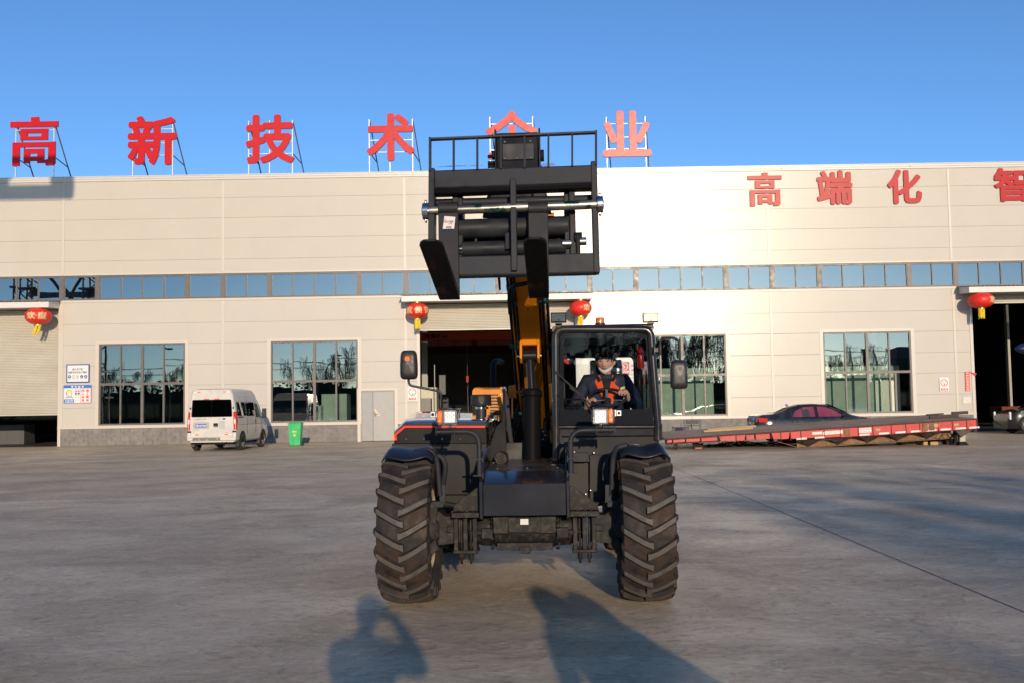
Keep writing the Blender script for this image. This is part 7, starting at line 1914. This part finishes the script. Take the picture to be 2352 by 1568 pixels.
def hair_mesh(S=1.0, fringe=.040, seed=1, length=0):
    rnd = random.Random(seed); nu, nv = 72, 16; mb = MB()
    low = []
    for i in range(nu):
        a = 2*PI*i/nu; c = math.cos(a)     # c=1 front
        if c > .62: z = fringe + rnd.uniform(-.016, .010)
        elif c > .35: z = fringe - .020 - (.62 - c)*.12 + rnd.uniform(-.01, .01)
        elif c > -.1: z = .000 + rnd.uniform(-.010, .008)
        else: z = -.062 + rnd.uniform(-.010, .010) - length
        low.append(z)
    def pt(i, j):
        a = 2*PI*i/nu; z0 = .138; zl = low[i % nu]; t = j/nv; th = t * math.acos(max(-.95, min(.95, zl/.128)))
        z = .137 * math.cos(th); rr = math.sin(th)
        x, y = math.sin(a)*rr, -math.cos(a)*rr
        if th < 0: rr = 0
        bump = .003*math.sin(a*17 + j*.6) + .003*math.sin(a*29)
        kx, ky = .090 + bump, .111 + bump
        if z < 0 and y > 0: ky -= .02
        return (x*kx*S, y*ky*S + .004*S, z*S)
    vs = [pt(i, j) for j in range(nv+1) for i in range(nu)]
    mb.add(vs, [(j*nu+i, j*nu+(i+1) % nu, (j+1)*nu+(i+1) % nu, (j+1)*nu+i) for j in range(nv) for i in range(nu)])
    for k in range(70):     # loose tufts
        a = rnd.uniform(-1.3, 1.3) if k < 45 else rnd.uniform(0, 2*PI); r0 = rnd.uniform(.35, .9)
        p0 = Vector((math.sin(a)*.086*r0, -math.cos(a)*.104*r0, .128*math.sqrt(max(0, 1 - r0*r0)) + .012)) * S
        p2 = Vector((math.sin(a)*.094, -math.cos(a)*.112, (fringe + rnd.uniform(-.018, .02)) if k < 45 else rnd.uniform(-.02, .05))) * S
        pm = (p0 + p2)/2 + Vector((math.sin(a), -math.cos(a), .3)) * .020 * S
        mb.tube([p0, pm, p2], [.004*S, .0065*S, .001*S], 5)
    return mb
def skin_obj(name, joints, edges, radii, mat, parent=None, sub=2, root=0):
    me = bpy.data.meshes.new(name); me.from_pydata([Vector(j) for j in joints], edges, []); me.materials.append(mat)
    o = bpy.data.objects.new(name, me); COL.objects.link(o)
    if parent: o.parent = parent
    o.modifiers.new('skin', 'SKIN')
    me.skin_vertices[0] if me.skin_vertices else None
    if not me.skin_vertices:
        bm = bmesh.new(); bm.from_mesh(me); bm.verts.layers.skin.verify(); bm.to_mesh(me); bm.free()
    for i, r_ in enumerate(radii):
        sv = me.skin_vertices[0].data[i]; sv.radius = r_ if isinstance(r_, tuple) else (r_, r_); sv.use_root = (i == root)
    o.modifiers['skin'].use_smooth_shade = True
    s_ = o.modifiers.new('sub', 'SUBSURF'); s_.levels = sub; s_.render_levels = sub
    return o
def baked(o):
    """turn a skinned figure into plain mesh data and return it as an MB"""
    bpy.context.view_layer.update(); dg = bpy.context.evaluated_depsgraph_get(); me = bpy.data.meshes.new_from_object(o.evaluated_get(dg))
    mb = MB(); mb.add([v.co.copy() for v in me.vertices], [tuple(p.vertices) for p in me.polygons]); bpy.data.objects.remove(o); bpy.data.meshes.remove(me); return mb
def hand(mb, wrist, fwd, up, side, curl=1.0, S=1.0):
    """palm with four bent fingers and a thumb leaving its side"""
    f, u = Vector(fwd).normalized(), Vector(up).normalized(); u = (u - f*u.dot(f)).normalized(); r_ = f.cross(u) * side; w_ = Vector(wrist)
    mb.tube([w_ - f*.03*S, w_ + f*.005*S, w_ + f*.045*S, w_ + f*.085*S], [.024*S, .027*S, .034*S, .030*S], 12)
    for k, (off, ln) in enumerate(((-.030, .072), (-.010, .082), (.011, .077), (.030, .060))):
        p0 = w_ + f*.078*S + r_*off*S; d0 = (f*math.cos(.35*curl) - u*math.sin(.35*curl)); d1 = (f*math.cos(1.25*curl) - u*math.sin(1.25*curl)); d2 = (f*math.cos(2.2*curl) - u*math.sin(2.2*curl))
        p1 = p0 + d0*ln*.48*S; p2 = p1 + d1*ln*.34*S; p3 = p2 + d2*ln*.26*S
        mb.tube([p0, p1, p1.lerp(p2, .5), p2, p3], [.0095*S, .0092*S, .0085*S, .0082*S, .0055*S], 8)
    t0 = w_ + f*.025*S - r_*.024*S; t1 = t0 - r_*.026*S + f*.026*S - u*.012*S; t2 = t1 + f*.026*S - u*.018*S + r_*.004*S
    mb.tube([t0, t1, t2], [.0125*S, .0105*S, .0065*S], 8)
    return mb
# ---- the driver
HC = L(1391, 829, 1.22)
DR_LOC = TM @ Vector((HC.x, 1.22, 1.20))
def figure(root_name, body, label, loc, rz):
    o = body.build(root_name, [M['skin'], M['eyew'], M['text_black'], M['lip']], smooth=60); o.location = loc; o.rotation_euler = (0, 0, rz); return tag(o, label, 'person')
hz_ = HC.z - 1.20
body = MB()
hm = head_mesh(1.0).xf(Matrix.Translation((0, -.01, hz_)) @ Matrix.Diagonal((1.03, 1, .93, 1)) @ Matrix.Rotation(R(-13), 4, 'Z') @ Matrix.Rotation(R(5), 4, 'X') @ Matrix.Rotation(R(2), 4, 'Y'))
body.merge(hm)
nk = skin_obj('n', [(0, .03, hz_ - .05), (0, .025, hz_ - .15), (0, .03, hz_ - .24), (0, .04, .35)], [(0,1),(1,2),(2,3)], [.058, .054, .07, .13], M['skin'], root=3); body.merge(baked(nk))
whl = swc - Vector((HC.x, 1.22, 1.20))
Rr = Vector((math.cos(R(20)), math.sin(R(20)), 0)) * Rw; hp = whl + tiltm @ Rr
Rl = Vector((math.cos(R(200)), math.sin(R(200)), 0)) * Rw; hpl = whl + tiltm @ Rl
wr_ = hp + Vector((.035, .075, -.03)); wl_ = hpl + Vector((-.03, .08, -.05))
hand(body, wr_, hp + Vector((-.01, -.03, .045)) - wr_, (0.25, -.35, 1), -1, 1.0); hand(body, wl_, hpl + Vector((.01, -.03, .04)) - wl_, (-.2, -.3, 1), 1, 1.0)
DR = figure('person', body, 'driver in navy and orange jacket, white mask under the chin, hands on the wheel', DR_LOC, T_RZ)
hair_mesh(1.0, .048, 4).xf(Matrix.Translation((0, -.01, hz_)) @ Matrix.Diagonal((1.03, 1, .93, 1)) @ Matrix.Rotation(R(-13), 4, 'Z') @ Matrix.Rotation(R(5), 4, 'X')).build('hair', M['hair'], DR, smooth=60)
sh = hz_ - .175
elr = Vector((.305, .02, sh - .27)); ell = Vector((-.305, .02, sh - .27))
J = [(0, .06, .02), (0, .07, .16), (0, .06, .30), (0, .05, sh - .06), (0, .045, sh + .055), (.175, .05, sh - .005), tuple(elr), tuple(wr_ + Vector((.015, .05, -.02))), (-.175, .05, sh - .005), tuple(ell), tuple(wl_ + Vector((-.01, .05, -.02)))]
jk = skin_obj('jacket', J, [(0,1),(1,2),(2,3),(3,4),(3,5),(5,6),(6,7),(3,8),(8,9),(9,10)], [(.17,.13), (.165,.125), (.175,.13), (.165,.12), (.072,.072), (.085,.080), .062, .043, (.085,.080), .062, .043], M['navy'], DR)
def on_chest(pts2, name, mat, off):
    """cloth piece laid on the front of the jacket: (x, z) outline"""
    zs = [p[1] for p in pts2]; mb = MB()
    def span(z):
        xs = []
        n = len(pts2)
        for i in range(n):
            (x0, z0), (x1, z1) = pts2[i], pts2[(i+1) % n]
            if (z0 - z) * (z1 - z) <= 0 and abs(z1 - z0) > 1e-6: xs.append(x0 + (x1-x0)*(z - z0)/(z1 - z0))
        return (min(xs), max(xs)) if xs else (0, 0)
    z0, z1 = min(zs) + .0005, max(zs) - .0005
    mb.grid(8, 26, lambda u, v: (span(z0 + (z1-z0)*v)[0]*(1-u) + span(z0 + (z1-z0)*v)[1]*u, -.5, z0 + (z1-z0)*v))
    o = mb.build(name, mat, DR, smooth=60); m_ = o.modifiers.new('w', 'SHRINKWRAP'); m_.target = jk; m_.wrap_method = 'PROJECT'; m_.use_project_x = False; m_.use_project_y = True; m_.use_project_z = False
    m_.use_positive_direction = True; m_.use_negative_direction = True; m_.offset = off; m_.wrap_mode = 'ABOVE_SURFACE'
    return o
on_chest([(-.055, sh + .02), (.058, sh + .02), (.02, sh - .20), (-.01, sh - .30), (-.02, sh - .30), (-.022, sh - .2)], 'tee_shirt', M['black_cloth'], .004)
on_chest([(-.085, sh + .03), (-.058, sh + .045), (-.030, sh - .05), (-.022, sh - .22), (-.045, sh - .15), (-.105, sh - .02)], 'lapel', M['orange_cloth'], .010)
on_chest([(.060, sh + .045), (.092, sh + .01), (.075, sh - .035), (.12, sh - .075), (.075, sh - .16), (.02, sh - .32), (-.015, sh - .34), (.005, sh - .22), (.01, sh - .15)], 'lapel', M['orange_cloth'], .010)
b1 = on_chest([(.125, sh - .075), (.165, sh - .060), (.165, sh - .085), (.13, sh - .095)], 'breast_badge', pmat('badge_yellow', (.55,.50,.15), .6), .012)
mb = MB(); cl = []
for s_ in (-1, 1):
    mb.tube(arc([(s_*.0, .12, sh + .07), (s_*.085, .08, sh + .07), (s_*.092, .0, sh + .05), (s_*.062, -.075, sh + .00)], .05, 5), [.020] * 16 if 0 else .016, 8)
mb.build('collar', M['navy'], DR)
# mask pulled under the chin, strap over the ear
mb = MB(); nm = 22; rows = []
for j, (zz, k, dy) in enumerate(((-.074, .96, -.002), (-.086, 1.0, -.008), (-.102, .95, -.008), (-.120, .70, -.002), (-.132, .32, .012))):
    row = []
    for i in range(nm + 1):
        a = R(-78 + 156*i/nm); fold = .0005*math.sin(i*2.3 + j)
        up_s = .044 * (abs(a)/1.36)**1.3 * (1 if j < 2 else .9)
        row.append((math.sin(a)*.073*k, -math.cos(a)*(.098*k) + dy + fold + .01, zz + up_s + 0))
    rows.append(row)
mb.add([p for r_ in rows for p in r_], [(j*(nm+1)+i, j*(nm+1)+i+1, (j+1)*(nm+1)+i+1, (j+1)*(nm+1)+i) for j in range(4) for i in range(nm)])
for s_ in (-1, 1): mb.tube([(s_*.072, -.03, -.045), (s_*.082, -.012, -.01), (s_*.086, .012, .026)], .0016, 5)
mb.xf(Matrix.Translation((0, -.01, hz_)) @ Matrix.Rotation(R(-13), 4, 'Z') @ Matrix.Rotation(R(5), 4, 'X')); mo = mb.build('face_mask', M['maskw'], DR, smooth=60); s_ = mo.modifiers.new('t', 'SOLIDIFY'); s_.thickness = .0015
tr = skin_obj('trousers', [(0, .08, .03), (.10, .02, .0), (.17, -.36, .02), (.19, -.42, -.38), (-.10, .02, .0), (-.17, -.36, .02), (-.19, -.42, -.38)], [(0,1),(1,2),(2,3),(0,4),(4,5),(5,6)], [(.16,.11), .095, .072, .055, .095, .072, .055], M['navy'], DR)

# ---- standing people beside and behind the camera (they throw the long shadows in front of it)
def standing(loc, rz, label, head, handR, handL, coat, S=1.0, stance=.11, elbR=None, elbL=None, hood=False):
    """all joints in metres above the feet, facing +y before rz"""
    hx, hy, hz2 = head; body = MB()
    body.merge(head_mesh(1.0).xf(Matrix.Translation(head) @ Matrix.Rotation(PI, 4, 'Z')))
    nk = skin_obj('n', [(hx, hy - .02, hz2 - .05), (hx, hy - .03, hz2 - .15), (hx, hy - .05, hz2 - .26)], [(0,1),(1,2)], [.058, .055, .10], M['skin'], root=2); body.merge(baked(nk))
    for hd, sd_ in ((handR, 1), (handL, -1)): hand(body, hd, (-.3*sd_, .9, .2) if hd[2] > 1.2 else (0, .15, -1), (0, -.2, 1) if hd[2] > 1.2 else (0, 1, .1), sd_, .9)
    o = body.build('person', [M['skin'], M['eyew'], M['text_black'], M['lip']], smooth=60); o.location = loc; o.rotation_euler = (0, 0, rz); tag(o, label, 'person')
    hair_mesh(1.0, .05, int(hx*100) + 3).xf(Matrix.Translation(head) @ Matrix.Rotation(PI, 4, 'Z')).build('hair', M['hair'], o, smooth=60)
    sz = hz2 - .25; bx = hx * .6
    er = elbR or (bx + .30, -.02, sz - .26); el = elbL or (bx - .30, -.02, sz - .26)
    skin_obj('coat', [(bx, hy - .05, .88), (bx, hy - .05, 1.05), (bx, hy - .05, 1.2), (hx, hy - .05, sz - .04), (hx, hy - .04, sz + .07), (hx + .18, hy - .05, sz), er, handR, (hx - .18, hy - .05, sz), el, handL],
             [(0,1),(1,2),(2,3),(3,4),(3,5),(5,6),(6,7),(3,8),(8,9),(9,10)], [(.18,.13), (.17,.12), (.18,.13), (.17,.12), (.07,.07), .088, .062, .045, .088, .062, .045], coat, o)
    skin_obj('trousers', [(bx, hy - .05, .92), (bx + .10, hy - .05, .84), (stance + .02, -.02, .48), (stance + .02, -.03, .10), (bx - .10, hy - .05, .84), (-stance - .02, -.02, .48), (-stance - .02, -.03, .10)], [(0,1),(1,2),(2,3),(0,4),(4,5),(5,6)], [(.15,.11), .10, .072, .055, .10, .072, .055], M['black_cloth'], o)
    if hood:
        mb = MB(); mb.sph((hx, hy - .045, hz2 - .03), (.145, .125, .19), 20, 14); mb.sph((hx, hy - .05, hz2 - .20), (.21, .15, .13), 20, 12); mb.build('hood', coat, o, smooth=60)  # hood added to close the neck gap in the cast shadow
    for s_ in (-1, 1):
        mb = MB(); mb.tube([(s_*(stance + .02), -.10, .04), (s_*(stance + .02), -.04, .055), (s_*(stance + .02), .08, .045), (s_*(stance + .02), .17, .03)], [.035, .045, .042, .028], 12); mb.build('shoe', M['rubber'], o)
    return o
ph = standing((-.03, -.22, 0), 0, 'photographer in a grey coat holding a camera to the eye, behind the viewpoint', (-.04, .02, 1.595), (.155, .13, 1.50), (-.07, .16, 1.475), M['grey_cloth'], elbR=(.31, .06, 1.235), elbL=(-.20, .10, 1.20))
mb = MB(); mb.box((-.065, -.125, 1.52), (.075, -.065, 1.615)); mb.box((-.03, -.12, 1.615), (.03, -.07, 1.64)); mb.cyl((0, -.07, CAM_H - .003), (0, -.025, CAM_H), .038, n=28)
tag(mb.build('camera_body', M['plastic'], bevel=.006), 'black camera held by the photographer behind the viewpoint', 'camera')
standing((1.36, -.12, 0), R(4), 'bystander in a navy jacket, hood added to fill out the shadow, standing close to the right of the photographer', (0, 0, 1.62), (.27, .06, .86), (-.27, .06, .86), M['navy'], hood=True)
standing((1.64, -.30, 0), R(-6), 'second bystander in a hooded black coat, unseen, placed to fill out the shadow of the first', (0, 0, 1.60), (.27, .03, .80), (-.27, .03, .80), M['black_cloth'], hood=True)  # figure put here to fill gaps in the foreground shadow

# ================================================================== BEHIND THE CAMERA (mirrored in the windows, casting the tree shadows)
M['bark'] = pmat('bark', (.055,.042,.032), .9, var=.3, bump=.5, bscale=20); M['twig'] = pmat('twigs', (.06,.052,.03), .9, var=.3)
M['needle'] = pmat('dark_needles', (.018,.030,.014), .8, var=.5, vscale=3)
def willow(seed, H):
    rnd = random.Random(seed); tb = MB(); cb = MB(); H0 = H * .30
    base = Vector((0, 0, 0)); top = Vector((rnd.uniform(-.3, .3), rnd.uniform(-.3, .3), H0)); tb.tube([base, top * .5 + Vector((.05, 0, 0)), top], [.22, .18, .16], 8)
    for k in range(7):
        a = 2*PI*k/7 + rnd.uniform(-.3, .3); l_ = H * rnd.uniform(.42, .66); lean = rnd.uniform(.15, .55)
        p = [top + Vector((math.cos(a)*lean*l_*t*(1 - .25*t), math.sin(a)*lean*l_*t*(1 - .25*t), l_*t)) for t in (0, .3, .6, .85, 1)]
        tb.tube(p, [.10, .08, .055, .03, .015], 5)
        for j in range(9):
            t = rnd.uniform(.25, 1); i0 = min(3, int(t*4)); q = p[i0].lerp(p[i0+1], t*4 - i0) if i0 < 4 else p[-1]
            a2 = a + rnd.uniform(-1.4, 1.4); bl = rnd.uniform(.8, 2.0); e = q + Vector((math.cos(a2)*bl, math.sin(a2)*bl, rnd.uniform(.2, 1.0))); cb.tube([q, (q+e)/2 + Vector((0,0,.15)), e], [.03, .022, .012], 4, cap=False)
            for m_ in range(11):
                u = rnd.uniform(.2, 1); s0 = q.lerp(e, u) + Vector((0, 0, .1)); dl = rnd.uniform(.8, 2.6); dx, dy = rnd.uniform(-.35, .35), rnd.uniform(-.35, .35)
                cb.tube([s0, s0 + Vector((dx*.7, dy*.7, -dl*.3)), s0 + Vector((dx, dy, -dl*.7)), s0 + Vector((dx*1.1, dy*1.1, -dl))], [.016, .013, .011, .006], 3, cap=False)
    return tb, cb
def evergreen(seed, H):
    rnd = random.Random(seed); tb = MB(); cb = MB(); tb.tube([(0,0,0), (0,0,H)], [.14, .03], 6)
    for k in range(900):
        z = H * (.08 + .92 * rnd.random() ** .8); r_ = (1 - z/H) ** .8 * H * .27 + .1; a = rnd.uniform(0, 2*PI); d = r_ * rnd.uniform(.35, 1.05); c = Vector((math.cos(a)*d, math.sin(a)*d, z)); s_ = rnd.uniform(.18, .40)
        n_ = Vector((rnd.gauss(0,1), rnd.gauss(0,1), rnd.gauss(0,1))).normalized(); u = n_.orthogonal().normalized() * s_; v = n_.cross(u)
        cb.add([c - u, c - v*.6, c + u, c + v*.6], [(0,1,2,3)])
    return tb, cb
protoW = []
for i in range(3):
    tb, cb = willow(20 + i, 12); e = thing('willow_tree', 'bare drooping willow behind the viewpoint', 'tree', (0,0,0), 0, 'bare willows across the yard behind the viewpoint'); tb.build('trunk', M['bark'], e); cb.build('crown', M['twig'], e, smooth=0); protoW.append(e)
protoE = []
for i in range(2):
    tb, cb = evergreen(50 + i, 6.5); e = thing('evergreen_tree', 'dark evergreen behind the viewpoint', 'tree', (0,0,0), 0, 'dark evergreens across the yard behind the viewpoint'); tb.build('trunk', M['bark'], e); cb.build('crown', M['needle'], e, smooth=0); protoE.append(e)
rnd = random.Random(77); used = set()
def put(proto, x, y, s_, label=None):
    o = proto if proto.name not in used else copy_tree(proto); used.add(proto.name)
    global last_tree
    last_tree = o
    o.location = (x, y, 0); o.rotation_euler = (0, 0, rnd.uniform(0, 6)); o.scale = (s_, s_, s_)
    if label: o['label'] = label
for i in range(30):
    x = -72 + i * 4.9 + rnd.uniform(-1.2, 1.2)
    if -40 < x < -33: continue
    put(protoW[i % 3], x, -66 + rnd.uniform(-5, 4), rnd.uniform(.68, .98))
for i in range(46): put(protoE[i % 2], -75 + i * 3.3 + rnd.uniform(-.8, .8), -60 + rnd.uniform(-5, 3), rnd.uniform(.6, .98))
hb = MB(); rh = random.Random(5)
hb.box((-130, -58.6, 0), (130, -57.4, 4.6))
for k in range(12000):
    x = rh.uniform(-130, 130); top = 5.7 + .7*math.sin(x*.31) + .5*math.sin(x*.83 + 1) + .3*math.sin(x*2.1)
    z = rh.uniform(.3, top); c = Vector((x, -58 + rh.uniform(-1.3, 1.3)*(1 - .4*z/top), z)); s_ = rh.uniform(.18, .42)
    n_ = Vector((rh.gauss(0,1), rh.gauss(0,1), rh.gauss(0,1))).normalized(); u = n_.orthogonal().normalized() * s_; v = n_.cross(u)
    hb.add([c - u, c - v*.7, c + u, c + v*.7], [(0,1,2,3)])
kind(tag(hb.build('hedge', M['needle'], smooth=0), 'tall dark hedge along the yard edge behind the viewpoint', 'hedge'), 'stuff')
for (x, y, s_) in ((12.5, -36, .95), (15, -39, 1.04), (17.5, -41, 1.06), (19.5, -38, 1.0), (22.5, -40, 1.04), (25.5, -43, 1.08), (29, -41, 1.1), (33, -44, 1.15)): put(protoW[int(x) % 3], x, y, s_)
for (x, y, s_, n_) in ((12.0, -40, 1.66, .8), (13.6, -43, 1.84, 1.0), (15.8, -39, 1.74, .9), (17.6, -42, 1.62, .7), (19.3, -40, 1.5, .6), (9.6, -45, 1.5, .6), (16.6, -36, 1.7, .7), (14.4, -47, 2.0, 1.0)):
    put(protoE[int(x * 3) % 2], x, y, s_)
    last_tree.scale = (n_, n_, s_)
# far office block, lamp posts, wires
e = thing('office_block', 'dark office block far behind the viewpoint, mirrored in the far right window', 'building', (110, -150, 0))
mb = MB(); mb.box((-14, -6, 0), (16, 6, 12.0)); mb.box((-19, -5, 0), (-14, 5, 13.6)); mb.build('wall', pmat('office_wall', (.10,.10,.11), .7), e)
for r__ in range(4):
    mb = MB()
    for k in range(9): mb.box((-12.5 + 3.1*k, 6.0, 1.5 + 2.6*r__), (-10.7 + 3.1*k, 6.05, 2.9 + 2.6*r__))
    mb.build('window_row', M['glass_hi'], e)
def lamppost(x, y, H, label):
    e = thing('lamp_post', label, 'lamp post', (x, y, 0)); mb = MB(); mb.tube(arc([(0,0,0), (0,0,H), (1.6, 0, H + .3)], 1.0, 8), .07, 10); mb.build('pole', M['brace'], e); mb = MB(); mb.box((1.4, -.15, H + .18), (2.2, .15, H + .32)); mb.build('lamp_head', M['brace'], e, bevel=.03)
lamppost(-43.0, -30, 8.5, 'curved lamp post far left behind the viewpoint, mirrored in the left window')
lamppost(-22.5, -22, 7.0, 'single lamp post behind the viewpoint, mirrored in the window beside the grey door')
for i, x in enumerate((-75, -38, 0, 38, 75)):
    e = thing('utility_pole', 'wooden power pole behind the viewpoint carrying slack wires', 'pole', (x, -50, 0), 0, 'power poles behind the viewpoint'); mb = MB(); mb.cyl((0,0,0), (0,0,9.5), .13, n=8); mb.build('pole', M['bark'], e); mb = MB(); mb.box((-.05, -.9, 9.0), (.05, .9, 9.12)); mb.box((-.05, -.6, 8.2), (.05, .6, 8.3)); mb.build('cross_arm', M['bark'], e)
mb = MB()
for (yy, zz) in ((-.8, 9.1), (-.3, 9.15), (.8, 9.1), (.5, 8.3), (-.5, 8.25)):
    for i in range(4):
        x0, x1 = -75 + 37.5*i, -75 + 37.5*(i+1); mb.tube([(x0 + (x1-x0)*t, -50 + yy, zz - 1.1*4*t*(1-t)) for t in [k/8 for k in range(9)]], .022, 4, cap=False)
tag(mb.build('power_wires', M['black']), 'slack power wires strung between the poles behind the viewpoint', 'wires')
# lattice gantry at the far left outside the view: shadow on the parapet, mirrored in the left windows
GY = 21.0
e = thing('lattice_gantry', 'tall steel lattice gantry left of the view, its shadow lying on the left parapet', 'gantry', (-34.6, GY, 0))
def truss(mb, p, q, d, n, up, t=.10):
    p, q, up = Vector(p), Vector(q), Vector(up) * d; mb.beam(p, q, t, t); mb.beam(p + up, q + up, t, t)
    for k in range(n):
        a, b_ = p.lerp(q, k/n), p.lerp(q, (k+1)/n); m_ = (a + b_)/2 + up; mb.beam(a, m_, t*.6, t*.6); mb.beam(m_, b_, t*.6, t*.6)
mb = MB(); 
zg0, zg1 = 17.6, 18.8
truss(mb, (-14, -.5, zg0 - .2), (17.3, -.5, zg0 - .2), 1.5, 9, (0, 0, 1), .16); truss(mb, (-14, .5, zg0 - .2), (17.3, .5, zg0 - .2), 1.5, 9, (0, 0, 1), .16)
mb.box((-14, -.35, zg0 - .66), (17.4, .35, zg0 - .30)); mb.box((16.4, -.5, zg0 - .4), (17.4, .5, zg1 + .25)); mb.box((13.5, -.4, zg0 - .2), (14.3, .4, zg0 + .9))
mb.build('girder', M['brace'], e, smooth=0)
mb = MB()
for x in (-1.5, 3.2):
    truss(mb, (x, -.6, 0), (x, -.6, zg0), .9, 12, (1, 0, 0), .13); truss(mb, (x, .6, 0), (x, .6, zg0), .9, 12, (1, 0, 0), .13)
    for k in range(8): mb.box((x - .3, -.7, 2*k + .6), (x + 1.2, .7, 2*k + .72))
mb.beam((-1, 0, 10.3), (4, 0, 10.3), .3, .4); mb.tube([(-.4, 0, 15), (.6, 0, 12), (2.6, 0, 9.4)], .12, 8); mb.tube([(4, 0, 15), (3, 0, 12), (1.6, 0, 9.4)], .12, 8)
mb.build('tower', M['brace'], e, smooth=0)
# the next machine in the line, just outside the frame: only its mirror reaches into the picture
nm_ = P(2347, 800, 12.0); e = thing('mirror_stand', 'dark blue oval mirror shell entering at the right picture edge', 'mirror', (nm_.x, 12.0, 0))
mb = MB(); mb.sph((.13, 0, nm_.z), (.21, .07, .07), 24, 14); mb.build('mirror_shell', pmat('shell_blue', (.012,.020,.055), .35, bump=.1), e, smooth=60)
mb = MB(); mb.tube(arc([(.2, .03, nm_.z + .0), (.55, .1, nm_.z), (.55, .1, .03)], .1, 6), .022, 10); mb.cyl((.55, .1, 0), (.55, .1, .04), .18, n=24); mb.build('stand', M['plastic'], e)
